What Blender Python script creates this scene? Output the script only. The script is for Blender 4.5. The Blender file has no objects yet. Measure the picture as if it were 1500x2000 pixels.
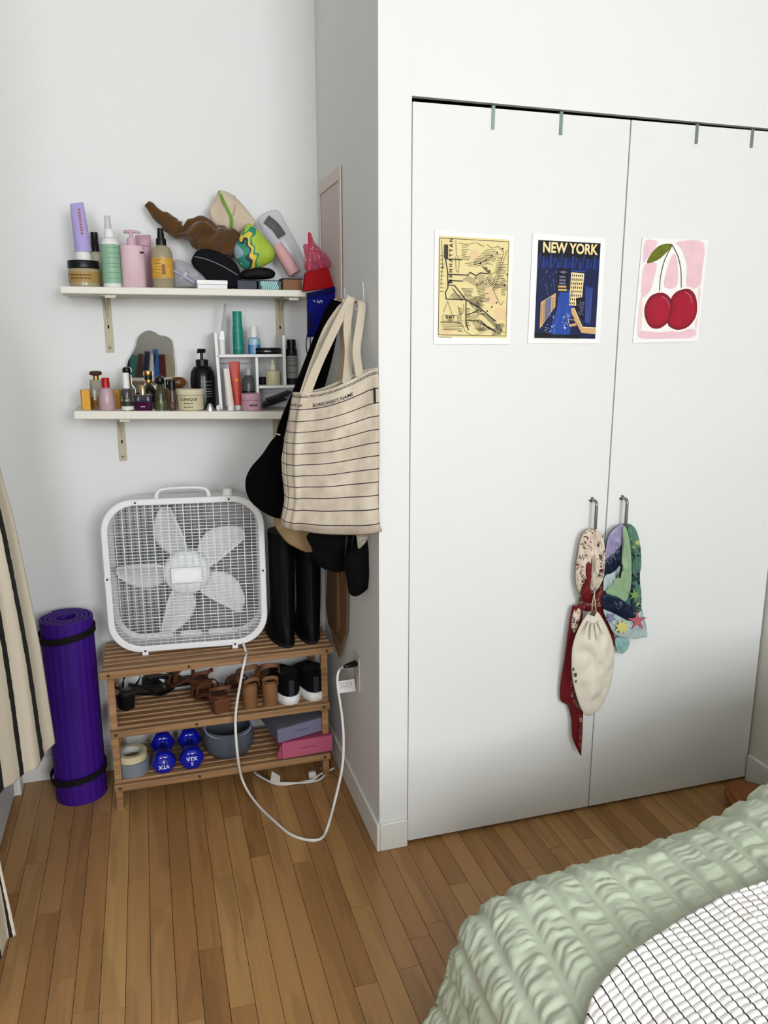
import bpy, math, random
import numpy as np
from mathutils import Vector, Matrix, noise
random.seed(7)
S = bpy.context.scene
COL = S.collection
# ---------------------------------------------------------------- camera
H = 1.55
FPX = 1535.06
RR = np.array([[0.9570545, -0.2899076, -0.0004118],
               [-0.0630467, -0.2067453, -0.9763614],
               [0.2829695, 0.9344570, -0.2161442]])      # rows: right, down, forward
cd = bpy.data.cameras.new('camera'); cam = bpy.data.objects.new('camera', cd); COL.objects.link(cam)
cd.sensor_fit = 'HORIZONTAL'; cd.sensor_width = 36.0; cd.lens = 36.0 * FPX / 1500.0
cd.clip_start = 0.02; cd.clip_end = 50
mw = Matrix.Identity(4)
for i in range(3):
    mw[i][0] = RR[0][i]; mw[i][1] = -RR[1][i]; mw[i][2] = -RR[2][i]
mw[2][3] = H
cam.matrix_world = mw
S.camera = cam
# ---------------------------------------------------------------- light: overcast sky through the window behind the camera, plus an added left window
w = bpy.data.worlds.new('sky'); S.world = w; w.use_nodes = True
bg = w.node_tree.nodes['Background']
bg.inputs[0].default_value = (0.80, 0.90, 1.0, 1); bg.inputs[1].default_value = 2.0
WY, WZ0, WZ1 = -3.00, 1.30, 2.95                             # rear wall windows; the left one is added to brighten the alcove
WINS = ((0.45, 1.90), (-1.60, -0.45))
for wi, (wa, wb_) in enumerate(WINS):
    ld = bpy.data.lights.new('window_daylight', 'AREA'); lo = bpy.data.objects.new('window_daylight', ld); COL.objects.link(lo)
    ld.shape = 'RECTANGLE'; ld.size = wb_ - wa; ld.size_y = WZ1 - WZ0
    ld.energy = 62.0 * (wb_ - wa) * (WZ1 - WZ0) * (1.0 if wi == 0 else 0.9); ld.color = (0.94, 0.962, 1.0)
    lo.location = ((wa + wb_) / 2, WY - 0.02, (WZ0 + WZ1) / 2); lo.rotation_euler = (math.radians(90), 0, 0)
S.view_settings.view_transform = 'Standard'; S.view_settings.look = 'None'
S.view_settings.gamma = 1.0; S.view_settings.use_curve_mapping = False
S.view_settings.exposure = -0.06
# ---------------------------------------------------------------- helpers
def at(u, v, y=None, x=None, z=None):
    """point of the place seen at photo position (u, v) that lies on a plane of known x, y or z"""
    d = np.array([(u - 750) / FPX, (v - 1000) / FPX, 1.0]) @ RR
    t = y / d[1] if y is not None else (x / d[0] if x is not None else (z - H) / d[2])
    return Vector((d[0] * t, d[1] * t, H + d[2] * t))
def atp(u, v, p0, n):
    d = Vector(np.array([(u - 750) / FPX, (v - 1000) / FPX, 1.0]) @ RR)
    c = Vector((0, 0, H)); t = (Vector(p0) - c).dot(Vector(n)) / d.dot(Vector(n))
    return c + d * t
def lin(h):
    h = h.lstrip('#'); r = []
    for i in (0, 2, 4):
        c = int(h[i:i + 2], 16) / 255
        r.append((c / 12.92 if c <= 0.04045 else ((c + 0.055) / 1.055) ** 2.4) ** 1.16)
    return (r[0], r[1], r[2], 1)
MATS = {}
def M(col, rough=0.55, metal=0.0, trans=0.0, var=0.0, vs=20.0, bump=0.0, bs=60.0, alpha=1.0, spec=0.32, sheen=0.0, coat=0.0, st=(1, 1, 1), ior=1.45):
    key = (col, rough, metal, trans, var, vs, bump, bs, alpha, spec, sheen, coat, st)
    if key in MATS: return MATS[key]
    m = bpy.data.materials.new('m_%d' % len(MATS)); m.use_nodes = True; MATS[key] = m
    nt = m.node_tree; b = nt.nodes['Principled BSDF']
    b.inputs['Base Color'].default_value = lin(col)
    b.inputs['Roughness'].default_value = rough; b.inputs['Metallic'].default_value = metal
    b.inputs['Transmission Weight'].default_value = trans; b.inputs['Alpha'].default_value = alpha
    b.inputs['Specular IOR Level'].default_value = spec; b.inputs['Sheen Weight'].default_value = sheen
    b.inputs['Coat Weight'].default_value = coat; b.inputs['IOR'].default_value = ior
    if var or bump:
        g = nt.nodes.new('ShaderNodeNewGeometry'); mp = nt.nodes.new('ShaderNodeMapping')
        mp.inputs['Scale'].default_value = st; nt.links.new(g.outputs['Position'], mp.inputs[0])
        if var:
            n = nt.nodes.new('ShaderNodeTexNoise'); n.inputs['Scale'].default_value = vs; n.inputs['Detail'].default_value = 4
            nt.links.new(mp.outputs[0], n.inputs['Vector'])
            r = nt.nodes.new('ShaderNodeMapRange'); r.inputs[1].default_value = 0.3; r.inputs[2].default_value = 0.7
            r.inputs[3].default_value = 1 - var; r.inputs[4].default_value = 1 + var
            nt.links.new(n.outputs[0], r.inputs[0])
            mx = nt.nodes.new('ShaderNodeVectorMath'); mx.operation = 'SCALE'
            mx.inputs[0].default_value = lin(col)[:3]; nt.links.new(r.outputs[0], mx.inputs['Scale'])
            nt.links.new(mx.outputs[0], b.inputs['Base Color'])
        if bump:
            n2 = nt.nodes.new('ShaderNodeTexNoise'); n2.inputs['Scale'].default_value = bs; n2.inputs['Detail'].default_value = 3
            nt.links.new(mp.outputs[0], n2.inputs['Vector'])
            bp = nt.nodes.new('ShaderNodeBump'); bp.inputs['Strength'].default_value = bump; bp.inputs['Distance'].default_value = 0.004
            nt.links.new(n2.outputs[0], bp.inputs['Height']); nt.links.new(bp.outputs[0], b.inputs['Normal'])
    return m
LOC = {}
def meta(o, label=None, cat=None, group=None, kind=None):
    if label: o['label'] = label
    if cat: o['category'] = cat
    if group: o['group'] = group
    if kind: o['kind'] = kind
    return o
def thing(name, label, cat, loc=(0, 0, 0), rz=0.0, group=None, kind=None):
    o = bpy.data.objects.new(name, None); COL.objects.link(o); o.location = loc; o.rotation_euler = (0, 0, rz)
    o.empty_display_size = 0.03
    LOC[o.name] = Vector(loc)
    return meta(o, label, cat, group, kind)
class MB:
    def __init__(s): s.v = []; s.f = []; s.mi = []; s.uv = None
    def add(s, vs, fs, mi=0):
        n = len(s.v); s.v += [tuple(p) for p in vs]
        for f in fs: s.f.append(tuple(i + n for i in f)); s.mi.append(mi)
        return s
    def box(s, a, b, mi=0, rot=None, piv=None):
        x0, y0, z0 = a; x1, y1, z1 = b
        vs = [Vector(p) for p in ((x0, y0, z0), (x1, y0, z0), (x1, y1, z0), (x0, y1, z0), (x0, y0, z1), (x1, y0, z1), (x1, y1, z1), (x0, y1, z1))]
        if rot is not None:
            c = Vector(piv) if piv is not None else (Vector(a) + Vector(b)) / 2
            vs = [rot @ (p - c) + c for p in vs]
        return s.add(vs, [(0, 3, 2, 1), (4, 5, 6, 7), (0, 1, 5, 4), (1, 2, 6, 5), (2, 3, 7, 6), (3, 0, 4, 7)], mi)
    def hexa(s, bot, top, mi=0):
        return s.add(list(bot) + list(top), [(3, 2, 1, 0), (4, 5, 6, 7), (0, 1, 5, 4), (1, 2, 6, 5), (2, 3, 7, 6), (3, 0, 4, 7)], mi)
    def lathe(s, prof, c=(0, 0, 0), seg=28, mi=0, fx=1.0, fy=1.0, rot=None, sq=2.0):
        """prof: list of (r, z) bottom to top; closed at both ends; sq > 2 gives a squarish section"""
        c = Vector(c); vs = []; fs = []
        for r, z in prof:
            for k in range(seg):
                a = 2 * math.pi * k / seg; ca, sa = math.cos(a), math.sin(a)
                q = (abs(ca) ** sq + abs(sa) ** sq) ** (-1.0 / sq)
                p = Vector((r * ca * q * fx, r * sa * q * fy, z))
                if rot is not None: p = rot @ p
                vs.append(c + p)
        n = len(prof)
        for i in range(n - 1):
            for k in range(seg):
                k2 = (k + 1) % seg
                fs.append((i * seg + k, i * seg + k2, (i + 1) * seg + k2, (i + 1) * seg + k))
        fs.append(tuple(reversed(range(seg)))); fs.append(tuple((n - 1) * seg + k for k in range(seg)))
        return s.add(vs, fs, mi)
    def tube(s, path, r, seg=10, mi=0, closed=False, ry=None):
        path = [Vector(p) for p in path]; n = len(path); vs = []; fs = []
        t0 = (path[1] - path[0]).normalized()
        up = Vector((0, 0, 1)) if abs(t0.z) < 0.9 else Vector((1, 0, 0))
        nn = (up - t0 * up.dot(t0)).normalized()
        for i, p in enumerate(path):
            if closed: t = (path[(i + 1) % n] - path[i - 1])
            else: t = path[min(i + 1, n - 1)] - path[max(i - 1, 0)]
            t.normalize(); nn = (nn - t * nn.dot(t)).normalized(); b = t.cross(nn)
            rr = r[i] if isinstance(r, (list, tuple)) else r
            r2 = rr if ry is None else (ry[i] if isinstance(ry, (list, tuple)) else ry)
            for k in range(seg):
                a = 2 * math.pi * k / seg
                vs.append(p + nn * (rr * math.cos(a)) + b * (r2 * math.sin(a)))
        m = n if closed else n - 1
        for i in range(m):
            for k in range(seg):
                j = (i + 1) % n; k2 = (k + 1) % seg
                fs.append((i * seg + k, i * seg + k2, j * seg + k2, j * seg + k))
        if not closed:
            fs.append(tuple(reversed(range(seg)))); fs.append(tuple((n - 1) * seg + k for k in range(seg)))
        return s.add(vs, fs, mi)
    def prism(s, poly, d, mi=0):
        """poly: 3-D polygon, extruded by the vector d"""
        n = len(poly); d = Vector(d); p = [Vector(q) for q in poly]
        fs = [tuple(range(n)), tuple(reversed(range(n, 2 * n)))]
        for i in range(n): j = (i + 1) % n; fs.append((j, i, n + i, n + j))
        return s.add(p + [q + d for q in p], fs, mi)
    def ring(s, outer, inner, d, mi=0):
        n = len(outer); d = Vector(d); o = [Vector(q) for q in outer]; i_ = [Vector(q) for q in inner]
        vs = o + i_ + [q + d for q in o] + [q + d for q in i_]; fs = []
        for k in range(n):
            j = (k + 1) % n
            fs += [(k, j, n + j, n + k), (2 * n + j, 2 * n + k, 3 * n + k, 3 * n + j), (j, k, 2 * n + k, 2 * n + j), (n + k, n + j, 3 * n + j, 3 * n + k)]
        return s.add(vs, fs, mi)
    def grid(s, fn, nu, nv, mi=0, uv=True, mif=None):
        n0 = len(s.v); vs = []; fs = []
        for j in range(nv + 1):
            for i in range(nu + 1): vs.append(fn(i / nu, j / nv))
        for j in range(nv):
            for i in range(nu):
                a = j * (nu + 1) + i; fs.append((a, a + 1, a + nu + 2, a + nu + 1))
        s.add(vs, fs, mi)
        if uv:
            if s.uv is None: s.uv = {}
            for j in range(nv + 1):
                for i in range(nu + 1): s.uv[n0 + j * (nu + 1) + i] = (i / nu, j / nv)
        return s
    def mesh(s, name, mats, L=None, smooth=False):
        me = bpy.data.meshes.new(name)
        v = s.v if L is None else [(p[0] - L.x, p[1] - L.y, p[2] - L.z) for p in s.v]
        me.from_pydata(v, [], s.f)
        for m in mats: me.materials.append(m)
        if any(s.mi): me.polygons.foreach_set('material_index', s.mi)
        if s.uv is not None:
            ul = me.uv_layers.new(name='UVMap')
            for lp in me.loops: ul.data[lp.index].uv = s.uv.get(lp.vertex_index, (0, 0))
        if smooth:
            me.polygons.foreach_set('use_smooth', [True] * len(me.polygons))
        me.update()
        return me
    def build(s, name, mat, parent=None, smooth=False, bevel=0.0, solid=0.0, sub=0, local=False, sharp=None, fix=False, bseg=2):
        mats = mat if isinstance(mat, (list, tuple)) else [mat]
        if parent is not None: L = None if local else LOC[parent.name]
        else:
            a = np.array(s.v); L = Vector(((a[:, 0].min() + a[:, 0].max()) / 2, (a[:, 1].min() + a[:, 1].max()) / 2, a[:, 2].min()))
        me = s.mesh(name, mats, L, smooth)
        if fix:
            import bmesh
            bm = bmesh.new(); bm.from_mesh(me); bmesh.ops.remove_doubles(bm, verts=bm.verts, dist=1e-5)
            bmesh.ops.recalc_face_normals(bm, faces=bm.faces); bm.to_mesh(me); bm.free()
        o = bpy.data.objects.new(name, me); COL.objects.link(o)
        if parent is not None: o.parent = parent; LOC[o.name] = LOC[parent.name]
        else: o.location = L; LOC[o.name] = L
        if smooth and sharp: me.set_sharp_from_angle(angle=math.radians(sharp))
        if solid:
            md = o.modifiers.new('solid', 'SOLIDIFY'); md.thickness = solid; md.offset = 0
        if bevel:
            md = o.modifiers.new('bevel', 'BEVEL'); md.width = bevel; md.segments = bseg; md.limit_method = 'ANGLE'; md.angle_limit = math.radians(40)
        if sub:
            md = o.modifiers.new('sub', 'SUBSURF'); md.levels = sub; md.render_levels = sub
        return o
def crom(pts, n=8, closed=False):
    """Catmull-Rom through pts"""
    P = [Vector(p) for p in pts]; out = []; m = len(P)
    for i in range(m if closed else m - 1):
        if closed: a, b, c, d = P[i - 1], P[i], P[(i + 1) % m], P[(i + 2) % m]
        else: a, b, c, d = P[max(i - 1, 0)], P[i], P[i + 1], P[min(i + 2, m - 1)]
        for k in range(n):
            t = k / n
            out.append(0.5 * ((2 * b) + (c - a) * t + (2 * a - 5 * b + 4 * c - d) * t * t + (3 * b - a - 3 * c + d) * t ** 3))
    if not closed: out.append(P[-1])
    return out
def pillow(mb, outline, front, back, nrm=(0, -1, 0), rings=9, wr=0.0, ws=18.0, mi=0, sharp=2.0, n=5, seed=0.0, uvb=None, fold=None):
    """inflated pouch: closed outline, bulging `front` along nrm and `back` against it"""
    P = crom(outline, n, True) if n > 1 else [Vector(p) for p in outline]
    N = Vector(nrm).normalized(); c = sum(P, Vector()) / len(P); m = len(P)
    n0 = len(mb.v); vs = []; fs = []
    def foldf(p):
        amp, fr, dr = fold; q = p.dot(dr)
        return amp * math.sin(q * fr + 2.2 * noise.noise(p * 14 + Vector((seed, 0, 0))) + seed)
    def ringpts(t, side):
        k = (1 - t ** sharp) ** (1 / sharp) if t < 1 else 0.0     # t: 1 at rim, 0 at centre
        return [c + (p - c) * t + N * (k * (front if side > 0 else -back)
                + (wr * noise.noise((p * t + c * (1 - t)) * ws + Vector((seed, seed * 2, side))) * min(1, 3 * (1 - t)) if wr else 0) + (foldf(c + (p - c) * t) * min(1, 4 * (1 - t)) if fold else 0)) for p in P]
    ts = [math.sin(math.pi / 2 * (1 - i / rings)) for i in range(rings)]
    vs += ringpts(1, 1)
    for t in ts[1:]: vs += ringpts(t, 1)
    vs.append(c + N * front)
    for i in range(rings - 1):
        for k in range(m): fs.append((i * m + k, i * m + (k + 1) % m, (i + 1) * m + (k + 1) % m, (i + 1) * m + k))
    cf = rings * m
    for k in range(m): fs.append(((rings - 1) * m + k, (rings - 1) * m + (k + 1) % m, cf))
    b0 = len(vs)
    for t in ts[1:]: vs += ringpts(t, -1)
    vs.append(c - N * back)
    def bi(i, k): return k if i == 0 else b0 + (i - 1) * m + k
    for i in range(rings - 1):
        for k in range(m): fs.append((bi(i, (k + 1) % m), bi(i, k), bi(i + 1, k), bi(i + 1, (k + 1) % m)))
    cb = len(vs) - 1
    for k in range(m): fs.append((bi(rings - 1, (k + 1) % m), bi(rings - 1, k), cb))
    mb.add(vs, fs, mi)
    if uvb is not None:
        if mb.uv is None: mb.uv = {}
        ax, ay = uvb
        xs = [v.dot(ax) for v in vs]; ys = [v.dot(ay) for v in vs]
        x0, x1, y0, y1 = min(xs), max(xs), min(ys), max(ys)
        for i in range(len(vs)): mb.uv[n0 + i] = ((xs[i] - x0) / (x1 - x0), (ys[i] - y0) / (y1 - y0))
    return mb
def ribbon(mb, path, width, side, thick=0.003, n=8, mi=0, smooth=True):
    """flat strap along path; side: width direction (a vector or one per point)"""
    P = crom(path, n) if smooth else [Vector(p) for p in path]
    vs = []; fs = []; m = len(P)
    for i, p in enumerate(P):
        t = (P[min(i + 1, m - 1)] - P[max(i - 1, 0)]).normalized()
        sd = Vector(side(i / (m - 1))) if callable(side) else Vector(side)
        sd = (sd - t * sd.dot(t)).normalized(); nn = t.cross(sd)
        wd = width(i / (m - 1)) if callable(width) else width
        for a, b in ((-1, -1), (1, -1), (1, 1), (-1, 1)): vs.append(p + sd * (a * wd / 2) + nn * (b * thick / 2))
    for i in range(m - 1):
        for k in range(4): k2 = (k + 1) % 4; fs.append((i * 4 + k, i * 4 + k2, (i + 1) * 4 + k2, (i + 1) * 4 + k))
    fs.append((3, 2, 1, 0)); fs.append(tuple((m - 1) * 4 + k for k in range(4)))
    return mb.add(vs, fs, mi)
def text_geo(txt, size=1.0, bold=0.0, align='CENTER', spacing=1.0):
    """flat letters: (list of 2-D points, faces)"""
    cu = bpy.data.curves.new('t', 'FONT'); cu.body = txt; cu.size = size; cu.align_x = align; cu.align_y = 'CENTER'
    cu.offset = bold * size; cu.space_character = spacing; cu.resolution_u = 3
    o = bpy.data.objects.new('t', cu); COL.objects.link(o)
    dg = bpy.context.evaluated_depsgraph_get(); dg.update()
    me = bpy.data.meshes.new_from_object(o.evaluated_get(dg))
    vs = [(p.co.x, p.co.y) for p in me.vertices]; fs = [tuple(p.vertices) for p in me.polygons]
    bpy.data.objects.remove(o); bpy.data.curves.remove(cu); bpy.data.meshes.remove(me)
    return vs, fs
def lettering(parent, txt, mat, c, ex, ey, size, bold=0.0, lift=0.0008, name='lettering', fn=None, local=False, align='CENTER', spacing=1.0):
    vs, fs = text_geo(txt, size, bold, align, spacing)
    mb = MB()
    if fn: P = [fn(x, y) for x, y in vs]
    else:
        c = Vector(c); ex = Vector(ex).normalized(); ey = Vector(ey).normalized(); n = ex.cross(ey)
        P = [c + ex * x + ey * y + n * lift for x, y in vs]
    mb.add(P, fs)
    return mb.build(name, mat, parent, local=local)
class Draw:
    """flat print on a card: coordinates 0..1 from the top left corner"""
    def __init__(s, o, ex, ey, w, h):
        s.o = Vector(o); s.ex = Vector(ex); s.ey = Vector(ey); s.w = w; s.h = h; s.n = s.ey.cross(s.ex).normalized()
        s.mb = MB(); s.mats = []; s.k = 0
    def idx(s, mat):
        if mat not in s.mats: s.mats.append(mat)
        return s.mats.index(mat)
    def P(s, x, y): return s.o + s.ex * (x * s.w) + s.ey * (y * s.h) + s.n * (0.0002 + s.k * 0.00001)
    def poly(s, pts, mat):
        s.k += 1; s.mb.add([s.P(*p) for p in pts], [tuple(range(len(pts)))], s.idx(mat)); return s
    def rect(s, x0, y0, x1, y1, mat): return s.poly([(x0, y0), (x0, y1), (x1, y1), (x1, y0)], mat)
    def ell(s, cx, cy, rx, ry, mat, n=28, a0=0.0):
        return s.poly([(cx + rx * math.cos(-2 * math.pi * k / n + a0), cy + ry * math.sin(-2 * math.pi * k / n + a0)) for k in range(n)], mat)
    def line(s, pts, wd, mat):
        """wd in metres"""
        s.k += 1; m = s.idx(mat)
        for (x0, y0), (x1, y1) in zip(pts, pts[1:]):
            a = s.P(x0, y0); b = s.P(x1, y1); d = b - a
            if d.length < 1e-6: continue
            d.normalize(); q = d.cross(s.n) * (wd / 2); e = d * (wd * 0.3)
            s.mb.add([a - q - e, b - q + e, b + q + e, a + q - e], [(0, 1, 2, 3)], m)
        return s
    def text(s, txt, x, y, size, mat, bold=0.0, rot=0.0, align='CENTER', spacing=1.0, sx=1.0):
        s.k += 1; vs, fs = text_geo(txt, size, bold, align, spacing); c = s.P(x, y); ca, sa = math.cos(rot), math.sin(rot)
        s.mb.add([c + s.ex * (a * sx * ca - b * sa) - s.ey * (a * sx * sa + b * ca) for a, b in vs], fs, s.idx(mat)); return s
    def build(s, parent, name='print'): return s.mb.build(name, s.mats, parent)
def dup(root, loc, rz=None, label=None):
    r = root.copy(); COL.objects.link(r); r.location = loc
    if rz is not None: r.rotation_euler = (0, 0, rz)
    if label: r['label'] = label
    for ch in list(root.children):
        c = ch.copy(); COL.objects.link(c); c.parent = r
        for g in list(ch.children):
            d = g.copy(); COL.objects.link(d); d.parent = c
    return r
def RX(a): return Matrix.Rotation(a, 3, 'X')
def RY(a): return Matrix.Rotation(a, 3, 'Y')
def RZ(a): return Matrix.Rotation(a, 3, 'Z')
def rad(d): return math.radians(d)
# ---------------------------------------------------------------- the setting
XL, XS, XR, YC, YB, ZC = -0.51, 0.611, 1.992, 2.067, 2.80, 3.10     # left wall, alcove side wall, right wall, closet front, back wall, ceiling
WALL = M('#dedfdd', 0.7, var=0.012, vs=3, bump=0.05, bs=220)
SIDEW = M('#d6d4cc', 0.7, var=0.015, vs=3, bump=0.05, bs=220)
TRIM = M('#dfdfda', 0.45, bump=0.03, bs=90)
DOORM = M('#dcdddb', 0.5, var=0.01, vs=4, bump=0.04, bs=160)
CLOSET_SHADE = M('#2a2724', 0.9)  # near-black closet interior paints in the shade behind the door gaps
def struct(name, mb, mat, bevel=0.0, parent=None, **k):
    o = mb.build(name, mat, parent, bevel=bevel, **k)
    if parent is None: o['kind'] = 'structure'
    return o
DL, DM, DR, DT = 0.7005, 1.3455, 1.986, 2.152      # closet opening: left, middle seam, right, top
struct('wall_back', MB().box((XL - 0.1, YB, 0), (XS, YB + 0.1, ZC)), WALL)
struct('wall_alcove', MB().box((XS, YC, 0), (XS + 0.085, YB + 0.1, ZC)), WALL)
struct('wall_closet', MB().box((XS + 0.0851, YC, 0), (DL, YC + 0.1, ZC)).box((DL, YC, DT), (XR, YC + 0.018, ZC)), WALL)
struct('wall_closet_inside', MB().box((XS + 0.085, YB, 0), (XR, YB + 0.1, ZC)).box((XS + 0.086, YC + 0.019, DT + 0.10), (XR, YB, DT + 0.13)), CLOSET_SHADE)
struct('wall_right', MB().box((XR, WY, 0), (XR + 0.1, YB + 0.1, ZC)), SIDEW)
XF = -1.75                                            # room widened on the left, out of view, to admit the added window's light
LW = MB().box((XL - 0.1, 1.50, 0), (XL, 1.84, ZC)).box((XL - 0.1, 1.84, 2.06), (XL, 2.715, ZC)).box((XL - 0.1, 2.715, 0), (XL, YB, ZC))
struct('wall_left', LW, WALL)
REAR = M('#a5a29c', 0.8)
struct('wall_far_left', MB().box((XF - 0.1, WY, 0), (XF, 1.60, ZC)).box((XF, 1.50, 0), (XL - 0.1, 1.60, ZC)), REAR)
RW = MB(); (a0, a1), (b0, b1) = WINS
for x0, x1 in ((XF - 0.1, b0), (b1, a0), (a1, XR + 0.1)): RW.box((x0, WY - 0.1, 0), (x1, WY, ZC))
for x0, x1 in WINS: RW.box((x0, WY - 0.1, 0), (x1, WY, WZ0)).box((x0, WY - 0.1, WZ1), (x1, WY, ZC))
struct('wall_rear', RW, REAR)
struct('ceiling', MB().box((XF - 0.1, WY - 0.1, ZC), (XR + 0.1, YB + 0.1, ZC + 0.1)), M('#e6e6e4', 0.8))
# window frames of the rear wall (behind the camera; the left one is added)
for wi, (x0, x1) in enumerate(WINS):
    wf = MB()
    for a, b in (((x0, WZ0), (x0 + 0.04, WZ1)), ((x1 - 0.04, WZ0), (x1, WZ1)), ((x0, WZ0), (x1, WZ0 + 0.04)), ((x0, WZ1 - 0.04), (x1, WZ1)), ((x0, 2.10), (x1, 2.14))):
        wf.box((a[0], WY, a[1]), (b[0], WY + 0.03, b[1]))
    struct('window_%d' % (wi + 1), wf, TRIM, 0.003)
# baseboards (with a small step at the top)
def bb(name, p0, p1, nx, ny, h=0.092, t=0.011):
    """along p0->p1, standing out by t along (nx, ny)"""
    mb = MB()
    def seg(t_, z0, z1):
        x0, x1 = sorted((p0[0], p1[0])); y0, y1 = sorted((p0[1], p1[1]))
        if nx > 0: x1 += t_
        if nx < 0: x0 -= t_
        if ny > 0: y1 += t_
        if ny < 0: y0 -= t_
        mb.box((x0, y0, z0), (x1, y1, z1))
    seg(t, 0.0, h)
    return struct(name, mb, TRIM, 0.003)
bb('baseboard_back', (XL, YB), (XS - 0.0115, YB), 0, -1)
bb('baseboard_alcove', (XS, YC - 0.011), (XS, YB - 0.0115), -1, 0)
bb('baseboard_pillar', (XS + 0.0005, YC), (DL - 0.001, YC), 0, -1)
bb('baseboard_right', (XR, 0.2), (XR, YC - 0.003), -1, 0, h=0.10, t=0.014)
# closet doors
def cdoor(name, x0, x1):
    return struct(name, MB().hexa([Vector(p) for p in ((x0, YC + 0.001, 0.010), (x1, YC + 0.001, 0.010), (x1, YC + 0.036, 0.010), (x0, YC + 0.036, 0.010))], [Vector((x, y, DT - 0.0125 + 0.0042 * (x - DL))) for x, y in ((x0, YC + 0.001), (x1, YC + 0.001), (x1, YC + 0.036), (x0, YC + 0.036))]), DOORM, 0.002)
door1 = cdoor('door_1', DL + 0.003, DM - 0.0018)
door2 = cdoor('door_2', DM + 0.0018, DR - 0.002)
STEEL = M('#8f9190', 0.28, 1.0)
def dhandle(par, x):
    zt = 1.068; yy = YC - 0.030
    path = [(x, YC + 0.002, zt), (x, YC - 0.012, zt)] + [(x, yy + 0.012 * (1 - math.sin(a)), zt - 0.012 * (1 - math.cos(a))) for a in [math.pi / 2 * k / 6 for k in range(1, 7)]]
    low = [(p[0], p[1], 2 * (zt - 0.075) - p[2]) for p in reversed(path)]
    mb = MB().tube(path + low, 0.0048, 12)
    for z in (zt, zt - 0.15): mb.lathe([(0.0085, 0), (0.0085, 0.002), (0.006, 0.003)], (x, YC + 0.001, z), 16, rot=RX(math.pi / 2))
    o = mb.build('door_handle', STEEL, par, smooth=True, sharp=40); o['label'] = 'brushed steel bar handle'
    return o
dhandle(door1, 1.288); dhandle(door2, 1.394)
# left door and its casing next to the back corner
d3 = struct('door_3', MB().box((XL - 0.045, 1.845, 0.012), (XL - 0.004, 2.708, 2.055)), M('#c9cbd0', 0.5), 0.003)
MB().lathe([(0.012, 0), (0.012, 0.03), (0.026, 0.04), (0.026, 0.06), (0.015, 0.068)], (XL - 0.005, 1.91, 0.98), 20, rot=RY(math.pi / 2)).build('door_knob', STEEL, d3, smooth=True, sharp=40)
struct('trim_1', MB().box((XL, 2.712, 0), (XL + 0.016, 2.768, 2.1)), TRIM, 0.003)
struct('trim_2', MB().box((XL, 1.78, 0), (XL + 0.016, 1.842, 2.1)), TRIM, 0.003)
# floor: base slab and planks
FBASE = M('#3a2614', 0.8)
floor = struct('floor', MB().box((XF - 0.1, WY - 0.1, -0.06), (XR + 0.1, YB + 0.1, -0.0125)), FBASE)
LOC[floor.name] = floor.location.copy()
def wood_floor():
    m = bpy.data.materials.new('oak_floor'); m.use_nodes = True; nt = m.node_tree; b = nt.nodes['Principled BSDF']; N = nt.nodes.new; Lk = nt.links.new
    oi = N('ShaderNodeObjectInfo'); g = N('ShaderNodeNewGeometry')
    # each plank shifts the grain to its own place
    ad = N('ShaderNodeVectorMath'); ad.operation = 'MULTIPLY_ADD'
    cx = N('ShaderNodeCombineXYZ'); Lk(oi.outputs['Random'], cx.inputs[0]); Lk(oi.outputs['Random'], cx.inputs[2])
    ad.inputs[1].default_value = (13.0, 3.0, 31.0); Lk(cx.outputs[0], ad.inputs[0]); Lk(g.outputs['Position'], ad.inputs[2])
    mp = N('ShaderNodeMapping'); mp.inputs['Scale'].default_value = (34, 1.6, 4); Lk(ad.outputs[0], mp.inputs[0])
    n1 = N('ShaderNodeTexNoise'); n1.inputs['Scale'].default_value = 1.6; n1.inputs['Detail'].default_value = 6; n1.inputs['Distortion'].default_value = 0.6; Lk(mp.outputs[0], n1.inputs[0])
    mp2 = N('ShaderNodeMapping'); mp2.inputs['Scale'].default_value = (11, 1.1, 2); Lk(ad.outputs[0], mp2.inputs[0])
    n2 = N('ShaderNodeTexNoise'); n2.inputs['Scale'].default_value = 1.5; n2.inputs['Detail'].default_value = 2; n2.inputs['Distortion'].default_value = 0.4; Lk(mp2.outputs[0], n2.inputs[0])
    r = N('ShaderNodeValToRGB'); e = r.color_ramp.elements
    e[0].position = 0.0; e[0].color = lin('#977145'); e[1].position = 1.0; e[1].color = lin('#bf9c68')
    for p, c in ((0.15, '#ac865a'), (0.5, '#b28d5e'), (0.85, '#a37b4f')): q = e.new(p); q.color = lin(c)
    Lk(oi.outputs['Random'], r.inputs[0])
    m1 = N('ShaderNodeMapRange'); m1.inputs[1].default_value = 0.3; m1.inputs[2].default_value = 0.72; m1.inputs[3].default_value = 1.07; m1.inputs[4].default_value = 0.90; Lk(n1.outputs[0], m1.inputs[0])
    st = N('ShaderNodeMapRange'); st.interpolation_type = 'SMOOTHSTEP'; st.inputs[1].default_value = 0.53; st.inputs[2].default_value = 0.57; st.inputs[3].default_value = 1.0; st.inputs[4].default_value = 0.84; Lk(n2.outputs[0], st.inputs[0])
    mm = N('ShaderNodeMath'); mm.operation = 'MULTIPLY'; Lk(m1.outputs[0], mm.inputs[0]); Lk(st.outputs[0], mm.inputs[1])
    sc = N('ShaderNodeVectorMath'); sc.operation = 'SCALE'; Lk(r.outputs[0], sc.inputs[0]); Lk(mm.outputs[0], sc.inputs['Scale'])
    Lk(sc.outputs[0], b.inputs['Base Color'])
    b.inputs['Roughness'].default_value = 0.36; b.inputs['Specular IOR Level'].default_value = 0.4
    bp = N('ShaderNodeBump'); bp.inputs['Strength'].default_value = 0.06; bp.inputs['Distance'].default_value = 0.002; Lk(n1.outputs[0], bp.inputs['Height']); Lk(bp.outputs[0], b.inputs['Normal'])
    return m
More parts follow.
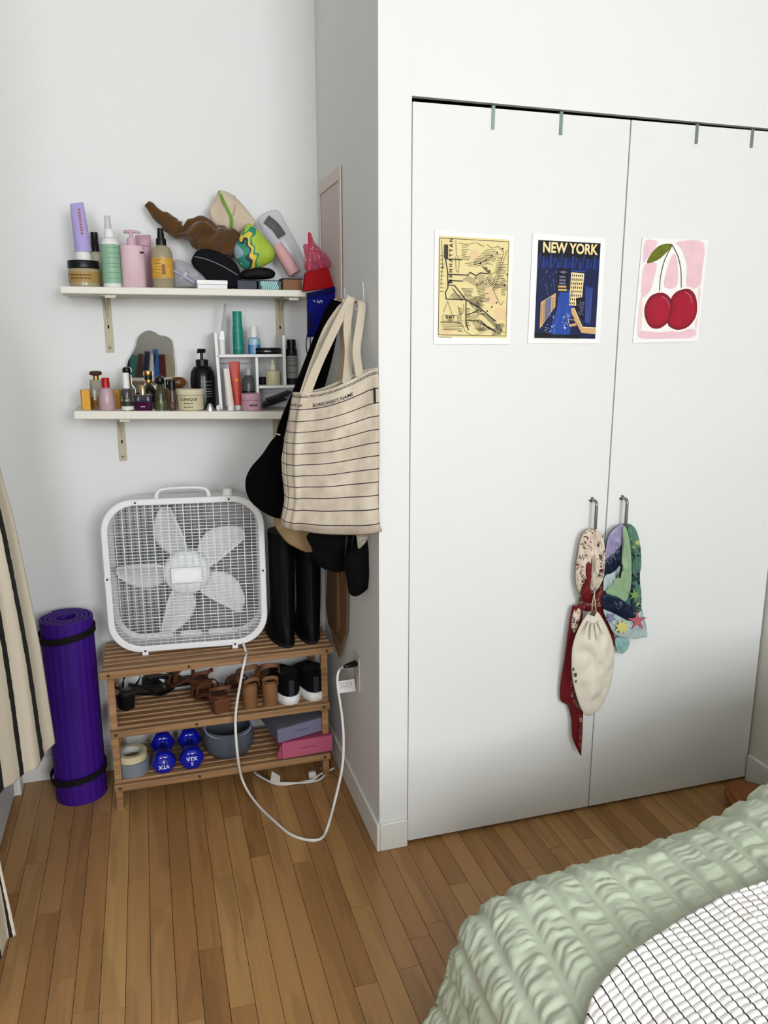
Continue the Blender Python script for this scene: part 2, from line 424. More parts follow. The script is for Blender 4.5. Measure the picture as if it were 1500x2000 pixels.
OAK = wood_floor()
PW = 0.0594; PX0 = -0.312
JO = {-2: [2.304], -1: [2.068], 0: [1.811], 3: [2.142], 5: [2.062, 1.592], 7: [2.077, 1.601], 6: [1.807], 12: [1.577], 13: [1.842], 14: [1.597], 11: [2.08], 18: [1.85], 22: [1.853]}
pm = MB().box((-0.5, -0.5, -0.012), (0.5, 0.5, 0.0)).mesh('plank', [OAK])
nb = 0
for k in range(-4, 39):
    xa = PX0 + PW * k; xb = xa + PW
    if xa < XL - 0.06: continue
    if xb > XR + 0.03: break
    ys = sorted(JO.get(k, []))
    lo_, hi_ = 0.55, YB
    pts = list(ys)
    if not pts: pts = [random.uniform(1.0, 2.6)]
    while pts[-1] + 0.9 < hi_: pts.append(pts[-1] + random.uniform(0.8, 1.3))
    while pts[0] - 0.8 > lo_: pts.insert(0, pts[0] - random.uniform(0.8, 1.3))
    pts = [p for p in pts if lo_ + 0.12 < p < hi_ - 0.1]
    pts = [lo_] + pts + [hi_]
    for a, b in zip(pts, pts[1:]):
        o = bpy.data.objects.new('plank', pm); COL.objects.link(o); o.parent = floor
        o.location = Vector(((xa + xb) / 2, (a + b) / 2, 0)) - floor.location
        o.scale = (PW - 0.0014, b - a - 0.0012, 1); nb += 1
        md = None
# the rest of the floor behind the camera
ob = MB().box((XL - 0.02, WY, -0.012), (XR, 0.549, 0.0)).box((XF, WY, -0.012), (XL - 0.021, 1.5, 0.0)).build('floorboards', OAK, floor); ob['kind'] = 'stuff'
# ---------------------------------------------------------------- bed
BX0, BY1, BZ = 0.500, 1.30, 0.478
def fold(s, r=0.085, flare=0.28):
    q = r * math.pi / 2
    if s > q: return r + s - q, 0.0
    if s > 0: return r * (1 - math.cos(s / r)), -r + r * math.sin(s / r)
    return s * math.sin(flare), -r + s * math.cos(flare)
def lumps(x, y):
    z = 0.020 * noise.noise(Vector((x * 2.6, y * 2.6, 3.1))) + 0.010 * noise.noise(Vector((x * 6, y * 6, 9.1)))
    t = max(0.0, min(1.0, (x - 1.05) / 0.55)); z += 0.205 * t * t * (3 - 2 * t) + 0.035 * (1 - math.exp(-max(0.0, x - 0.62) / 0.2))
    return z
def bedpt(a, b, off=0.0):
    """a: cloth distance from the left edge (+ into the bed), b: from the far edge"""
    ha, za = fold(a, 0.14, 0.26); hb, zb = fold(b, 0.11, 0.26)
    z = -((-za) ** 2.6 + (-zb) ** 2.6) ** (1 / 2.6)
    x = BX0 + ha; y = BY1 - hb - 0.10 * math.exp(-max(0.0, ha) / 0.13)
    wob = 0.0
    if a < 0: wob += 0.016 * math.sin(b * 17 + 1.0) * min(1, -a * 6)
    if b < 0: wob -= 0.012 * math.sin(a * 15) * min(1, -b * 6)
    return Vector((x - wob, y + wob, BZ + z + lumps(x, y) * (1 if z > -0.2 else 0.3) + off))
def heightcloth(a0, a1, b0, b1, nu, nv, off, disp):
    P = np.array([[bedpt(a0 + (a1 - a0) * i / nu, b0 + (b1 - b0) * j / nv, off) for i in range(nu + 1)] for j in range(nv + 1)])
    du = np.gradient(P, axis=1); dv = np.gradient(P, axis=0)
    n = np.cross(dv, du); n /= np.linalg.norm(n, axis=2, keepdims=True) + 1e-9
    if n[nv // 2, nu // 2, 2] < 0: n = -n
    A, B = np.meshgrid(a0 + (a1 - a0) * np.arange(nu + 1) / nu, b0 + (b1 - b0) * np.arange(nv + 1) / nv)
    P = P + n * disp(A, B)[..., None]
    return P
def grid_mesh(P, uv):
    nv, nu = P.shape[0] - 1, P.shape[1] - 1
    mb = MB(); mb.v = [tuple(p) for p in P.reshape(-1, 3)]
    mb.f = [(j * (nu + 1) + i, j * (nu + 1) + i + 1, (j + 1) * (nu + 1) + i + 1, (j + 1) * (nu + 1) + i) for j in range(nv) for i in range(nu)]
    mb.mi = [0] * len(mb.f)
    (a0, a1, b0, b1) = uv
    mb.uv = {j * (nu + 1) + i: (a0 + (a1 - a0) * i / nu, b0 + (b1 - b0) * j / nv) for j in range(nv + 1) for i in range(nu + 1)}
    return mb
def vnoise(A, B, seed):
    """smooth value noise on arrays"""
    def h(i, j): return np.modf(np.abs(np.sin(i * 127.1 + j * 311.7 + seed * 74.7) * 43758.5453))[0]
    ia, ib = np.floor(A), np.floor(B); fa, fb = A - ia, B - ib
    fa = fa * fa * (3 - 2 * fa); fb = fb * fb * (3 - 2 * fb)
    return (h(ia, ib) * (1 - fa) + h(ia + 1, ib) * fa) * (1 - fb) + (h(ia, ib + 1) * (1 - fa) + h(ia + 1, ib + 1) * fa) * fb
def pucker(A, B):
    W = 0.068                                            # distance between gathered seams
    s = A / W + 0.5 * (vnoise(B * 4.0, A * 2, 5) - 0.5); k = np.floor(s); f = s - k
    env = np.clip((np.minimum(f, 1 - f) - 0.05) / 0.20, 0, 1); env = env * env * (3 - 2 * env)
    bb_ = B + 0.020 * (vnoise(A * 34, B * 9, 2) - 0.5)
    n1 = vnoise(bb_ * 24 + k * 17.3, A * 11, 1); n2 = vnoise(bb_ * 74 + k * 5.1, A * 15 + k, 4); n3 = vnoise(bb_ * 140 + k * 3.1, A * 34, 7)
    big = np.clip((A - 0.25) / 0.5, 0, 1)                # softer, larger puffs further along the bed
    r = (0.25 + 0.50 * big) * np.abs(2 * n1 - 1) + (0.60 - 0.15 * big) * (1 - np.abs(2 * n2 - 1)) ** 1.4 + 0.22 * n3
    return env * 0.0135 * r + 0.004 * vnoise(A * 9, B * 9, 11)
bed = thing('bed', 'low bed base and mattress hidden beneath the sage green comforter', 'bed', (1.25, 0.25, 0))
MB().box((0.62, -0.9, 0.05), (1.96, 1.17, 0.22)).build('bed_base', M('#6b5a48', 0.7), bed, bevel=0.01)
MB().box((0.64, -0.9, 0.22), (1.965, 1.16, 0.385)).build('mattress', M('#d8d6d0', 0.8), bed, bevel=0.03)
for lx, ly in ((0.68, -0.84), (1.90, -0.84), (0.68, 1.11), (1.90, 1.11)):
    MB().box((lx - 0.03, ly - 0.03, 0), (lx + 0.03, ly + 0.03, 0.05)).build('leg', M('#4a3a2c', 0.6), bed)
CP = heightcloth(-0.40, 1.52, -0.38, 1.05, 520, 440, 0.0, pucker)
CP[:, :, 0] = np.minimum(CP[:, :, 0], XR - 0.012)
CP[:, :, 2] = np.maximum(CP[:, :, 2], 0.012)
cm = grid_mesh(CP, (0, 1, 0, 1)).build('comforter', M('#bcc5b2', 0.42, var=0.03, vs=9, bump=0.08, bs=500), None, smooth=True, solid=0.006)
meta(cm, 'sage green puckered seersucker comforter spread over the bed', 'comforter')
def striped_throw():
    m = bpy.data.materials.new('throw'); m.use_nodes = True; nt = m.node_tree; b = nt.nodes['Principled BSDF']; N = nt.nodes.new; Lk = nt.links.new
    uv = N('ShaderNodeUVMap'); sx = N('ShaderNodeSeparateXYZ'); Lk(uv.outputs[0], sx.inputs[0])
    f = N('ShaderNodeMath'); f.operation = 'FRACT'; d = N('ShaderNodeMath'); d.operation = 'DIVIDE'; d.inputs[1].default_value = 0.0215; Lk(sx.outputs[0], d.inputs[0]); Lk(d.outputs[0], f.inputs[0])
    c = N('ShaderNodeMath'); c.operation = 'LESS_THAN'; c.inputs[1].default_value = 0.15; Lk(f.outputs[0], c.inputs[0])
    n = N('ShaderNodeTexNoise'); n.inputs['Scale'].default_value = 6; Lk(uv.outputs[0], n.inputs[0])
    r = N('ShaderNodeValToRGB'); r.color_ramp.elements[0].position = 0.55; r.color_ramp.elements[0].color = lin('#efeeec'); r.color_ramp.elements[1].position = 0.78; r.color_ramp.elements[1].color = lin('#ddcfc0'); Lk(n.outputs[0], r.inputs[0])
    mx = N('ShaderNodeMix'); mx.data_type = 'RGBA'; Lk(c.outputs[0], mx.inputs[0]); Lk(r.outputs[0], mx.inputs[6]); mx.inputs[7].default_value = lin('#23252c'); Lk(mx.outputs[2], b.inputs['Base Color'])
    b.inputs['Roughness'].default_value = 0.85
    return m
def waffle(A, B):
    sa = A / 0.0215 + 0.25 * (vnoise(B * 14, A * 4, 3) - 0.5); sb = B / 0.0125 + 0.5 * vnoise(A * 20, B * 9, 8)
    fa = sa - np.floor(sa); fb = sb - np.floor(sb)
    return 0.010 + 0.0042 * np.clip(np.sin(np.pi * fa), 0, 1) ** 0.5 * (0.25 + 0.75 * np.sin(np.pi * fb) ** 0.8) * (0.6 + 0.8 * vnoise(A * 60, B * 60, 6))
NU, NV = 420, 430
TA0, TA1 = 0.045, 1.42
THX = [0.0, 0.53, 0.565, 0.63, 0.715, 0.78, 0.86, 0.985, 2.2]; THY = [0.70, 0.86, 0.915, 0.965, 0.99, 1.0, 1.02, 1.035, 1.10]   # far edge of the throw across the bed
def throwpt(i, j):
    a = TA0 + (TA1 - TA0) * i / NU; t = j / NV
    x = bedpt(a, 0.5).x; e = BY1 - float(np.interp(x, THX, THY)) + 0.11 * (math.pi / 2 - 1)
    return a, e + (1.05 - e) * t
AA = np.array([[throwpt(i, j)[0] for i in range(NU + 1)] for j in range(NV + 1)]); BBm = np.array([[throwpt(i, j)[1] for i in range(NU + 1)] for j in range(NV + 1)])
TP = np.array([[bedpt(AA[j, i], BBm[j, i], 0.021) for i in range(NU + 1)] for j in range(NV + 1)])
TP[:, :, 2] += waffle(AA, BBm)
TP[:3, :, 2] -= np.array([0.012, 0.007, 0.003])[:, None]; TP[:, :3, 2] -= np.array([0.012, 0.007, 0.003])[None, :]
tm = grid_mesh(TP, (0, 1, 0, 1)); tm.uv = {j * (NU + 1) + i: (AA[j, i] + 0.02 * (BBm[j, i])**2, BBm[j, i]) for j in range(NV + 1) for i in range(NU + 1)}
to = tm.build('throw_blanket', striped_throw(), None, smooth=True, solid=0.004)
meta(to, 'white waffle throw blanket with thin black stripes lying on the green comforter', 'blanket')
# brown ribbed floor cushion peeping out between the bed and the right wall
bc = MB(); c0 = Vector((1.868, 1.80, 0.0))
def cush(s, t):
    a = 2 * math.pi * s; ph = math.pi * (t - 0.5)
    rib = 0.006 * math.cos(t * 44)
    cx, cz = abs(math.cos(ph)) ** 0.5, math.sin(ph)
    return c0 + Vector(((0.10 * cx + rib) * math.cos(a), (0.20 * cx + rib) * math.sin(a), 0.038 + 0.038 * cz))
bc.grid(cush, 48, 60)
meta(bc.build('floor_cushion', M('#96653f', 0.85, bump=0.3, bs=160), None, smooth=True, fix=True), 'brown ribbed cushion lying on the floor between bed and right wall', 'cushion')
# ---------------------------------------------------------------- slatted shoe rack
def pine():
    m = bpy.data.materials.new('pine'); m.use_nodes = True; nt = m.node_tree; b = nt.nodes['Principled BSDF']; N = nt.nodes.new; Lk = nt.links.new
    oi = N('ShaderNodeObjectInfo'); g = N('ShaderNodeNewGeometry')
    mp = N('ShaderNodeMapping'); mp.inputs['Scale'].default_value = (2.2, 60, 60); Lk(g.outputs['Position'], mp.inputs[0])
    n = N('ShaderNodeTexNoise'); n.inputs['Scale'].default_value = 1.3; n.inputs['Detail'].default_value = 5; n.inputs['Distortion'].default_value = 0.5; Lk(mp.outputs[0], n.inputs[0])
    r = N('ShaderNodeValToRGB'); r.color_ramp.elements[0].position = 0.3; r.color_ramp.elements[0].color = lin('#7f6040'); r.color_ramp.elements[1].position = 0.7; r.color_ramp.elements[1].color = lin('#ad8a62'); Lk(n.outputs[0], r.inputs[0])
    mr = N('ShaderNodeMapRange'); mr.inputs[3].default_value = 0.85; mr.inputs[4].default_value = 1.08; Lk(oi.outputs['Random'], mr.inputs[0])
    sc = N('ShaderNodeVectorMath'); sc.operation = 'SCALE'; Lk(r.outputs[0], sc.inputs[0]); Lk(mr.outputs[0], sc.inputs['Scale']); Lk(sc.outputs[0], b.inputs['Base Color'])
    b.inputs['Roughness'].default_value = 0.55
    return m
PINE = pine(); PLUG = M('#5f3f22', 0.6)
RX0, RX1, RY0, RY1 = -0.196, 0.578, 2.506, 2.765
rack = thing('shoe_rack', 'three-tier slatted pine shoe rack against the alcove wall', 'shoe rack', ((RX0 + RX1) / 2, 2.635, 0))
LV = [0.108, 0.302, 0.511]           # top of the slats on each tier
for lx in (RX0 + 0.022, RX1 - 0.045):
    for ly in (RY0 + 0.001, RY1 - 0.024):
        MB().box((lx, ly + 0.012 if ly < 2.6 else ly, 0), (lx + 0.023, ly + 0.036, LV[2] - 0.014)).build('leg', PINE, rack, bevel=0.002)
NS = 7
for ti, z in enumerate(LV):
    sl = (RX0 + 0.012, RX1 - 0.006) if ti == 2 else (RX0 + 0.020, RX1 - 0.020)
    # end bearers under the slats
    for bx in (RX0 + 0.046, RX1 - 0.066):
        MB().box((bx, RY0 + 0.013, z - 0.034), (bx + 0.018, RY1, z - 0.013)).build('bearer', PINE, rack, bevel=0.002)
    fr = MB().box((sl[0] - (0.010 if ti == 2 else 0), RY0 - 0.006, z - 0.030), (sl[1] + (0.004 if ti == 2 else 0), RY0 + 0.012, z - 0.006)).build('front_rail', PINE, rack, bevel=0.0025)
    for px in (sl[0] + 0.018, 0.085 if ti == 2 else 0.10, sl[1] - 0.022):
        MB().lathe([(0.0055, 0), (0.005, 0.0015)], (px, RY0 - 0.006, z - 0.018), 12, rot=RX(math.pi / 2)).build('screw_plug', PLUG, fr)
    for k in range(NS):
        y0 = RY0 + 0.014 + k * 0.0355
        MB().box((sl[0], y0, z - 0.012), (sl[1], y0 + 0.0225, z)).build('slat', PINE, rack, bevel=0.003)
    if ti < 2:
        MB().box((RX0 + 0.022, RY1 - 0.012, z - 0.03), (RX1 - 0.022, RY1, z - 0.013)).build('rear_rail', PINE, rack, bevel=0.002)
# ---------------------------------------------------------------- box fan
WHITE = M('#e2e3e3', 0.38); FWIRE = M('#e6e7e8', 0.4); SHADE_WIRE = M('#7c7f82', 0.5)  # rear grille grey carries the shade inside the white fan
FW, FH, FD = 0.522, 0.522, 0.105
fan = thing('box_fan', 'square white box fan standing on top of the shoe rack', 'fan', (0.098, 2.585, LV[2] + 0.002), rad(-5.0))
def rsq(w, h, r, cz, y, n=10):
    """rounded rectangle outline in the x-z plane, counter-clockwise seen from the front"""
    out = []
    for cx, cy, a0 in ((w / 2 - r, h / 2 - r, 0), (-w / 2 + r, h / 2 - r, 90), (-w / 2 + r, -h / 2 + r, 180), (w / 2 - r, -h / 2 + r, 270)):
        for k in range(n + 1):
            a = rad(a0 + 90 * k / n); out.append(Vector((cx + r * math.cos(a), y, cz + cy + r * math.sin(a))))
    return out
ZF = FH / 2 + 0.008
MB().ring(rsq(FW, FH, 0.105, ZF, 0), rsq(FW - 0.042, FH - 0.042, 0.088, ZF, 0), (0, 0.012, 0)).build('front_frame', WHITE, fan, smooth=True, sharp=35, bevel=0.004, local=True)
MB().ring(rsq(FW - 0.012, FH - 0.012, 0.10, ZF, 0.012), rsq(FW - 0.018, FH - 0.018, 0.097, ZF, 0.012), (0, FD - 0.012, 0)).build('housing', WHITE, fan, smooth=True, sharp=35, local=True)
MB().ring(rsq(FW - 0.012, FH - 0.012, 0.10, ZF, FD), rsq(FW - 0.05, FH - 0.05, 0.085, ZF, FD), (0, 0.008, 0)).build('rear_frame', WHITE, fan, smooth=True, sharp=35, local=True)
def inside(hw, hh, r, x):
    """half height of the rounded square opening at x"""
    d = abs(x) - (hw - r)
    return hh if d <= 0 else (hh - r + math.sqrt(max(0.0, r * r - d * d)))
def grille(y, nh, nv, rw):
    mb = MB(); hw = (FW - 0.040) / 2; r = 0.088
    for i in range(1, nh):
        z = -hw + 2 * hw * i / nh; L = inside(hw, hw, r, z); q = rw * (1.5 if i % 9 == 0 else 1.0)
        mb.tube([(-L, y, ZF + z), (L, y, ZF + z)], q, 5)
    for i in range(1, nv):
        x = -hw + 2 * hw * i / nv; L = inside(hw, hw, r, x); q = rw * (1.6 if i % 2 == 0 else 1.0)
        mb.tube([(x, y + 0.002, ZF - L), (x, y + 0.002, ZF + L)], q, 5)
    return mb
grille(0.005, 44, 20, 0.00125).build('front_grille', FWIRE, fan, smooth=True, local=True)
grille(FD + 0.003, 44, 20, 0.0017).build('rear_grille', SHADE_WIRE, fan, smooth=True, local=True)
BL = M('#dfe1e2', 0.4)
for k in range(5):
    a = rad(180 + 72 * k); ca, sa = math.cos(a), math.sin(a); mb = MB()
    def blade(s, t):
        rr_ = 0.060 + 0.172 * s
        # curved petal: narrow root, wide belly, pointed tip
        wd = 0.030 + 0.066 * math.sin(math.pi * min(1, s ** 0.85 * 0.93 + 0.06)) ** 0.8 if s < 1 else 0.012
        off = 0.018 * math.sin(math.pi * s) - 0.010 * s
        tt = (t - 0.5) * wd + off
        yy = 0.050 + (t - 0.5) * (0.052 - 0.026 * s) + 0.010 * (1 - (2 * t - 1) ** 2)
        return Vector((rr_ * ca - tt * sa, yy, ZF + rr_ * sa + tt * ca))
    mb.grid(blade, 16, 8); mb.build('blade', BL, fan, smooth=True, solid=0.0022, local=True)
MB().lathe([(0.076, 0), (0.078, 0.040), (0.076, 0.050), (0.068, 0.058), (0.050, 0.062), (0.0, 0.063)], (0, 0.078, ZF), 40, rot=RX(math.pi / 2)).build('hub', M('#e4e6e7', 0.3), fan, smooth=True, sharp=40, local=True)
MB().lathe([(0.056, 0), (0.060, 0.02), (0.05, 0.03)], (0, FD, ZF), 28, rot=RX(math.pi / 2)).build('motor', M('#9a9c9f', 0.5), fan, smooth=True, sharp=40, local=True)
for sx in (-0.048, 0.048):
    MB().box((sx - 0.011, FD - 0.014, ZF - 0.245), (sx + 0.011, FD - 0.004, ZF + 0.245)).build('motor_strut', M('#7f8184', 0.5), fan, local=True)  # strut grey also darkens the fan interior, as shade put into the colour
bdg = MB().box((-0.050, -0.0045, ZF - 0.026), (0.050, 0.004, ZF + 0.026)).build('badge_plate', WHITE, fan, bevel=0.002, local=True)
ov = [Vector((0.042 * math.copysign(abs(math.cos(a)) ** 0.5, math.cos(a)), -0.0055, ZF + 0.020 * math.copysign(abs(math.sin(a)) ** 0.8, math.sin(a)))) for a in [2 * math.pi * k / 32 for k in range(32)]]
MB().prism(ov, (0, 0.003, 0)).build('badge', M('#eceded', 0.25), bdg, local=True)
hz = ZF + FH / 2
hp = crom([(-0.086, 0.045, hz - 0.012), (-0.080, 0.045, hz + 0.012), (-0.062, 0.045, hz + 0.024), (0, 0.045, hz + 0.027), (0.062, 0.045, hz + 0.024), (0.080, 0.045, hz + 0.012), (0.086, 0.045, hz - 0.012)], 6)
MB().tube(hp, [0.013 - 0.007 * math.sin(math.pi * i / (len(hp) - 1)) ** 0.5 for i in range(len(hp))], 12, ry=0.016).build('carry_handle', WHITE, fan, smooth=True, local=True)
MB().lathe([(0.022, 0), (0.022, 0.004), (0.018, 0.008), (0.016, 0.024), (0.012, 0.027)], (0.146, 0.045, hz - 0.008), 24).build('speed_knob', WHITE, fan, smooth=True, sharp=40, local=True)
SCREW = M('#4b4d50', 0.4, 0.8)
for x, z in ((-0.148, hz - 0.011), (0.148, hz - 0.011), (-0.148, 0.013), (0.148, 0.013), (-FW / 2 + 0.010, ZF), (FW / 2 - 0.010, ZF)):
    lowc = z < 0.1; topc = z > 0.4
    c = MB().box((x - 0.010, -0.004, z - (0.015 if lowc else 0.008)), (x + 0.010, 0.004 if not lowc else 0.02, z + 0.008)).build('grille_clip', WHITE, fan, bevel=0.002, local=True)
    MB().lathe([(0.0038, 0), (0.0032, 0.002)], (x, -0.004, z + 0.001), 12, rot=RX(math.pi / 2)).build('screw', SCREW, c, local=True)
# the fan's flat white cord: off the rack, down to the floor, up to the socket
CORD = M('#d8d6d0', 0.45)
fm = Matrix.Translation(fan.location) @ Matrix.Rotation(rad(-5), 4, 'Z'); fi = fm.inverted()
oy = 2.32
cpts = [Vector((0.262, 2.62, 0.560)), at(480, 1272, y=2.535), at(478, 1290, y=2.480), at(470, 1330, y=2.470), at(460, 1400, y=2.470), at(464, 1475, y=2.450), at(474, 1525, z=0.05), at(500, 1568, z=0.006), at(545, 1612, z=0.006), at(572, 1632, z=0.005), at(605, 1641, z=0.005), at(628, 1637, z=0.006), at(640, 1615, z=0.05),
        at(655, 1560, y=2.23), at(668, 1500, y=2.25), at(671, 1450, y=2.27), at(668, 1400, y=2.29), at(660, 1345, y=2.30), at(659, 1322, y=2.31), at(663, 1308, y=2.32), at(670, 1302, x=0.556)]
cp = crom([fi @ p for p in cpts], 8)
MB().tube(cp, 0.0028, 8, ry=0.0046).build('power_cord', CORD, fan, smooth=True, local=True)
pl = at(672, 1302, x=0.556); pe = at(694, 1296, x=0.600)
plug = MB().tube([fi @ Vector(p) for p in (pl, pl * 0.6 + pe * 0.4, pl * 0.25 + pe * 0.75, pe)], [0.005, 0.008, 0.0095, 0.010], 12, ry=[0.004, 0.010, 0.013, 0.013]).build('plug', M('#141414', 0.45), fan, smooth=True, local=True)
t0 = [at(661, 1331, y=2.297), at(692, 1326, y=2.305), at(695, 1350, y=2.305), at(662, 1354, y=2.297)]
tg = MB().prism([fi @ p for p in t0], (0, 0.001, 0)).build('warning_tag', M('#d5d3d2', 0.6), fan, local=True)
mb = MB()
for r_ in range(6):
    for q in range(5):
        a = 0.10 + 0.155 * q; b_ = a + random.uniform(0.06, 0.12); yv = 0.12 + 0.095 * r_
        def TP_(s, t): return fi @ ((t0[0] * (1 - s) + t0[1] * s) * (1 - t) + (t0[3] * (1 - s) + t0[2] * s) * t) - Vector((0, 0.0006, 0))
        mb.add([TP_(a, yv), TP_(b_, yv), TP_(b_, yv + 0.035), TP_(a, yv + 0.035)], [(0, 1, 2, 3)])
mb.build('fine_print', M('#77757a', 0.7), tg, local=True)
# wall socket
so = at(699, 1310, x=XS); so = Vector((XS - 0.003, so.y, so.z))
sk = thing('wall_socket', 'pale wall socket plate low on the alcove side wall', 'socket', so)
ya = [at(693, 1270, x=XS).y, at(706, 1350, x=XS).y]
MB().box((XS - 0.006, so.y - 0.036, so.z - 0.058), (XS - 0.0005, so.y + 0.036, so.z + 0.058)).build('cover_plate', M('#c9c5bb', 0.4), sk, bevel=0.002)
for dz in (-0.024, 0.024):
    o = MB().box((XS - 0.0075, so.y - 0.016, so.z + dz - 0.014), (XS - 0.006, so.y + 0.016, so.z + dz + 0.014)).build('outlet', M('#bdb9af', 0.4), sk, bevel=0.003)
    for dy in (-0.006, 0.006): MB().box((XS - 0.0082, so.y + dy - 0.001, so.z + dz - 0.004), (XS - 0.0074, so.y + dy + 0.001, so.z + dz + 0.004)).build('slot', M('#2b2a28', 0.7), o)
# ---------------------------------------------------------------- yoga mat
PUR = M('#451186', 0.62, var=0.05, vs=12); PUR2 = M('#4a2296', 0.6)
mc = Vector((-0.297, 2.668, 0)); mh = 0.648
ym = thing('yoga_mat', 'rolled purple yoga mat standing on the floor beside the shoe rack', 'yoga mat', mc)
mb = MB(); n = 190; turns = 4.2; r_in, r_out = 0.028, 0.086
inn = []; out = []
for i in range(n + 1):
    t = i / n; a = 2 * math.pi * turns * t + 0.9; r = r_in + (r_out - r_in) * t
    w2 = 0.0052 * (1 if t < 0.985 else (1 - t) / 0.015 + 0.15)
    rib = 0.0007 * math.cos(i * math.pi) if t > 0.70 else 0
    inn.append((mc.x + (r - w2) * math.cos(a), mc.y + (r - w2) * math.sin(a))); out.append((mc.x + (r + w2 + rib) * math.cos(a), mc.y + (r + w2 + rib) * math.sin(a)))
vs = []; fs = []
for (ix, iy), (ox, oy_) in zip(inn, out): vs += [(ix, iy, 0.001), (ox, oy_, 0.001), (ox, oy_, mh), (ix, iy, mh)]
for i in range(n):
    for k in range(4): k2 = (k + 1) % 4; fs.append((i * 4 + k, i * 4 + k2, i * 4 + 4 + k2, i * 4 + 4 + k))
fs += [(3, 2, 1, 0), tuple(n * 4 + k for k in range(4))]
mb.add(vs, fs); mb.build('rolled_foam', PUR, ym, fix=True)
BLK = M('#101012', 0.8)
for z in (mh - 0.052, 0.092):
    mb = MB(); po = []; pi_ = []
    for k in range(60):
        a = 2 * math.pi * k / 60; r = 0.0930
        po.append(Vector((mc.x + r * math.cos(a), mc.y + r * math.sin(a), z - 0.011 + 0.010 * math.cos(a)))); pi_.append(Vector((mc.x + (r - 0.0025) * math.cos(a), mc.y + (r - 0.0025) * math.sin(a), z - 0.011 + 0.010 * math.cos(a))))
    mb.ring(po, pi_, (0, 0, 0.022)); mb.build('elastic_strap', BLK, ym, smooth=True, sharp=40)
# ---------------------------------------------------------------- striped towels on the left
def towel_mat():
    m = bpy.data.materials.new('towel'); m.use_nodes = True; nt = m.node_tree; b = nt.nodes['Principled BSDF']; N = nt.nodes.new; Lk = nt.links.new
    uv = N('ShaderNodeUVMap'); sx = N('ShaderNodeSeparateXYZ'); Lk(uv.outputs[0], sx.inputs[0])
    n0 = N('ShaderNodeTexNoise'); n0.inputs['Scale'].default_value = 40; Lk(uv.outputs[0], n0.inputs[0])
    j = N('ShaderNodeMath'); j.operation = 'MULTIPLY_ADD'; j.inputs[1].default_value = 0.012; Lk(n0.outputs[0], j.inputs[0]); Lk(sx.outputs[0], j.inputs[2])
    d = N('ShaderNodeMath'); d.operation = 'DIVIDE'; d.inputs[1].default_value = 0.155; Lk(j.outputs[0], d.inputs[0])
    f = N('ShaderNodeMath'); f.operation = 'FRACT'; Lk(d.outputs[0], f.inputs[0])
    c = N('ShaderNodeMath'); c.operation = 'LESS_THAN'; c.inputs[1].default_value = 0.24; Lk(f.outputs[0], c.inputs[0])
    mx = N('ShaderNodeMix'); mx.data_type = 'RGBA'; Lk(c.outputs[0], mx.inputs[0]); mx.inputs[6].default_value = lin('#cbc2b2'); mx.inputs[7].default_value = lin('#141417'); Lk(mx.outputs[2], b.inputs['Base Color'])
    b.inputs['Roughness'].default_value = 0.95
    n = N('ShaderNodeTexNoise'); n.inputs['Scale'].default_value = 260; Lk(uv.outputs[0], n.inputs[0])
    bp = N('ShaderNodeBump'); bp.inputs['Strength'].default_value = 0.35; bp.inputs['Distance'].default_value = 0.004; Lk(n.outputs[0], bp.inputs['Height']); Lk(bp.outputs[0], b.inputs['Normal'])
    return m
TOW = towel_mat()
def polyl(pts, t):
    """point of a polyline at parameter t"""
    f = t * (len(pts) - 1); i = min(int(f), len(pts) - 2); f -= i
    return Vector(pts[i]).lerp(Vector(pts[i + 1]), f)
def towel(name, label, right, left, phase, umax):
    R_ = crom(right, 10); L_ = crom(left, 10); mb = MB()
    def fn(s, t):
        a = polyl(L_, t); b = polyl(R_, t); p = a.lerp(b, s)
        q = 0.020 * math.sin(s * 9 + phase + t * 0.8) * (0.3 + 0.7 * t) + 0.008 * math.sin(s * 23 + t * 4)
        hem = 0.004 if 0.955 < t < 0.962 else 0
        return p + Vector((0.25, -0.95, 0)) * (q * (1 - s ** 6 * 0.5) - hem)
    mb.grid(fn, 60, 110)
    for k in mb.uv: mb.uv[k] = (umax - (1 - mb.uv[k][0]) * 0.62, mb.uv[k][1])
    return meta(mb.build(name, TOW, None, smooth=True, solid=0.009), label, 'towel')
rt = [at(-42, 700, y=2.17), at(-4, 905, y=2.20), at(24, 1010, y=2.21), at(50, 1130, y=2.22), at(76, 1260, y=2.22), at(94, 1375, y=2.22), at(107, 1445, y=2.22)]
rt[-1] = at(106, 1452, y=2.22)
lf = [Vector((-0.470, 1.97, rt[0].z + 0.02))] + [Vector((-0.470, 1.97, p.z - 0.03 - 0.03 * i / 6)) for i, p in enumerate(rt[1:])]
rt = [Vector((-0.468, 2.10, 1.80)), Vector((-0.455, 2.12, 1.66))] + rt; lf = [Vector((-0.482, 2.07, 1.80)), Vector((-0.482, 2.04, 1.66))] + lf
def peg(y, z, label):
    t = thing('towel_hook', label, 'hook', (XL, y, z), 0, 'steel towel hooks on the left')
    MB().lathe([(0.016, 0), (0.016, 0.003), (0.012, 0.005)], (XL - 0.0035, y, z), 20, rot=RY(math.pi / 2)).build('back_plate', STEEL, t, smooth=True, sharp=40)
    MB().tube(crom([(XL, y, z), (XL + 0.02, y, z - 0.004), (XL + 0.034, y, z + 0.006), (XL + 0.038, y, z + 0.022)], 5), 0.005, 10).build('peg', STEEL, t, smooth=True)
peg(2.085, 1.805, 'steel hook holding the cream striped towel'); peg(1.73, 1.455, 'steel hook holding the lower white striped towel')
towel('bath_towel', 'cream towel with bold black stripes hanging in front of the yoga mat', rt, lf, 0.6, 0.60)
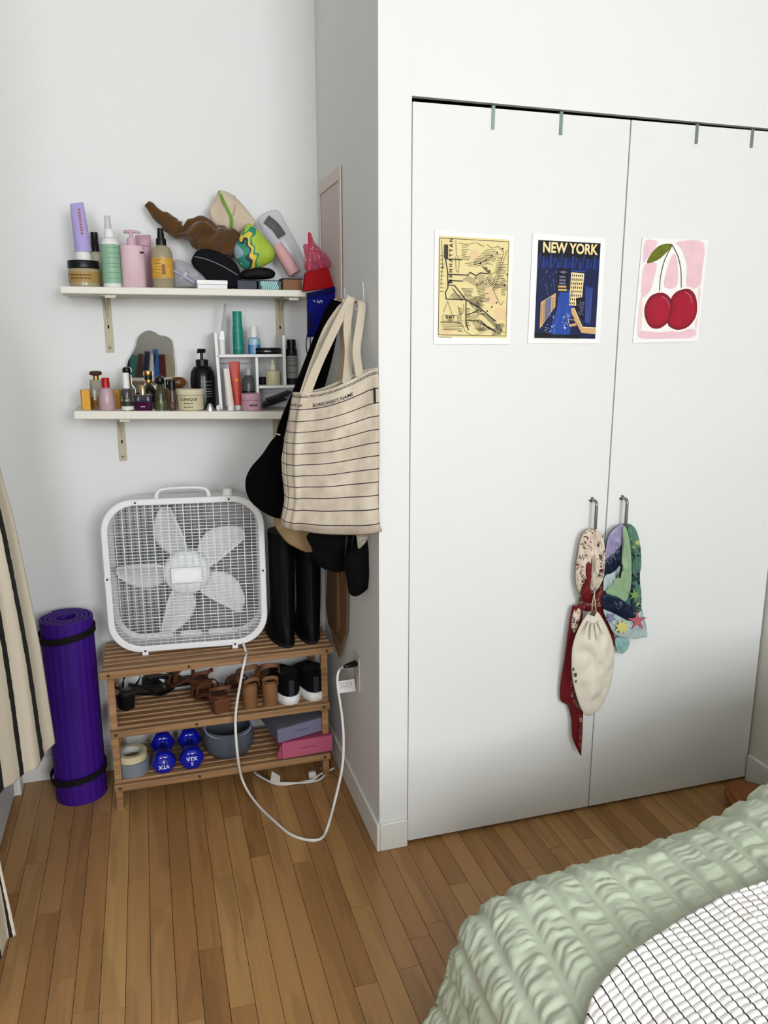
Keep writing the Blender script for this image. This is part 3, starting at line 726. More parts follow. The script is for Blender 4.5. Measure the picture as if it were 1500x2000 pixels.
rt2 = [at(-60, 1300, y=1.80), at(-22, 1560, y=1.80), at(2, 1690, y=1.80), at(18, 1765, y=1.80), at(30, 1826, y=1.80)]
lf2 = [Vector((-0.475, 1.64, p.z - 0.02)) for p in rt2]
rt2 = [Vector((-0.468, 1.74, 1.45)), Vector((-0.455, 1.76, 1.25))] + rt2; lf2 = [Vector((-0.482, 1.72, 1.45)), Vector((-0.482, 1.69, 1.25))] + lf2
towel('bath_towel', 'corner of a white striped towel hanging low at the photo\'s left edge', rt2, lf2, 2.0, 0.52)
# ---------------------------------------------------------------- tier 2: shoes
Z2 = LV[1]; Z1 = LV[0]
def strap(mb, pts, wd, th=0.003, side=(0, 1, 0), mi=0): return ribbon(mb, pts, wd, side, th, 7, mi)
def loft(mb, secs, mi=0, cap=True):
    """secs: list of closed rings of equal length"""
    n = len(secs[0]); vs = [p for s_ in secs for p in s_]; fs = []
    for i in range(len(secs) - 1):
        for k in range(n): fs.append((i * n + k, i * n + (k + 1) % n, (i + 1) * n + (k + 1) % n, (i + 1) * n + k))
    if cap: fs.append(tuple(reversed(range(n)))); fs.append(tuple((len(secs) - 1) * n + k for k in range(n)))
    return mb.add(vs, fs, mi)
def footprint(L, W, n=28):
    """shoe sole outline, heel at y=0, toe at y=L"""
    out = []
    for k in range(n):
        a = 2 * math.pi * k / n; y = 0.5 - 0.5 * math.cos(a); sx = math.sin(a)
        wd = 0.36 + 0.14 * math.sin(math.pi * (y * 0.9 + 0.05)) + 0.10 * max(0, y - 0.35) * 2 * (1 if y < 0.8 else 1)
        q = math.copysign(abs(sx) ** 0.6, sx)
        out.append((W * wd * q * 1.0, L * y))
    return out
def sneaker(name, label, loc, rz, group):
    t = thing(name, label, 'sneaker', loc, rz, group)
    fp = footprint(0.27, 0.108)
    SOLE = M('#d6d5d2', 0.6, var=0.05, vs=60); UP = M('#0b0b0e', 0.95, spec=0.15, bump=0.2, bs=300)
    mb = MB(); loft(mb, [[Vector((x * k, 0.135 + (y - 0.135) * k, z)) for x, y in fp] for z, k in ((0, 0.96), (0.006, 1.0), (0.028, 1.0), (0.034, 0.97))])
    mb.build('sole', SOLE, t, smooth=True, sharp=50, local=True)
    mb = MB(); loft(mb, [[Vector((x * k * 1.004, 0.135 + (y - 0.135) * k * 1.004, z)) for x, y in fp] for z, k in ((0.010, 1.0), (0.012, 1.0))])
    mb.build('sole_stripe', M('#b8b9bb', 0.6), t, local=True)
    mb = MB()
    secs = []
    for z, k, yb in ((0.024, 0.95, 0.27), (0.045, 0.93, 0.255), (0.06, 0.86, 0.22), (0.075, 0.78, 0.165), (0.092, 0.72, 0.125), (0.10, 0.69, 0.115)):
        secs.append([Vector((x * k, 0.004 + y * (yb / 0.27), z + (0.012 * max(0, 1 - y / 0.1) if z > 0.09 else 0))) for x, y in fp])
    loft(mb, secs); mb.build('upper', UP, t, smooth=True, local=True)
    mb = MB(); secs = [[Vector((x * 0.60, 0.012 + y * 0.34, z)) for x, y in fp] for z in (0.098, 0.104)]
    loft(mb, secs); mb.build('collar', M('#1b1b20', 0.9), t, local=True)
    mb = MB().box((-0.010, -0.001, 0.035), (0.010, 0.006, 0.095)); mb.build('heel_tab', M('#2a2c35', 0.6), t, bevel=0.002, local=True)
    mb = MB()
    for i in range(4):
        y = 0.125 + i * 0.022; mb.tube([(-0.022, y, 0.088 - i * 0.006), (0, y + 0.006, 0.094 - i * 0.006), (0.022, y, 0.088 - i * 0.006)], 0.0022, 6)
    mb.build('laces', M('#15151a', 0.8), t, smooth=True, local=True)
    return t
def base(u, v, z, dy=0.0): p = at(u, v, z=z); return Vector((p.x, p.y + dy, z))
sneaker('sneaker', 'black sneaker with white sole next to the tan heels on the rack', base(571, 1380, Z2, 0.004), rad(2), 'black sneakers on the middle tier')
sneaker('sneaker', 'black sneaker with white sole by the rack\'s right leg', base(619, 1372, Z2, 0.004), rad(0), 'black sneakers on the middle tier')
TAN = M('#836040', 0.6, var=0.08, vs=30); TAN2 = M('#7a5439', 0.65)
def tallheel(label, loc, rz):
    t = thing('heeled_sandal', label, 'sandal', loc, rz, 'tan block heel sandals on the middle tier')
    MB().lathe([(0.0245, 0), (0.0245, 0.002), (0.0265, 0.04), (0.0275, 0.080), (0.026, 0.083)], (0, 0.028, 0), 28).build('heel', TAN, t, smooth=True, sharp=40, local=True)
    fp = footprint(0.23, 0.076); mb = MB(); secs = []
    def zz(y): s_ = min(1, max(0, (y - 0.05) / 0.12)); return 0.083 - 0.068 * s_ * s_ * (3 - 2 * s_)
    loft(mb, [[Vector((x, y, zz(y) + o_)) for x, y in fp] for o_ in (0, 0.010)])
    mb.build('footbed', TAN2, t, smooth=True, sharp=50, local=True)
    mb = MB(); strap(mb, [(-0.030, 0.055, 0.085), (-0.036, 0.045, 0.125), (-0.020, 0.010, 0.150), (0.020, 0.010, 0.150), (0.036, 0.045, 0.125), (0.030, 0.055, 0.085)], 0.016, side=(0, 0.3, 1)); mb.build('ankle_strap', TAN2, t, smooth=True, sharp=40, local=True)
    mb = MB(); strap(mb, [(-0.026, 0.004, 0.085), (-0.022, -0.001, 0.105), (0, -0.004, 0.112), (0.022, -0.001, 0.105), (0.026, 0.004, 0.085)], 0.012, side=(0, 0.2, 1)); mb.build('heel_strap', TAN2, t, smooth=True, sharp=40, local=True)
    mb = MB(); strap(mb, [(-0.040, 0.17, 0.02), (-0.034, 0.165, 0.05), (0, 0.16, 0.062), (0.034, 0.165, 0.05), (0.040, 0.17, 0.02)], 0.03, side=(0, 1, 0)); mb.build('toe_strap', TAN2, t, smooth=True, sharp=40, local=True)
    return t
tallheel('tan sandal with round block heel, the one nearer the white cord', base(495, 1388, Z2, 0.012), rad(12))
tallheel('tan sandal with round block heel standing next to the black sneaker', base(531, 1384, Z2, 0.012), rad(-3))
BRN = M('#6e4731', 0.6, var=0.08, vs=25); BRN2 = M('#61402f', 0.65)
def chunky(label, loc, rz, tilt):
    t = thing('strappy_sandal', label, 'sandal', loc, rz, 'brown strappy sandals on the middle tier')
    rot = RX(rad(tilt))
    def T(p): return rot @ Vector(p) + Vector((0, 0, 0.002))
    mb = MB(); bot = [(-0.026, 0.0, 0), (0.026, 0.0, 0), (0.024, 0.045, 0), (-0.024, 0.045, 0)]; top = [(-0.031, -0.006, 0.055), (0.031, -0.006, 0.055), (0.030, 0.055, 0.055), (-0.030, 0.055, 0.055)]
    mb.hexa([T(p) for p in bot], [T(p) for p in top]); mb.build('heel', BRN, t, bevel=0.005, local=True)
    fp = footprint(0.22, 0.08); mb = MB()
    def zz(y): s_ = min(1, max(0, (y - 0.05) / 0.10)); return 0.055 - 0.045 * s_ * s_ * (3 - 2 * s_)
    loft(mb, [[T((x, y - 0.006, zz(y) + o_)) for x, y in fp] for o_ in (0, 0.012)]); mb.build('footbed', BRN2, t, smooth=True, sharp=50, local=True)
    for nm, y, h, wd in (('toe_strap', 0.165, 0.05, 0.022), ('instep_strap', 0.12, 0.065, 0.016)):
        mb = MB(); strap(mb, [T((-0.040, y, zz(y))), T((-0.036, y - 0.005, zz(y) + h * 0.7)), T((0, y - 0.012, zz(y) + h)), T((0.036, y - 0.005, zz(y) + h * 0.7)), T((0.040, y, zz(y)))], wd); mb.build(nm, BRN, t, smooth=True, sharp=40, local=True)
    mb = MB(); strap(mb, [T((-0.028, 0.03, 0.06)), T((-0.036, 0.015, 0.09)), T((-0.02, -0.02, 0.105)), T((0.02, -0.02, 0.10)), T((0.036, 0.015, 0.085)), T((0.028, 0.03, 0.06))], 0.011, side=(0, 0.2, 1)); mb.build('ankle_strap', BRN, t, smooth=True, sharp=40, local=True)
    return t
chunky('brown strappy sandal with square heel at the front edge of the middle tier', base(436, 1396, Z2, 0.004), rad(20), 0)
chunky('brown strappy sandal further back, heel turned to the black sandals', base(402, 1362, Z2, 0.0), rad(35), 0)
BLS = M('#17171a', 0.45); FOOT = M('#4c4741', 0.6)
def blacksandal(label, loc, rz):
    t = thing('black_sandal', label, 'sandal', loc, rz, 'black sandals on the middle tier')
    mb = MB(); mb.hexa([Vector(p) for p in ((-0.022, 0, 0), (0.022, 0, 0), (0.022, 0.036, 0), (-0.022, 0.036, 0))], [Vector(p) for p in ((-0.026, -0.003, 0.05), (0.026, -0.003, 0.05), (0.026, 0.042, 0.05), (-0.026, 0.042, 0.05))]); mb.build('heel', BLS, t, bevel=0.003, local=True)
    fp = footprint(0.225, 0.078)
    def zz(y): s_ = min(1, max(0, (y - 0.05) / 0.11)); return 0.05 - 0.042 * s_ * s_ * (3 - 2 * s_)
    mb = MB(); loft(mb, [[Vector((x, y - 0.004, zz(y) + o_)) for x, y in fp] for o_ in (0, 0.007)]); mb.build('sole', BLS, t, smooth=True, sharp=50, local=True)
    mb = MB(); loft(mb, [[Vector((x * 0.93, 0.004 + y * 0.95 - 0.001, zz(y) + o_)) for x, y in fp] for o_ in (0.007, 0.0095)]); mb.build('footbed', FOOT, t, smooth=True, sharp=50, local=True)
    for nm, pts in (('toe_strap', [(-0.040, 0.16, 0.012), (-0.030, 0.155, 0.045), (0.005, 0.15, 0.058), (0.034, 0.155, 0.042), (0.040, 0.16, 0.012)]),
                    ('ankle_strap', [(-0.028, 0.03, 0.055), (-0.040, 0.05, 0.095), (-0.01, 0.085, 0.120), (0.03, 0.06, 0.105), (0.036, 0.02, 0.085), (0.0, -0.016, 0.09), (-0.034, 0.01, 0.09)]),
                    ('side_strap', [(0.036, 0.12, 0.02), (0.038, 0.08, 0.06), (0.02, 0.02, 0.095)])):
        mb = MB(); strap(mb, pts, 0.009, side=(0, 0.4, 1)); mb.build(nm, BLS, t, smooth=True, sharp=40, local=True)
    mb = MB(); c = Vector((0.012, 0.078, 0.121)); o_ = [c + Vector((0.011 * a, 0.0, 0.009 * b)) for a, b in ((-1, -1), (1, -1), (1, 1), (-1, 1))]; i_ = [c + Vector((0.007 * a, 0.0, 0.005 * b)) for a, b in ((-1, -1), (1, -1), (1, 1), (-1, 1))]
    mb.ring(o_, i_, (0, -0.003, 0)); mb.build('buckle', M('#c9c2ae', 0.2, 1.0), t, local=True)
    return t
blacksandal('black block-heel sandal at the left end of the middle tier', base(238, 1388, Z2, 0.002), rad(-52))
blacksandal('black strappy sandal lying behind the other black one, buckle showing', base(286, 1352, Z2, 0.0), rad(-62))
# ---------------------------------------------------------------- tier 1: tape, dumbbells, pouch, boxes
def tape(label, name, c, r, ri, h, mat, edge):
    t = thing(name, label, 'tape roll', c)
    prof = [(ri, 0), (r, 0), (r, h), (ri, h)]
    mb = MB(); n = 40
    o0 = [Vector((c[0] + r * math.cos(2 * math.pi * k / n), c[1] + r * math.sin(2 * math.pi * k / n), c[2])) for k in range(n)]
    i0 = [Vector((c[0] + ri * math.cos(2 * math.pi * k / n), c[1] + ri * math.sin(2 * math.pi * k / n), c[2])) for k in range(n)]
    mb.ring(o0, i0, (0, 0, h)); mb.build('tape', [mat], t, smooth=True, sharp=40)
    i1 = [Vector((c[0] + (ri - 0.0004) * math.cos(2 * math.pi * k / n), c[1] + (ri - 0.0004) * math.sin(2 * math.pi * k / n), c[2] + 0.001)) for k in range(n)]
    i2 = [Vector((c[0] + (ri - 0.003) * math.cos(2 * math.pi * k / n), c[1] + (ri - 0.003) * math.sin(2 * math.pi * k / n), c[2] + 0.001)) for k in range(n)]
    mb = MB(); mb.ring(i1, i2, (0, 0, h - 0.002)); mb.build('core', edge, t, smooth=True, sharp=40)
    return t
tc = base(259, 1508, Z1 + 0.018)
tcx, tcy = tc.x + 0.002, RY0 + 0.014 + 0.058
tape('grey duct tape roll lying on the bottom tier under the masking tape', 'duct_tape', (tcx, tcy, Z1), 0.054, 0.037, 0.046, M('#7d838c', 0.4), M('#8a7a60', 0.8))
tape('cream masking tape roll stacked on the grey duct tape', 'masking_tape', (tcx - 0.003, tcy + 0.002, Z1 + 0.0465), 0.0505, 0.036, 0.024, M('#c8bd9b', 0.6), M('#b9b6b0', 0.7))
BLUE = M('#15209a', 0.16, coat=0.4); BLUE2 = M('#131b80', 0.3)
def dumbbell(label, u, flip):
    p = at(u, 1490, y=RY0 + 0.02); c = Vector((p.x, RY0 + 0.004, Z1))
    t = thing('dumbbell', label, 'dumbbell', c, 0, 'blue dumbbells on the bottom tier')
    r = 0.0435; zc = r * math.cos(math.pi / 6) + 0.0015
    for y0, y1, nm in ((0.0, 0.050, 'weight_head'), (0.135, 0.185, 'weight_head')):
        mb = MB(); prof = []
        rot = RX(-math.pi / 2)
        def hexp(rr, y): return [Vector((rr * math.cos(math.pi / 3 * k), y, zc + rr * math.sin(math.pi / 3 * k))) for k in range(6)]
        secs = [hexp(r * 0.62, y0), hexp(r * 0.9, y0 + 0.006), hexp(r, y0 + 0.014), hexp(r, y1 - 0.014), hexp(r * 0.9, y1 - 0.006), hexp(r * 0.62, y1)]
        loft(mb, secs); h_ = mb.build(nm, BLUE, t, bevel=0.010, local=True, smooth=True, bseg=4)
        if y0 == 0.0:
            INK = M('#d5dcec', 0.5); s_ = -1 if flip else 1
            lettering(h_, 'VTX', INK, (0, -0.0006, zc + 0.007 * s_), (s_, 0, 0), (0, 0, s_), 0.0185, 0.03, 0.0004, local=True)
            lettering(h_, '5', INK, (0, -0.0006, zc - 0.0115 * s_), (s_, 0, 0), (0, 0, s_), 0.0165, 0.02, 0.0004, local=True)
    MB().lathe([(0.013, 0), (0.016, 0.042), (0.013, 0.085)], (0, 0.135, zc), 20, rot=RX(math.pi / 2)).build('handle', BLUE2, t, smooth=True, sharp=40, local=True)
    return t
dumbbell('blue hex dumbbell beside the tape, its VTX 5 upside down', 320, True)
dumbbell('blue hex dumbbell beside the grey pouch, VTX 5 upright', 375, False)
# grey rounded pouch with lilac rim
gp = base(452, 1497, Z1); gc = Vector((gp.x + 0.004, RY0 + 0.105, Z1))
g = thing('grey_pouch', 'round grey neoprene pouch with a lilac rim on the bottom tier', 'pouch', gc)
GRY = M('#565b63', 0.85, bump=0.1, bs=250); LIL = M('#9a9ac0', 0.6)
mb = MB(); mb.lathe([(0.052, 0), (0.070, 0.006), (0.085, 0.030), (0.089, 0.062), (0.086, 0.088), (0.080, 0.100), (0.077, 0.101), (0.078, 0.090), (0.080, 0.06), (0.06, 0.015)], gc, 36, fx=1.0, fy=0.95); o = mb.build('body', GRY, g, smooth=True)
def tilt_ring(a): return gc + Vector((0.0765 * math.cos(a), 0.0735 * math.sin(a), 0.120 + 0.012 * math.sin(a) - 0.012))
MB().tube([gc + Vector((0.080 * math.cos(a), 0.077 * math.sin(a), 0.098 + 0.010 * math.sin(a))) for a in [2 * math.pi * k / 40 for k in range(40)]], 0.0042, 8, closed=True).build('rim', LIL, g, smooth=True)
mb = MB(); mb.grid(lambda s, t: gc + Vector((0.076 * math.cos(math.pi * (0.15 + 0.8 * s)) , 0.074 * math.sin(math.pi * (0.15 + 0.8 * s)) * (1 - 0.75 * t), 0.100 + 0.045 * math.sin(math.pi * (0.15 + 0.8 * s)) * math.sin(math.pi * t * 0.9))), 16, 8); mb.build('flap', M('#5d6a78', 0.85), g, smooth=True, solid=0.004)
# cardboard boxes
def mailer(name, label, c, w_, d_, h_, rz, mat, tipx=0.0, ink=None, tint=None, sides=(-1, 1)):
    t = thing(name, label, 'box', c, rz)
    rot = RY(tipx)
    def T(p): return rot @ Vector(p)
    mb = MB(); mb.hexa([T(p) for p in ((-w_ / 2, 0, 0), (w_ / 2, 0, 0), (w_ / 2, d_, 0), (-w_ / 2, d_, 0))], [T(p) for p in ((-w_ / 2, 0, h_ - 0.003), (w_ / 2, 0, h_ - 0.003), (w_ / 2, d_, h_ - 0.003), (-w_ / 2, d_, h_ - 0.003))]); mb.build('tray', mat, t, bevel=0.001, local=True)
    mb = MB(); mb.hexa([T(p) for p in ((-w_ / 2 - 0.001, 0.001, h_ - 0.0025), (w_ / 2 + 0.001, 0.001, h_ - 0.0025), (w_ / 2 + 0.001, d_, h_ - 0.0025), (-w_ / 2 - 0.001, d_, h_ - 0.0025))], [T(p) for p in ((-w_ / 2 - 0.001, 0.001, h_), (w_ / 2 + 0.001, 0.001, h_), (w_ / 2 + 0.001, d_, h_), (-w_ / 2 - 0.001, d_, h_))]); mb.build('lid', tint or mat, t, local=True)
    for s_ in sides:
        mb = MB(); mb.prism([T((s_ * (w_ / 2 + 0.002), 0.0, h_ - 0.002)), T((s_ * (w_ / 2 + 0.002), 0.0, 0.002)), T((s_ * (w_ / 2 + 0.020), -0.004 + 0.012, 0.002))], (0, 0.003, 0)); mb.build('side_flap', tint or mat, t, local=True)
    mb = MB(); rnd = random.Random(3); x = -0.026
    while x < 0.026:
        ww = rnd.uniform(0.002, 0.004); hh = rnd.uniform(0.002, 0.0034)
        mb.add([T((x, -0.0006, h_ * 0.48)), T((x + ww, -0.0006, h_ * 0.48)), T((x + ww, -0.0006, h_ * 0.48 + hh)), T((x, -0.0006, h_ * 0.48 + hh))], [(0, 1, 2, 3)]); x += ww + 0.0009
    mb.build('small_print', ink, t, local=True)
    return t
PINK = M('#b05f78', 0.6, var=0.04, vs=20); PINKD = M('#a2506b', 0.6)
pbx = at(600, 1490, y=RY0 + 0.0).x
mailer('pink_box', 'flat pink cardboard mailer box at the right end of the bottom tier', (pbx + 0.002, RY0 - 0.004, Z1 + 0.001), 0.182, 0.20, 0.062, rad(3), PINK, 0.0, M('#6d2038', 0.7), PINKD, (-1,))
mailer('grey_box', 'grey mailer box lying askew on top of the pink one', (pbx - 0.014, RY0 + 0.008, Z1 + 0.0685), 0.178, 0.20, 0.052, rad(10), M('#77778c', 0.55), rad(-3.0), M('#35354a', 0.7), M('#6c6c72', 0.5), (1,))
mb = MB(); pillow(mb, [Vector((pbx - 0.03 + 0.036 * math.cos(a), RY0 + 0.085 + 0.022 * math.sin(a), Z1 + 0.1285)) for a in [2 * math.pi * k / 10 for k in range(10)]], 0.016, 0.004, (0, 0, 1))
meta(mb.build('glasses_case', M('#4d1528', 0.5), None, smooth=True), 'small dark red case lying on the grey box', 'case')
# loose white extension cord on the floor under the rack
ec = thing('extension_cord', 'loose white extension cord on the floor under the pink box', 'cord', at(570, 1530, z=0))
pth = crom([at(497, 1508, z=0.01), at(515, 1520, z=0.006), at(535, 1530, z=0.006), at(560, 1532, z=0.006), at(595, 1526, z=0.006), at(612, 1522, z=0.008), at(625, 1512, z=0.010), at(640, 1506, z=0.010), at(652, 1500, z=0.01)], 8)
MB().tube(pth, 0.0032, 8, ry=0.005).build('cable', CORD, ec, smooth=True)
pth = crom([at(500, 1512, z=0.016), at(530, 1527, z=0.016), at(560, 1529, z=0.016), at(600, 1528, z=0.006), at(625, 1522, z=0.006), at(634, 1510, z=0.007), at(628, 1500, z=0.007)], 8)
MB().tube(pth, 0.0030, 8, ry=0.0045).build('cable', CORD, ec, smooth=True)
q = at(610, 1515, z=0.012)
MB().box((q.x - 0.014, q.y - 0.008, 0.003), (q.x + 0.014, q.y + 0.012, 0.028)).build('plug', M('#c9c6be', 0.45), ec, bevel=0.006)
q = [at(528, 1526, y=2.47), at(547, 1528, y=2.47), at(547, 1516, y=2.47), at(531, 1506, y=2.47)]
MB().prism(q, (0, 0.001, 0)).build('tag', M('#b9b6ae', 0.6), ec)
# ---------------------------------------------------------------- wall shelves
SHELF = M('#d9d7cc', 0.42, var=0.01, vs=6); BRK = M('#b9b299', 0.5)
SF = 2.60                                           # front edge of both shelves
def ZU(x): return 1.7015
def ZL(x): return 1.3315 - (x + 0.213) * 0.029
def shelf(name, label, x0, x1, zf, th, brx, blen):
    t = thing(name, label, 'shelf', ((x0 + x1) / 2, (SF + YB) / 2, zf(0) - th))
    mb = MB(); mb.hexa([Vector((x, y, zf(x) - th)) for x, y in ((x0, SF), (x1, SF), (x1, YB - 0.001), (x0, YB - 0.001))], [Vector((x, y, zf(x))) for x, y in ((x0, SF), (x1, SF), (x1, YB - 0.001), (x0, YB - 0.001))])
    mb.build('shelf_board', SHELF, t, bevel=0.003)
    for bx, wd in brx:
        zb = zf(bx) - th; mb = MB(); b = 0.0125 * wd
        # wall leg, arm under the board and curved brace
        mb.box((bx - b, YB - 0.005, zb - blen), (bx + b, YB - 0.0005, zb)); mb.box((bx - b, SF + 0.02, zb - 0.0045), (bx + b, YB - 0.0005, zb - 0.0005))
        pr = [(YB - 0.005, zb - 0.10)] + [(YB - 0.005 - 0.085 * (1 - math.cos(a)), zb - 0.004 - 0.085 * (1 - math.sin(a))) for a in [math.pi / 2 * k / 8 for k in range(9)]] + [(YB - 0.005, zb - 0.004)]
        mb.prism([Vector((bx - 0.003, y, z)) for y, z in pr], (0.006, 0, 0))
        br = mb.build('bracket', BRK, t, bevel=0.0012)
        for dz in (0.058, blen - 0.016): MB().lathe([(0.0048, 0), (0.0045, 0.002), (0.002, 0.003)], (bx, YB - 0.005, zb - dz), 12, rot=RX(math.pi / 2)).build('screw', M('#8a8676', 0.3, 0.9), br, smooth=True, sharp=40)
        MB().box((bx + 0.002, SF + 0.018, zb - 0.010), (bx + 0.034, SF + 0.03, zb - 0.0005)).build('end_clip', M('#cfcbb8', 0.5), br, bevel=0.001)
    return t
shelf('wall_shelf', 'upper white wall shelf crowded with bottles and pouches', -0.219, 0.524, ZU, 0.0215, ((-0.097, 1.0), (0.469, 1.15)), 0.176)
shelf('wall_shelf', 'lower white wall shelf holding perfumes and the organizer', -0.211, 0.520, ZL, 0.026, ((-0.081, 1.0), (0.445, 1.0)), 0.160)
# ---------------------------------------------------------------- bottles, jars and tubes
def px(u, v, y): return at(u, v, y=y)
def bottle(name, label, cat, u0, u1, vt, y, zb, parts, fy=1.0, sq=2.0, group=None, seg=28, dx=0.0):
    """parts: (name, material, [(r, z)...], ...) with r in half widths and z in heights"""
    uc = (u0 + u1) / 2; z0 = zb if not callable(zb) else zb(px(uc, vt, y).x)
    vb = vt
    a = at(u0, 0.5 * (vt + vt), y=y)
    xc = None
    # width measured at mid height of the thing
    zt = px(uc, vt, y).z; h = zt - z0
    sc = (px(u1, vt + 10, y).x - px(u0, vt + 10, y).x) / 2
    # x from a row near the base
    xb = px(uc, vt + h * 590 * 0.6, y).x + dx
    c = Vector((xb, y, z0))
    t = thing(name, label, cat, c, 0, group)
    t['h'] = h; t['r'] = sc
    objs = []
    for p in parts:
        nm, mat, prof = p[:3]; kw = p[3] if len(p) > 3 else {}
        mb = MB(); mb.lathe([(r * sc, z * h) for r, z in prof], c + Vector((kw.get('ox', 0) * sc, kw.get('oy', 0) * sc, 0)), kw.get('seg', seg), fy=kw.get('fy', fy), fx=kw.get('fx', 1.0), sq=kw.get('sq', sq))
        par = t if 'sub' not in kw else objs[kw['sub']]
        objs.append(mb.build(nm, mat, par, smooth=True, sharp=kw.get('sharp', 38)))
    del t['h']; del t['r']
    return t, c, sc, h, objs
GL = M('#e8e8e4', 0.06, trans=0.9, ior=1.35); BK = M('#121213', 0.35); BKM = M('#17171a', 0.6); WH = M('#dcdcda', 0.4); GOLD = M('#b78d4b', 0.25, 0.9); SILV = M('#a9aaac', 0.25, 1.0)
INKD = M('#3c3a40', 0.7)
def marks(parent, c, r, h, rows, mat, w0=-0.6, w1=0.6, fy=1.0, seed=1, hh=0.012, name='small_print'):
    """rows of tiny unreadable print bars wrapped on a round body"""
    rnd = random.Random(seed); mb = MB()
    for zf in rows:
        a = w0
        while a < w1:
            b = min(w1, a + rnd.uniform(0.08, 0.22)); z0 = c.z + h * zf; z1 = z0 + h * hh
            def Q(s, z): return Vector((c.x + r * 1.012 * math.sin(s), c.y - r * 1.012 * fy * math.cos(s), z))
            mb.add([Q(a, z0), Q(b, z0), Q(b, z1), Q(a, z1)], [(0, 1, 2, 3)]); a = b + rnd.uniform(0.03, 0.06)
    return mb.build(name, mat, parent)
def wraptext(parent, txt, c, r, z, size, mat, fy=1.0, bold=0.02, a0=0.0):
    return lettering(parent, txt, mat, None, None, None, size, bold, fn=lambda x, y: Vector((c.x + r * 1.012 * math.sin(x / r + a0), c.y - r * fy * 1.012 * math.cos(x / r + a0), z + y)))
# --- upper shelf
t, c, r, h, o = bottle('face_jar', 'wide low jar with black lid and gold label under the lavender tube', 'jar', 133, 196, 510, 2.665, ZU, [
    ('glass', M('#b9ad8d', 0.2, trans=0.25), [(0.90, 0), (0.97, 0.05), (0.985, 0.62), (0.9, 0.72)]),
    ('label', M('#a88b55', 0.45), [(0.992, 0.17), (0.992, 0.58)]),
    ('lid', BK, [(0.96, 0.70), (1.0, 0.73), (1.0, 0.96), (0.97, 1.0)])])
marks(o[1], c, r, h, (0.3, 0.42), M('#6f552c', 0.7), -0.9, 0.5, seed=4, hh=0.05)
zj = c.z + h
jar_x = c.x
# lavender tube standing on its cap on the jar
tu = thing('cream_tube', 'lavender squeeze tube standing on the black jar lid', 'tube', (c.x + 0.008, 2.662, zj + 0.0005))
y0 = 2.662; cb = [px(148, 509, y0), px(178, 509, y0)]; bw = (cb[1].x - cb[0].x) / 2; cc = Vector(((cb[0].x + cb[1].x) / 2, y0, zj + 0.0005))
zc1 = px(163, 492, y0).z
MB().lathe([(bw, 0), (bw * 1.02, 0.004), (bw * 0.98, zc1 - cc.z)], cc, 28, fy=0.8).build('cap', WH, tu, smooth=True, sharp=40)
mb = MB(); secs = []; zt = px(157, 397, y0).z
for k in range(12):
    s = k / 11; wl = px(146 + (144 - 146) * s, 490, y0).x; wr_ = px(180 + (170 - 180) * s, 490, y0).x
    z = zc1 + (zt - zc1) * s; d = 0.022 * (1 - s) ** 0.8 + 0.0015
    secs.append([Vector(((wl + wr_) / 2 + (wr_ - wl) / 2 * math.copysign(abs(math.cos(a)) ** (0.8 - 0.3 * s), math.cos(a)), y0 + d * math.sin(a), z + 0.006 * s * math.cos(a) * 0.6)) for a in [2 * math.pi * q / 24 for q in range(24)]])
loft(mb, secs); tb = mb.build('tube_body', M('#aa9ecc', 0.42), tu, smooth=True, sharp=50)
mb = MB(); rnd = random.Random(2)
for k in range(9):
    z = zt - 0.022 - k * 0.0085; x = px(158, 450, y0).x + 0.0005 * k; s = (z - zc1) / (zt - zc1); yy = y0 - (0.022 * (1 - s) ** 0.8 + 0.0024)
    mb.add([(x - 0.004, yy, z), (x + 0.003, yy, z), (x + 0.003, yy, z + 0.005), (x - 0.004, yy, z + 0.005)], [(0, 1, 2, 3)])
mb.build('vertical_print', M('#a06a58', 0.6), tb)
bottle('toner_bottle', 'small pale bottle with black cap behind the green spray bottle', 'bottle', 179, 197, 454, 2.735, ZU, [
    ('body', M('#c9c5ae', 0.3), [(0.96, 0), (1.25, 0.03), (1.25, 0.60), (0.8, 0.66)]), ('cap', BK, [(0.95, 0.66), (0.95, 0.80), (0.86, 0.81), (0.82, 1.0)])])
GREEN = M('#8db096', 0.4)
t, c, r, h, o = bottle('spray_bottle', 'white spray bottle with a mint green label on the upper shelf', 'spray bottle', 197, 235, 422, 2.640, ZU, [
    ('body', WH, [(0.92, 0), (1.0, 0.02), (1.0, 0.58), (0.93, 0.63), (0.70, 0.685), (0.52, 0.70)]),
    ('label', GREEN, [(1.012, 0.055), (1.012, 0.60)]),
    ('collar', WH, [(0.56, 0.70), (0.56, 0.80), (0.50, 0.815)]), ('nozzle', M('#d5d7d8', 0.25, trans=0.3), [(0.36, 0.815), (0.33, 0.90), (0.27, 1.0)], {'ox': -0.08})])
marks(o[1], c, r, h, (0.12, 0.2, 0.28, 0.33, 0.41, 0.47, 0.55), M('#4d7a5c', 0.7), -0.35, 1.0, seed=9, hh=0.008)
t, c, r, h, o = bottle('pump_bottle', 'pale pink lotion pump bottle on the upper shelf', 'pump bottle', 234, 282, 451, 2.640, ZU, [
    ('body', M('#cdb4bb', 0.42), [(0.93, 0), (0.99, 0.015), (1.0, 0.70), (0.97, 0.735), (0.5, 0.745)], {'fy': 0.85, 'sq': 2.6}),
    ('collar', M('#c5a9b1', 0.42), [(0.42, 0.745), (0.42, 0.83), (0.34, 0.875)]), ('stem', M('#c5a9b1', 0.42), [(0.17, 0.87), (0.17, 0.97)])], dx=0.002)
zp = c.z + h
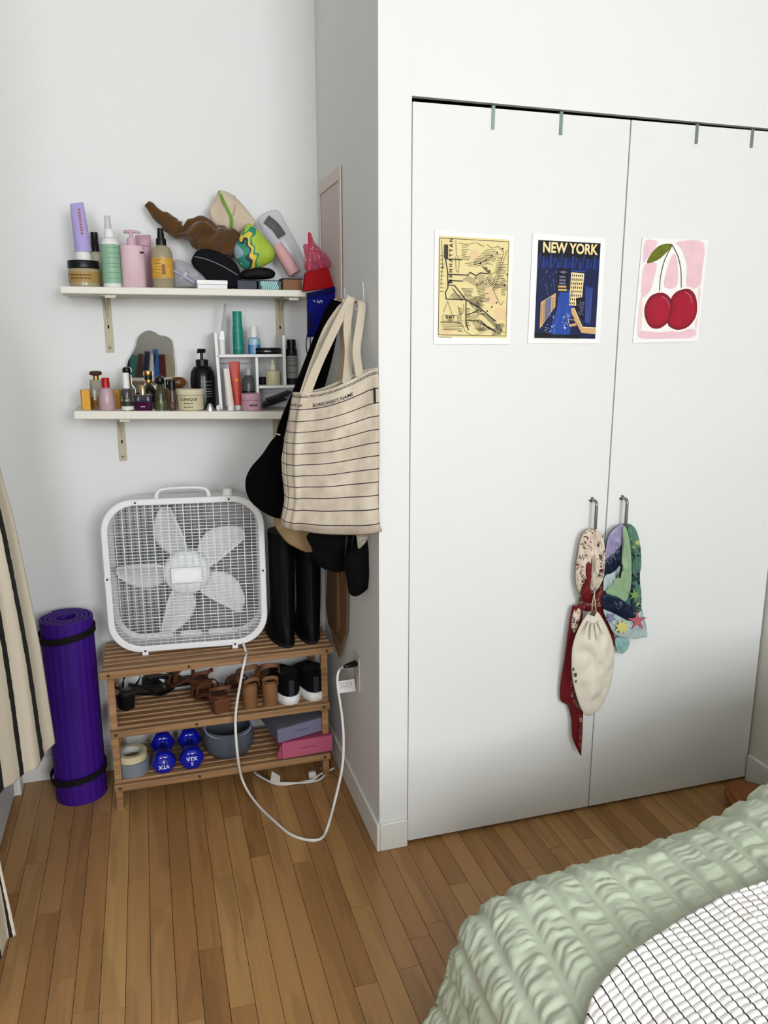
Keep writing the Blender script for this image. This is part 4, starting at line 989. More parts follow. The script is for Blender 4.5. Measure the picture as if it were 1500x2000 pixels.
MB().tube([(c.x - 0.022, c.y, zp - 0.003), (c.x, c.y, zp - 0.002), (c.x + 0.016, c.y - 0.006, zp - 0.003), (c.x + 0.026, c.y - 0.012, zp - 0.006)], [0.005, 0.006, 0.0045, 0.0035], 10).build('pump_head', M('#c5a9b1', 0.42), t, smooth=True)
MB().box((c.x + r * 0.62, c.y - r * 0.80, c.z + h * 0.60), (c.x + r * 0.95, c.y - r * 0.70, c.z + h * 0.625), rot=RZ(rad(42))).build('black_mark', BK, o[0])
marks(o[0], c, r, h, (0.05, 0.12, 0.17), M('#5c4750', 0.7), 0.95, 1.3, fy=0.9, seed=5, hh=0.012)
# pink sachet behind
mb = MB(); yq = 2.72; ol = [px(264, 459, yq), px(294, 459, yq), px(296, 500, yq), px(296, 552, yq), px(266, 552, yq)]; ol[3].z = ol[4].z = ZU(0) + 0.001
ol = [Vector(p) for p in ol]; pillow(mb, ol, 0.008, 0.008, n=1, rings=5)
sch = mb.build('pink_sachet', M('#bf98a5', 0.35), None, smooth=True, sharp=60); meta(sch, 'glossy pink sachet standing behind the pink pump bottle', 'sachet')
MB().box((ol[0].x + 0.004, yq - 0.010, ol[0].z - 0.034), (ol[1].x - 0.004, yq - 0.0085, ol[0].z - 0.030)).build('seal_line', M('#a2728a', 0.4), sch)
AMB = M('#d3bb80', 0.12, trans=0.45)
t, c, r, h, o = bottle('mist_bottle', 'amber-tinted mist bottle with black spray cap and yellow label', 'spray bottle', 295, 338, 446, 2.640, ZU, [
    ('body', M('#b8ae93', 0.12, trans=0.35), [(0.93, 0), (1.0, 0.02), (1.0, 0.52), (0.95, 0.60), (0.75, 0.68), (0.46, 0.72)]),
    ('label', M('#c7a14b', 0.45, var=0.12, vs=60), [(1.01, 0.16), (1.01, 0.50)]),
    ('collar', BK, [(0.48, 0.72), (0.48, 0.80), (0.44, 0.83)]), ('nozzle', BK, [(0.34, 0.83), (0.30, 0.93), (0.27, 1.0)])])
marks(o[1], c, r, h, (0.19, 0.24, 0.30, 0.35, 0.40, 0.46), M('#6b4f22', 0.7), -0.75, -0.1, seed=8, hh=0.010)
MB().grid(lambda s, q: Vector((c.x + r * 1.014 * math.sin(-0.1 + 0.32 * s), c.y - r * 1.014 * math.cos(-0.1 + 0.32 * s), c.z + h * (0.22 + 0.17 * q))), 4, 1, uv=False).build('label_badge', M('#8f5f1d', 0.5), o[1])
# clear zip bag
mb = MB(); yq = 2.67
ol = [px(337, 520, yq), px(340, 507, yq), px(362, 512, yq), px(388, 530, yq), px(404, 548, yq), px(398, 559, yq), px(370, 560, yq), px(338, 557, yq)]
for p in ol: p.z = max(p.z, ZU(0) + 0.004)
pillow(mb, ol, 0.022, 0.022, wr=0.010, ws=40, rings=8)
zb = mb.build('zip_bag', M('#bcbcc2', 0.18, trans=0.45, bump=0.3, bs=60), None, smooth=True); meta(zb, 'crumpled clear plastic zip bag between amber bottle and black case', 'plastic bag')
mb = MB(); ribbon(mb, [px(338, 528, yq - 0.027), px(360, 540, yq - 0.029), px(380, 553, yq - 0.026)], 0.006, (0, 0, 1), 0.002); mb.build('zip_strip', M('#8f85a8', 0.3), zb)
bx0, bx1 = px(385, 555, 2.63).x, px(443, 555, 2.63).x
wb = thing('white_box', 'small flat white box lying at the upper shelf\'s front edge', 'box', ((bx0 + bx1) / 2, 2.65, ZU(0)))
MB().box((bx0, 2.615, ZU(0) + 0.0005), (bx1, 2.69, ZU(0) + 0.013)).build('tray', M('#dfdfdf', 0.5), wb, bevel=0.001)
MB().box((bx0 - 0.001, 2.614, ZU(0) + 0.0135), (bx1 + 0.001, 2.691, ZU(0) + 0.026)).build('lid', M('#e6e6e6', 0.5), wb, bevel=0.001)
# black zipped case
yq = 2.695; ol = [px(376, 512, yq), px(384, 492, yq), px(400, 485, yq), px(430, 490, yq), px(458, 508, yq), px(472, 530, yq), px(468, 556, yq), px(440, 558, yq), px(405, 535, yq)]
for p in ol: p.z = max(p.z, ZU(0) + 0.003)
yf = yq - 0.040
ol = [px(u, v, yf) for u, v in ((377, 512), (379, 498), (386, 489), (402, 485), (424, 490), (448, 502), (464, 518), (471, 538), (468, 559), (430, 560), (400, 540))]
for p in ol: p.z = max(p.z, ZU(0) + 0.002)
mb = MB(); mb.prism(crom(ol, 3, True), (0, 0.075, 0)); bcs = mb.build('zip_case', M('#121318', 0.85, spec=0.2, bump=0.15, bs=200), None, smooth=True, sharp=50, bevel=0.010, fix=True, bseg=4); meta(bcs, 'black zipped case leaning under the brown fabric', 'case')
zz_ = [px(380, 501, yf - 0.0015), px(405, 507, yf - 0.0015), px(435, 520, yf - 0.0015), px(464, 537, yf - 0.0015)]
mb = MB(); ribbon(mb, zz_, 0.0028, (0, 0, 1), 0.002); mb.build('zipper', M('#6d6e73', 0.5), bcs)
# brown corduroy strip of fabric, tip pointing up left
path = [px(287, 397, 2.745), px(310, 420, 2.735), px(335, 440, 2.725), px(352, 452, 2.715), px(372, 452, 2.70), px(392, 455, 2.695), px(412, 468, 2.69), px(432, 473, 2.69), px(455, 476, 2.70), px(476, 478, 2.71)]
P = crom(path, 10); nP = len(P); mb = MB(); secs = []
for i, p in enumerate(P):
    s = i / (nP - 1); tt = (P[min(i + 1, nP - 1)] - P[max(i - 1, 0)]).normalized(); sd = tt.cross(Vector((0, -1, 0))).normalized()
    wd = 0.010 + 0.020 * min(1, s * 4) + (0.016 * min(1, max(0, s - 0.35) * 5)) - 0.013 * math.exp(-((s - 0.36) / 0.05) ** 2) - 0.012 * max(0, s - 0.85) * 5
    dp = 0.010 + 0.016 * min(1, s * 3)
    secs.append([p + sd * (wd * math.cos(a) * (1 + 0.45 * noise.noise(p * 42 + Vector((math.cos(a) * 1.7, math.sin(a) * 1.7, 0))))) + Vector((0, 1, 0)) * (dp * math.sin(a) * (1 + 0.55 * math.sin(3 * a + s * 26) * (s > 0.3)))
                 for a in [2 * math.pi * q / 28 for q in range(28)]])
loft(mb, secs); bf = mb.build('velvet_sash', M('#5d3f18', 0.9, var=0.12, vs=30, sheen=0.3, bump=0.2, bs=120), None, smooth=True); meta(bf, 'twisted brown velvet fabric heaped on the shelf, tip up left', 'fabric')
# cream pouch with a green zip
yq = 2.725
ol = [px(427, 373, yq), px(450, 378, yq), px(472, 398, yq), px(490, 420, yq), px(500, 438, yq), px(480, 452, yq), px(448, 459, yq), px(424, 448, yq), px(410, 425, yq), px(408, 408, yq), px(418, 395, yq)]
mb = MB(); pillow(mb, ol, 0.034, 0.030, wr=0.012, ws=22, rings=10, sharp=1.8); cp_ = mb.build('canvas_pouch', M('#cabca8', 0.85, bump=0.15, bs=300), None, smooth=True); meta(cp_, 'cream canvas pouch with a green zip, topmost of the pile', 'pouch')
mb = MB(); ribbon(mb, [px(428, 373, yq - 0.004), px(436, 392, yq - 0.036), px(445, 410, yq - 0.044), px(452, 426, yq - 0.044), px(452, 442, yq - 0.036), px(450, 453, yq - 0.020)], 0.0085, (1, 0, 0.3), 0.002); mb.build('zip', M('#6d9a34', 0.6), cp_)
mb = MB(); ribbon(mb, [px(458, 382, yq - 0.006), px(459, 400, yq - 0.030), px(456, 420, yq - 0.037)], 0.003, (1, 0, 0), 0.002); mb.build('seam', M('#a8957c', 0.9), cp_)
# lime patterned pouch
def lime_mat():
    m = bpy.data.materials.new('lime'); m.use_nodes = True; nt = m.node_tree; b = nt.nodes['Principled BSDF']; N = nt.nodes.new; Lk = nt.links.new
    g = N('ShaderNodeNewGeometry'); n = N('ShaderNodeTexNoise'); n.inputs['Scale'].default_value = 13; n.inputs['Detail'].default_value = 1; n.inputs['Distortion'].default_value = 1.2; Lk(g.outputs['Position'], n.inputs[0])
    sx = N('ShaderNodeSeparateXYZ'); Lk(g.outputs['Position'], sx.inputs[0])
    gr = N('ShaderNodeMapRange'); gr.inputs[1].default_value = px(456, 480, 2.68).x; gr.inputs[2].default_value = px(538, 480, 2.68).x; gr.inputs[3].default_value = 0.0; gr.inputs[4].default_value = 0.62; Lk(sx.outputs[0], gr.inputs[0])
    sc = N('ShaderNodeMath'); sc.operation = 'MULTIPLY_ADD'; sc.inputs[1].default_value = 0.55; Lk(n.outputs[0], sc.inputs[0]); Lk(gr.outputs[0], sc.inputs[2])
    r = N('ShaderNodeValToRGB'); r.color_ramp.interpolation = 'CONSTANT'; e = r.color_ramp.elements; e[0].color = lin('#93a9b4'); e[1].position = 0.27; e[1].color = lin('#2f8a72')
    for p, c_ in ((0.36, '#1f3550'), (0.40, '#d9c24a'), (0.47, '#2f8a72'), (0.52, '#a6bf45')): q = e.new(p); q.color = lin(c_)
    Lk(sc.outputs[0], r.inputs[0]); Lk(r.outputs[0], b.inputs['Base Color']); b.inputs['Roughness'].default_value = 0.65
    return m
yq = 2.665
ol = [px(484, 437, yq), px(500, 446, yq), px(522, 470, yq), px(536, 490, yq), px(532, 510, yq), px(505, 523, yq), px(478, 526, yq), px(462, 508, yq), px(456, 488, yq), px(466, 465, yq), px(476, 446, yq)]
mb = MB(); pillow(mb, ol, 0.040, 0.035, wr=0.010, ws=26, rings=10, sharp=1.9); lp = mb.build('print_pouch', lime_mat(), None, smooth=True); meta(lp, 'lime green pouch with teal and yellow print leaning on the pile', 'pouch')
mb = MB(); ribbon(mb, [px(484, 437, yq - 0.004), px(494, 449, yq - 0.018), px(510, 463, yq - 0.022)], 0.004, (1, 0, 1), 0.002); mb.build('zip', M('#4b4a3c', 0.5), lp)
# small black case, patterned cases, kraft box on the shelf
def slab(name, label, cat, u0, u1, vt, vb, y0, y1, mat, rz=0.0, bev=0.003, z0=None):
    xa, xb = px(u0, vb, y0).x, px(u1, vb, y0).x; za = ZU(0) + 0.0008 if z0 is None else z0; zb_ = px(u0, vt, y0).z
    o = MB().box((xa, y0, za), (xb, y1, zb_), rot=RZ(rz)).build(name, mat, None, bevel=bev); return meta(o, label, cat), zb_
o, zt1 = slab('patterned_case', 'dark flat case with blue tile pattern under the lime pouch', 'case', 463, 503, 546, 562, 2.640, 2.72, M('#1c2a3a', 0.45, var=0.8, vs=120))
o2, zt2 = slab('zebra_tin', 'small tin with teal and white zebra stripes near the kraft box', 'tin', 505, 551, 547, 563, 2.632, 2.71, M('#173b42', 0.4))
mb = MB(); xa, xb = px(506, 556, 2.632).x, px(550, 556, 2.632).x; zz0 = ZU(0) + 0.002
for k in range(9):
    xs = xa + 0.010 + (xb - xa - 0.018) * k / 9; pts_ = []
    ribbon(mb, [Vector((xs + 0.003 * math.sin(j * 1.6), 2.6312, zz0 + (zt2 - zz0 - 0.003) * j / 4)) for j in range(5)], 0.0034, (1, 0, 0), 0.0006)
mb.build('stripes', M('#a9d2d2', 0.5), o2)
o, zt3 = slab('kraft_box', 'small brown kraft box at the right end of the upper shelf', 'box', 553, 590, 545, 564, 2.628, 2.70, M('#8a684a', 0.7))
o3 = MB().box((-1, 0, 0), (1, 1, 1))
xa, xb = px(551, 545, 2.63).x, px(592, 545, 2.63).x
MB().box((xa, 2.626, zt3 + 0.0002), (xb, 2.702, zt3 + 0.003)).build('lid', M('#4a3a36', 0.7), o)
bs = MB(); yq = 2.68; bs_ol = [px(468, 535, yq), px(485, 524, yq), px(520, 523, yq), px(537, 532, yq), px(530, 544, yq), px(490, 546, yq), px(470, 544, yq)]
pillow(bs, bs_ol, 0.035, 0.03, rings=6, sharp=2.4); meta(bs.build('sunglasses_case', M('#131316', 0.7, spec=0.25), None, smooth=True), 'slim black sunglasses case lying under the lime pouch', 'case')
# clear plastic sleeve with a grey handle strip and a pink roll
yq = 2.745
sl = thing('plastic_sleeve', 'frosted plastic sleeve with a dark grey handle leaning in the corner', 'plastic sleeve', px(565, 552, yq))
ol = [px(503, 432, yq), px(540, 410, yq), px(560, 440, yq), px(592, 500, yq), px(600, 535, yq), px(575, 540, yq), px(545, 500, yq)]
mb = MB(); pillow(mb, ol, 0.012, 0.012, n=3, rings=5, wr=0.004); mb.build('film', M('#d6d6da', 0.25, trans=0.35, alpha=0.6), sl, smooth=True)
d0, d1 = px(520, 428, yq - 0.016), px(551, 462, yq - 0.016)
mb = MB(); ribbon(mb, [d0, (d0 + d1) / 2 + Vector((0.004, 0, 0.004)), d1], 0.030, (0.8, 0, 0.6), 0.003); gh = mb.build('handle_strip', M('#4c4c4c', 0.5), sl)
mb = MB(); ribbon(mb, [d0 * 0.82 + d1 * 0.18 - Vector((0, 0.002, 0)), d0 * 0.4 + d1 * 0.6 - Vector((0, 0.002, 0))], 0.012, (0.8, 0, 0.6), 0.002); mb.build('grip_hole', BK, gh)
a, b = px(540, 478, yq - 0.02), px(575, 534, yq - 0.03)
MB().tube([a, a * 0.5 + b * 0.5, b], [0.018, 0.022, 0.022], 18).build('pink_roll', M('#d3aaa8', 0.6), sl, smooth=True, sharp=50)
# pale pink board with a recessed panel, upright in the corner
fx = XS - 0.001
fb = thing('pink_board', 'flat pale pink card frame standing upright in the corner', 'card frame', (fx - 0.01, 2.68, ZU(0)))
ya, yb_ = at(622, 330, x=fx - 0.004).y, at(665, 330, x=fx - 0.004).y; ya = min(ya, YB - 0.004)
zt_ = at(664, 322, x=fx - 0.004).z; zi = at(645, 365, x=fx - 0.004).z; z0_ = ZU(0) - 0.10
PKB = M('#dccfc9', 0.6)
MB().box((fx - 0.006, yb_, zi), (fx - 0.002, ya, zt_)).build('top_panel', PKB, fb, bevel=0.0008)
MB().box((fx - 0.006, yb_, z0_), (fx - 0.002, yb_ + 0.020, zi - 0.0002)).build('side_strip', PKB, fb, bevel=0.0008)
MB().box((fx - 0.006, ya - 0.016, z0_), (fx - 0.002, ya, zi - 0.0002)).build('side_strip', PKB, fb, bevel=0.0008)
MB().box((fx - 0.0022, yb_ + 0.020, z0_), (fx - 0.001, ya - 0.023, zi)).build('inner_panel', M('#d0c4be', 0.6), fb)
# --- lower shelf
def B(*a, **k): return bottle(*a, **k)
t, c, r, h, o = B('gold_box', 'narrow gold carton at the left end of the lower shelf', 'box', 161, 176, 761, 2.655, ZL, [('carton', M('#b58a34', 0.4, 0.3), [(1.3, 0), (1.3, 1.0)], {'sq': 14.0})])
t, c, r, h, o = B('gold_box', 'gold carton half hidden behind the pink bottle with red cap', 'box', 217, 234, 761, 2.72, ZL, [('carton', M('#b58a34', 0.4, 0.3), [(1.3, 0), (1.3, 1.0)], {'sq': 14.0})])
B('perfume_bottle', 'square perfume bottle with a brown mushroom-shaped cap', 'perfume', 178, 201, 724, 2.665, ZL, [
    ('glass', M('#d8d2c2', 0.05, trans=1.0, ior=1.3), [(1.1, 0), (1.12, 0.02), (1.12, 0.74), (1.0, 0.77), (0.4, 0.78)], {'sq': 6.0}), ('liquid', M('#b98a3c', 0.2, trans=0.4), [(1.04, 0.03), (1.04, 0.33)], {'sq': 6.0}),
    ('collar', GOLD, [(0.5, 0.78), (0.5, 0.87)]), ('cap', M('#4b382c', 0.4), [(0.5, 0.87), (1.05, 0.90), (1.12, 0.94), (0.9, 0.99), (0.3, 1.0)])])
t, c, r, h, o = B('pink_bottle', 'frosted pink bottle with a bright red cap', 'perfume', 192, 224, 738, 2.632, ZL, [
    ('body', M('#c9aeb4', 0.25, trans=0.25), [(0.9, 0), (0.99, 0.03), (1.0, 0.25), (0.93, 0.50), (0.72, 0.67), (0.5, 0.705)]), ('cap', M('#a81222', 0.35), [(0.50, 0.70), (0.50, 0.98), (0.46, 1.0)])])
B('serum_bottle', 'clear bottle with tall white cap and white label', 'bottle', 235, 260, 728, 2.625, ZL, [
    ('glass', M('#b9bdb8', 0.06, trans=0.95, ior=1.3), [(0.95, 0), (1.0, 0.02), (1.0, 0.52), (0.85, 0.58), (0.45, 0.60)]), ('liquid', M('#3c4436', 0.3), [(0.9, 0.03), (0.9, 0.24)]),
    ('label', M('#d5d5d2', 0.5), [(1.01, 0.02), (1.01, 0.12)]), ('cap', WH, [(0.58, 0.59), (0.54, 0.98), (0.48, 1.0)])])
B('ball_cap_perfume', 'perfume with gold collar and black ball cap before the mirror', 'perfume', 240, 260, 716, 2.715, ZL, [
    ('glass', M('#c9c4b6', 0.05, trans=1.0, ior=1.3), [(1.3, 0), (1.4, 0.03), (1.4, 0.45), (0.9, 0.55), (0.5, 0.58)]), ('collar', GOLD, [(0.75, 0.58), (0.75, 0.80)]), ('cap', M('#1c1210', 0.25), [(0.4, 0.80), (0.8, 0.86), (0.9, 0.92), (0.7, 0.98), (0.2, 1.0)])])
t, c, r, h, o = B('purple_perfume', 'square purple and smoky perfume with short gold cap', 'perfume', 261, 298, 752, 2.635, ZL, [
    ('glass', M('#4a1340', 0.12, trans=0.15), [(0.93, 0), (0.96, 0.02), (0.96, 0.36)], {'sq': 7.0, 'fy': 0.7}), ('upper_glass', M('#3b3f48', 0.12, trans=0.3), [(0.96, 0.36), (0.96, 0.60), (0.92, 0.62)], {'sq': 7.0, 'fy': 0.7}),
    ('cap', M('#b9a27c', 0.25, 0.7), [(0.34, 0.62), (0.34, 0.98), (0.30, 1.0)])])
marks(o[0], c, r * 0.9, h, (0.14,), M('#c2a7bd', 0.6), -0.35, 0.2, fy=0.78, seed=3, hh=0.04)
B('striped_cap_perfume', 'clear perfume with gold and black banded cap', 'perfume', 281, 302, 724, 2.700, ZL, [
    ('glass', M('#ddd9cd', 0.05, trans=1.0, ior=1.3), [(1.4, 0), (1.5, 0.03), (1.5, 0.45), (1.0, 0.60), (0.45, 0.68)]), ('collar', GOLD, [(0.72, 0.68), (0.80, 0.74), (0.72, 0.77)]), ('band', BK, [(0.78, 0.77), (0.78, 0.88)]), ('cap', GOLD, [(0.82, 0.88), (0.9, 0.93), (0.8, 0.99), (0.3, 1.0)])])
B('green_perfume', 'pale green flared perfume bottle with a round black cap', 'perfume', 301, 327, 734, 2.640, ZL, [
    ('glass', M('#c3c7ad', 0.05, trans=0.95, ior=1.3), [(0.97, 0), (1.0, 0.02), (0.95, 0.25), (0.72, 0.55), (0.52, 0.72), (0.4, 0.75)]), ('liquid', M('#8f9a5e', 0.2, trans=0.4), [(0.9, 0.03), (0.86, 0.26)]),
    ('cap', BK, [(0.3, 0.74), (0.6, 0.79), (0.70, 0.86), (0.6, 0.95), (0.25, 1.0)])])
B('rollerball', 'slim clear rollerball with black cap beside the cream jar', 'perfume', 328, 345, 742, 2.630, ZL, [
    ('glass', M('#c8b6ae', 0.05, trans=0.95, ior=1.3), [(0.95, 0), (1.0, 0.02), (1.0, 0.40), (0.62, 0.64), (0.6, 0.68)]), ('cap', BK, [(0.86, 0.68), (0.86, 0.98), (0.8, 1.0)])])
CRM = M('#c8c0a0', 0.4)
t, c, r, h, o = B('body_cream_jar', 'wide cream-coloured jar with printed label on the lower shelf', 'jar', 344, 400, 759, 2.655, ZL, [
    ('jar', CRM, [(0.86, 0), (0.93, 0.05), (0.95, 0.70), (0.9, 0.72)]), ('lid', M('#cfc8ae', 0.4), [(0.97, 0.72), (1.0, 0.75), (1.0, 0.97), (0.96, 1.0)])])
wraptext(o[0], 'CLINIQUE', c, r * 0.955, c.z + h * 0.53, 0.0125, INKD, a0=-0.2)
marks(o[0], c, r * 0.955, h, (0.33, 0.15), INKD, -0.55, 0.10, seed=6, hh=0.045)
mb = MB(); yq = 2.735
pillow(mb, [px(u, v, yq) for u, v in ((326, 752), (332, 742), (345, 736), (358, 738), (363, 748), (355, 757), (338, 758))], 0.014, 0.014, rings=6)
for k in range(4): ribbon(mb, [px(332 + 7 * k, 740 - 2 * (k % 2), yq - 0.008), px(334 + 7 * k, 755, yq - 0.016)], 0.004, (1, 0, 0), 0.003)
cl = thing('claw_clip', 'brown tortoiseshell hair claw lying on a tan case behind the jar', 'hair clip', px(345, 758, yq)); mb.build('claw', M('#6b4524', 0.3, var=0.4, vs=90), cl, smooth=True)
mb = MB(); pillow(mb, [px(u, v, yq) for u, v in ((322, 762), (335, 758), (362, 757), (364, 772), (362, 799), (325, 799))], 0.018, 0.018, rings=6, n=2); meta(mb.build('tan_case', M('#7d6045', 0.6), None, smooth=True), 'tan soft case standing behind the cream jar', 'case')
t, c, r, h, o = B('black_pump_bottle', 'round-shouldered black pump bottle next to the organizer', 'pump bottle', 372, 421, 681, 2.690, ZL, [
    ('body', M('#101012', 0.22), [(0.9, 0), (0.99, 0.015), (1.0, 0.52), (0.93, 0.62), (0.70, 0.70), (0.50, 0.72)]), ('collar', BK, [(0.50, 0.72), (0.50, 0.82), (0.30, 0.83)]), ('stem', BK, [(0.12, 0.82), (0.12, 0.95)]), ('pump_head', BK, [(0.30, 0.93), (0.36, 0.97), (0.30, 1.0)])])
marks(o[0], c, r, h, (0.22, 0.26, 0.30, 0.34, 0.40, 0.46), M('#8f9092', 0.6), -0.25, 0.65, seed=12, hh=0.010)
MB().tube([(c.x, c.y, c.z + h * 0.965), (c.x - 0.010, c.y - 0.016, c.z + h * 0.965), (c.x - 0.014, c.y - 0.026, c.z + h * 0.94)], 0.0035, 8).build('spout', BK, t, smooth=True)
# wavy mirror
yq = 2.765
mo = [(440, 799)] + [(100 + 0.3467 * a, 580 + 0.3467 * b) for a, b in ((432, 430), (424, 400), (430, 362), (452, 322), (475, 275), (484, 235), (508, 203), (545, 186), (580, 194), (610, 212), (650, 220), (680, 240), (690, 275), (694, 330), (702, 400), (700, 470), (690, 560))] + [(336, 799)]
mo[0] = (252, 799)
tilt = 0.045
mP = []
for u, v in mo:
    p = px(u, v, yq); z = max(p.z, ZL(0) + 0.002); mP.append(Vector((p.x, yq + 0.006 + (z - ZL(0)) * tilt, z)))
mP = crom(mP, 4, True); mP = [Vector((p.x, p.y, max(p.z, ZL(p.x) + 0.001))) for p in mP]
mir = thing('wavy_mirror', 'frameless wavy-edged mirror leaning on the wall behind the perfumes', 'mirror', px(300, 799, yq))
MB().prism(mP, (0, 0.003, 0)).build('backing', M('#d8d8d6', 0.4), mir)
cen = sum(mP, Vector()) / len(mP)
mb = MB(); mb.add([cen + (p - cen) * 0.982 - Vector((0, 0.0006, 0)) for p in mP], [tuple(range(len(mP)))]); mb.build('mirror_glass', M('#cfd2d2', 0.02, 1.0), mir)
# small silver tube and white ball
t, c, r, h, o = B('silver_tube', 'small silver foil tube standing before the organizer', 'tube', 402, 419, 788, 2.622, ZL, [('foil', M('#a7a7a5', 0.3, 0.7), [(1.0, 0), (0.95, 0.2), (0.55, 0.8), (0.35, 1.0)], {'fy': 0.6})])
t, c, r, h, o = B('cotton_ball', 'small white cotton ball at the organizer\'s foot', 'cotton ball', 422, 431, 791, 2.622, ZL, [('ball', M('#dededd', 0.9, bump=0.4, bs=400), [(0.3, 0), (0.85, 0.2), (1.0, 0.5), (0.85, 0.8), (0.3, 1.0)])])
# white desk organizer
OW = M('#e0e0df', 0.45)
oy0, oy1 = 2.660, 2.775
og = thing('desk_organizer', 'white open desk organizer on the lower shelf', 'organizer', (0.37, 2.70, ZL(0.37)))
zl = lambda x: ZL(x) + 0.0008
oxl, oxm, oxr = 0.2335, 0.3645, 0.4575; zt1, zt2, zs1, zs2 = 1.567, 1.559, 1.4975, 1.395
MB().hexa([Vector(p) for p in ((oxl + 0.004, oy0, zl(oxl)), (oxl + 0.014, oy0, zl(oxl)), (oxl + 0.014, oy1, zl(oxl)), (oxl + 0.004, oy1, zl(oxl)))], [Vector(p) for p in ((oxl - 0.004, oy0, zt1), (oxl + 0.006, oy0, zt1), (oxl + 0.006, oy1, zt1), (oxl - 0.004, oy1, zt1))]).build('side_panel', OW, og, bevel=0.001)
MB().box((oxr - 0.005, oy0, zs2), (oxr + 0.005, oy1, zt2)).build('side_panel', OW, og, bevel=0.001)
MB().box((oxl + 0.004, oy0, zs1 - 0.009), (oxr - 0.006, oy1, zs1)).build('shelf_panel', OW, og, bevel=0.001)
MB().box((oxm - 0.004, oy0, zl(oxm)), (oxm + 0.005, oy1, zs1 - 0.010)).build('divider', OW, og, bevel=0.001)
MB().box((oxm + 0.006, oy0, zs2 - 0.009), (0.515, oy1, zs2 - 0.0005)).build('shelf_panel', OW, og, bevel=0.001)
MB().box((oxl + 0.012, oy1 - 0.005, zs1 - 0.03), (oxm - 0.005, oy1, zs1 - 0.010)).build('back_strip', OW, og)
MB().box((oxm + 0.006, oy1 - 0.005, zs2 - 0.03), (0.515, oy1, zs2 - 0.010)).build('back_strip', OW, og)
MB().box((0.506, oy0, zl(0.51)), (0.515, oy1, zs2 - 0.0095)).build('side_panel', OW, og, bevel=0.001)
ZO = lambda x: zs1 + 0.0005
ZO2 = lambda x: zs2
t, c, r, h, o = B('brush_pot', 'small white pot on the organizer\'s top left', 'pot', 428, 440, 664, 2.685, ZO, [('pot', WH, [(0.95, 0), (1.0, 0.03), (1.0, 0.95), (0.9, 1.0)])])
zb_ = c.z + h
ps = thing('clear_spatula', 'clear acrylic spatula standing on the small white pot', 'spatula', (c.x, c.y, zb_ + 0.0005))
ACR = M('#c3c6c6', 0.08, trans=0.65, ior=1.4)
a0 = Vector((c.x, c.y, zb_ + 0.0006)); a1 = px(434, 646, 2.685); a2 = px(440, 593, 2.70)
mb = MB(); ribbon(mb, [a0, a0 * 0.4 + a1 * 0.6, a1], lambda s: 0.018 - 0.010 * s, (1, 0, 0), 0.004); mb.build('head', ACR, ps)
mb = MB(); ribbon(mb, [a1, (a1 + a2) / 2, a2], 0.009, (1, 0, 0), 0.005); mb.build('handle', ACR, ps)
t, c, r, h, o = B('teal_tube', 'tall teal lotion tube on top of the organizer', 'tube', 454, 475, 608, 2.690, ZO, [
    ('cap', M('#1f7d70', 0.4), [(0.98, 0), (1.0, 0.02), (1.0, 0.10)]), ('body', M('#23897a', 0.35), [(1.0, 0.101), (0.98, 0.6), (0.92, 0.66)]), ('lid', M('#2a9080', 0.35), [(0.88, 0.661), (0.85, 0.98), (0.8, 1.0)])])
marks(o[1], c, r, h, (0.14, 0.55), M('#8fc7bc', 0.5), -0.9, 0.8, seed=7, hh=0.006)
B('blue_serum', 'two-tone blue bottle with white cap on the organizer', 'bottle', 484, 508, 636, 2.695, ZO, [
    ('glass', M('#9fc3d2', 0.06, trans=0.5, ior=1.3), [(0.95, 0), (1.0, 0.03), (1.0, 0.50), (0.9, 0.57), (0.6, 0.585)], {'fy': 0.6, 'sq': 4}), ('liquid', M('#1d6f9c', 0.2), [(1.005, 0.02), (1.005, 0.33)], {'fy': 0.61, 'sq': 4}), ('cap', WH, [(0.64, 0.59), (0.60, 0.97), (0.5, 1.0)])])
cx0, cx1 = px(496, 690, 2.68).x, px(551, 690, 2.68).x
cpt = thing('compact', 'round black compact lying on top of the organizer', 'compact', ((cx0 + cx1) / 2, 2.706, zs1 + 0.0005)); rr_ = (cx1 - cx0) / 2
for nm, za, zb2 in (('base', 0, 0.009), ('lid', 0.0105, 0.020)): MB().lathe([(rr_ * 0.97, za), (rr_, za + 0.002), (rr_, zb2 - 0.002), (rr_ * 0.95, zb2)], cpt.location, 40).build(nm, BK, cpt, smooth=True, sharp=40)
MB().lathe([(rr_ * 0.985, 0.009), (rr_ * 0.985, 0.0105)], cpt.location, 40).build('seam', SILV, cpt)
def sq_tube(name, label, tilt, ub, vb, ut, vt, wb_, wt_, y, mat, capm, caph):
    b0 = px(ub, vb, y); b0.z = ZL(b0.x) + 0.0008; tp = px(ut, vt, y + 0.006); t = thing(name, label, 'tube', b0); d = tp - b0
    mb = MB(); secs = []; c1 = caph / d.length
    for k in range(10):
        s = c1 + (1 - c1) * k / 9; q = k / 9; w2 = (wb_ + (wt_ - wb_) * q) / 2; dp = 0.011 * (1 - q) + 0.0012
        secs.append([b0 + d * s + Vector((w2 * math.cos(a), dp * math.sin(a), 0)) for a in [2 * math.pi * j / 20 for j in range(20)]])
    loft(mb, secs); bd = mb.build('tube_body', mat, t, smooth=True, sharp=50)
    MB().lathe([(wb_ * 0.40, 0), (wb_ * 0.42, 0.002), (wb_ * 0.42, caph * 0.98)], b0, 22).build('cap', capm, t, smooth=True, sharp=40)
    return t, bd, b0, d
sq_tube('white_tube', 'crumpled white squeeze tube leaning in the organizer', 0, 451, 803, 442, 720, 0.026, 0.018, 2.628, M('#d2ccc4', 0.4), WH, 0.015)
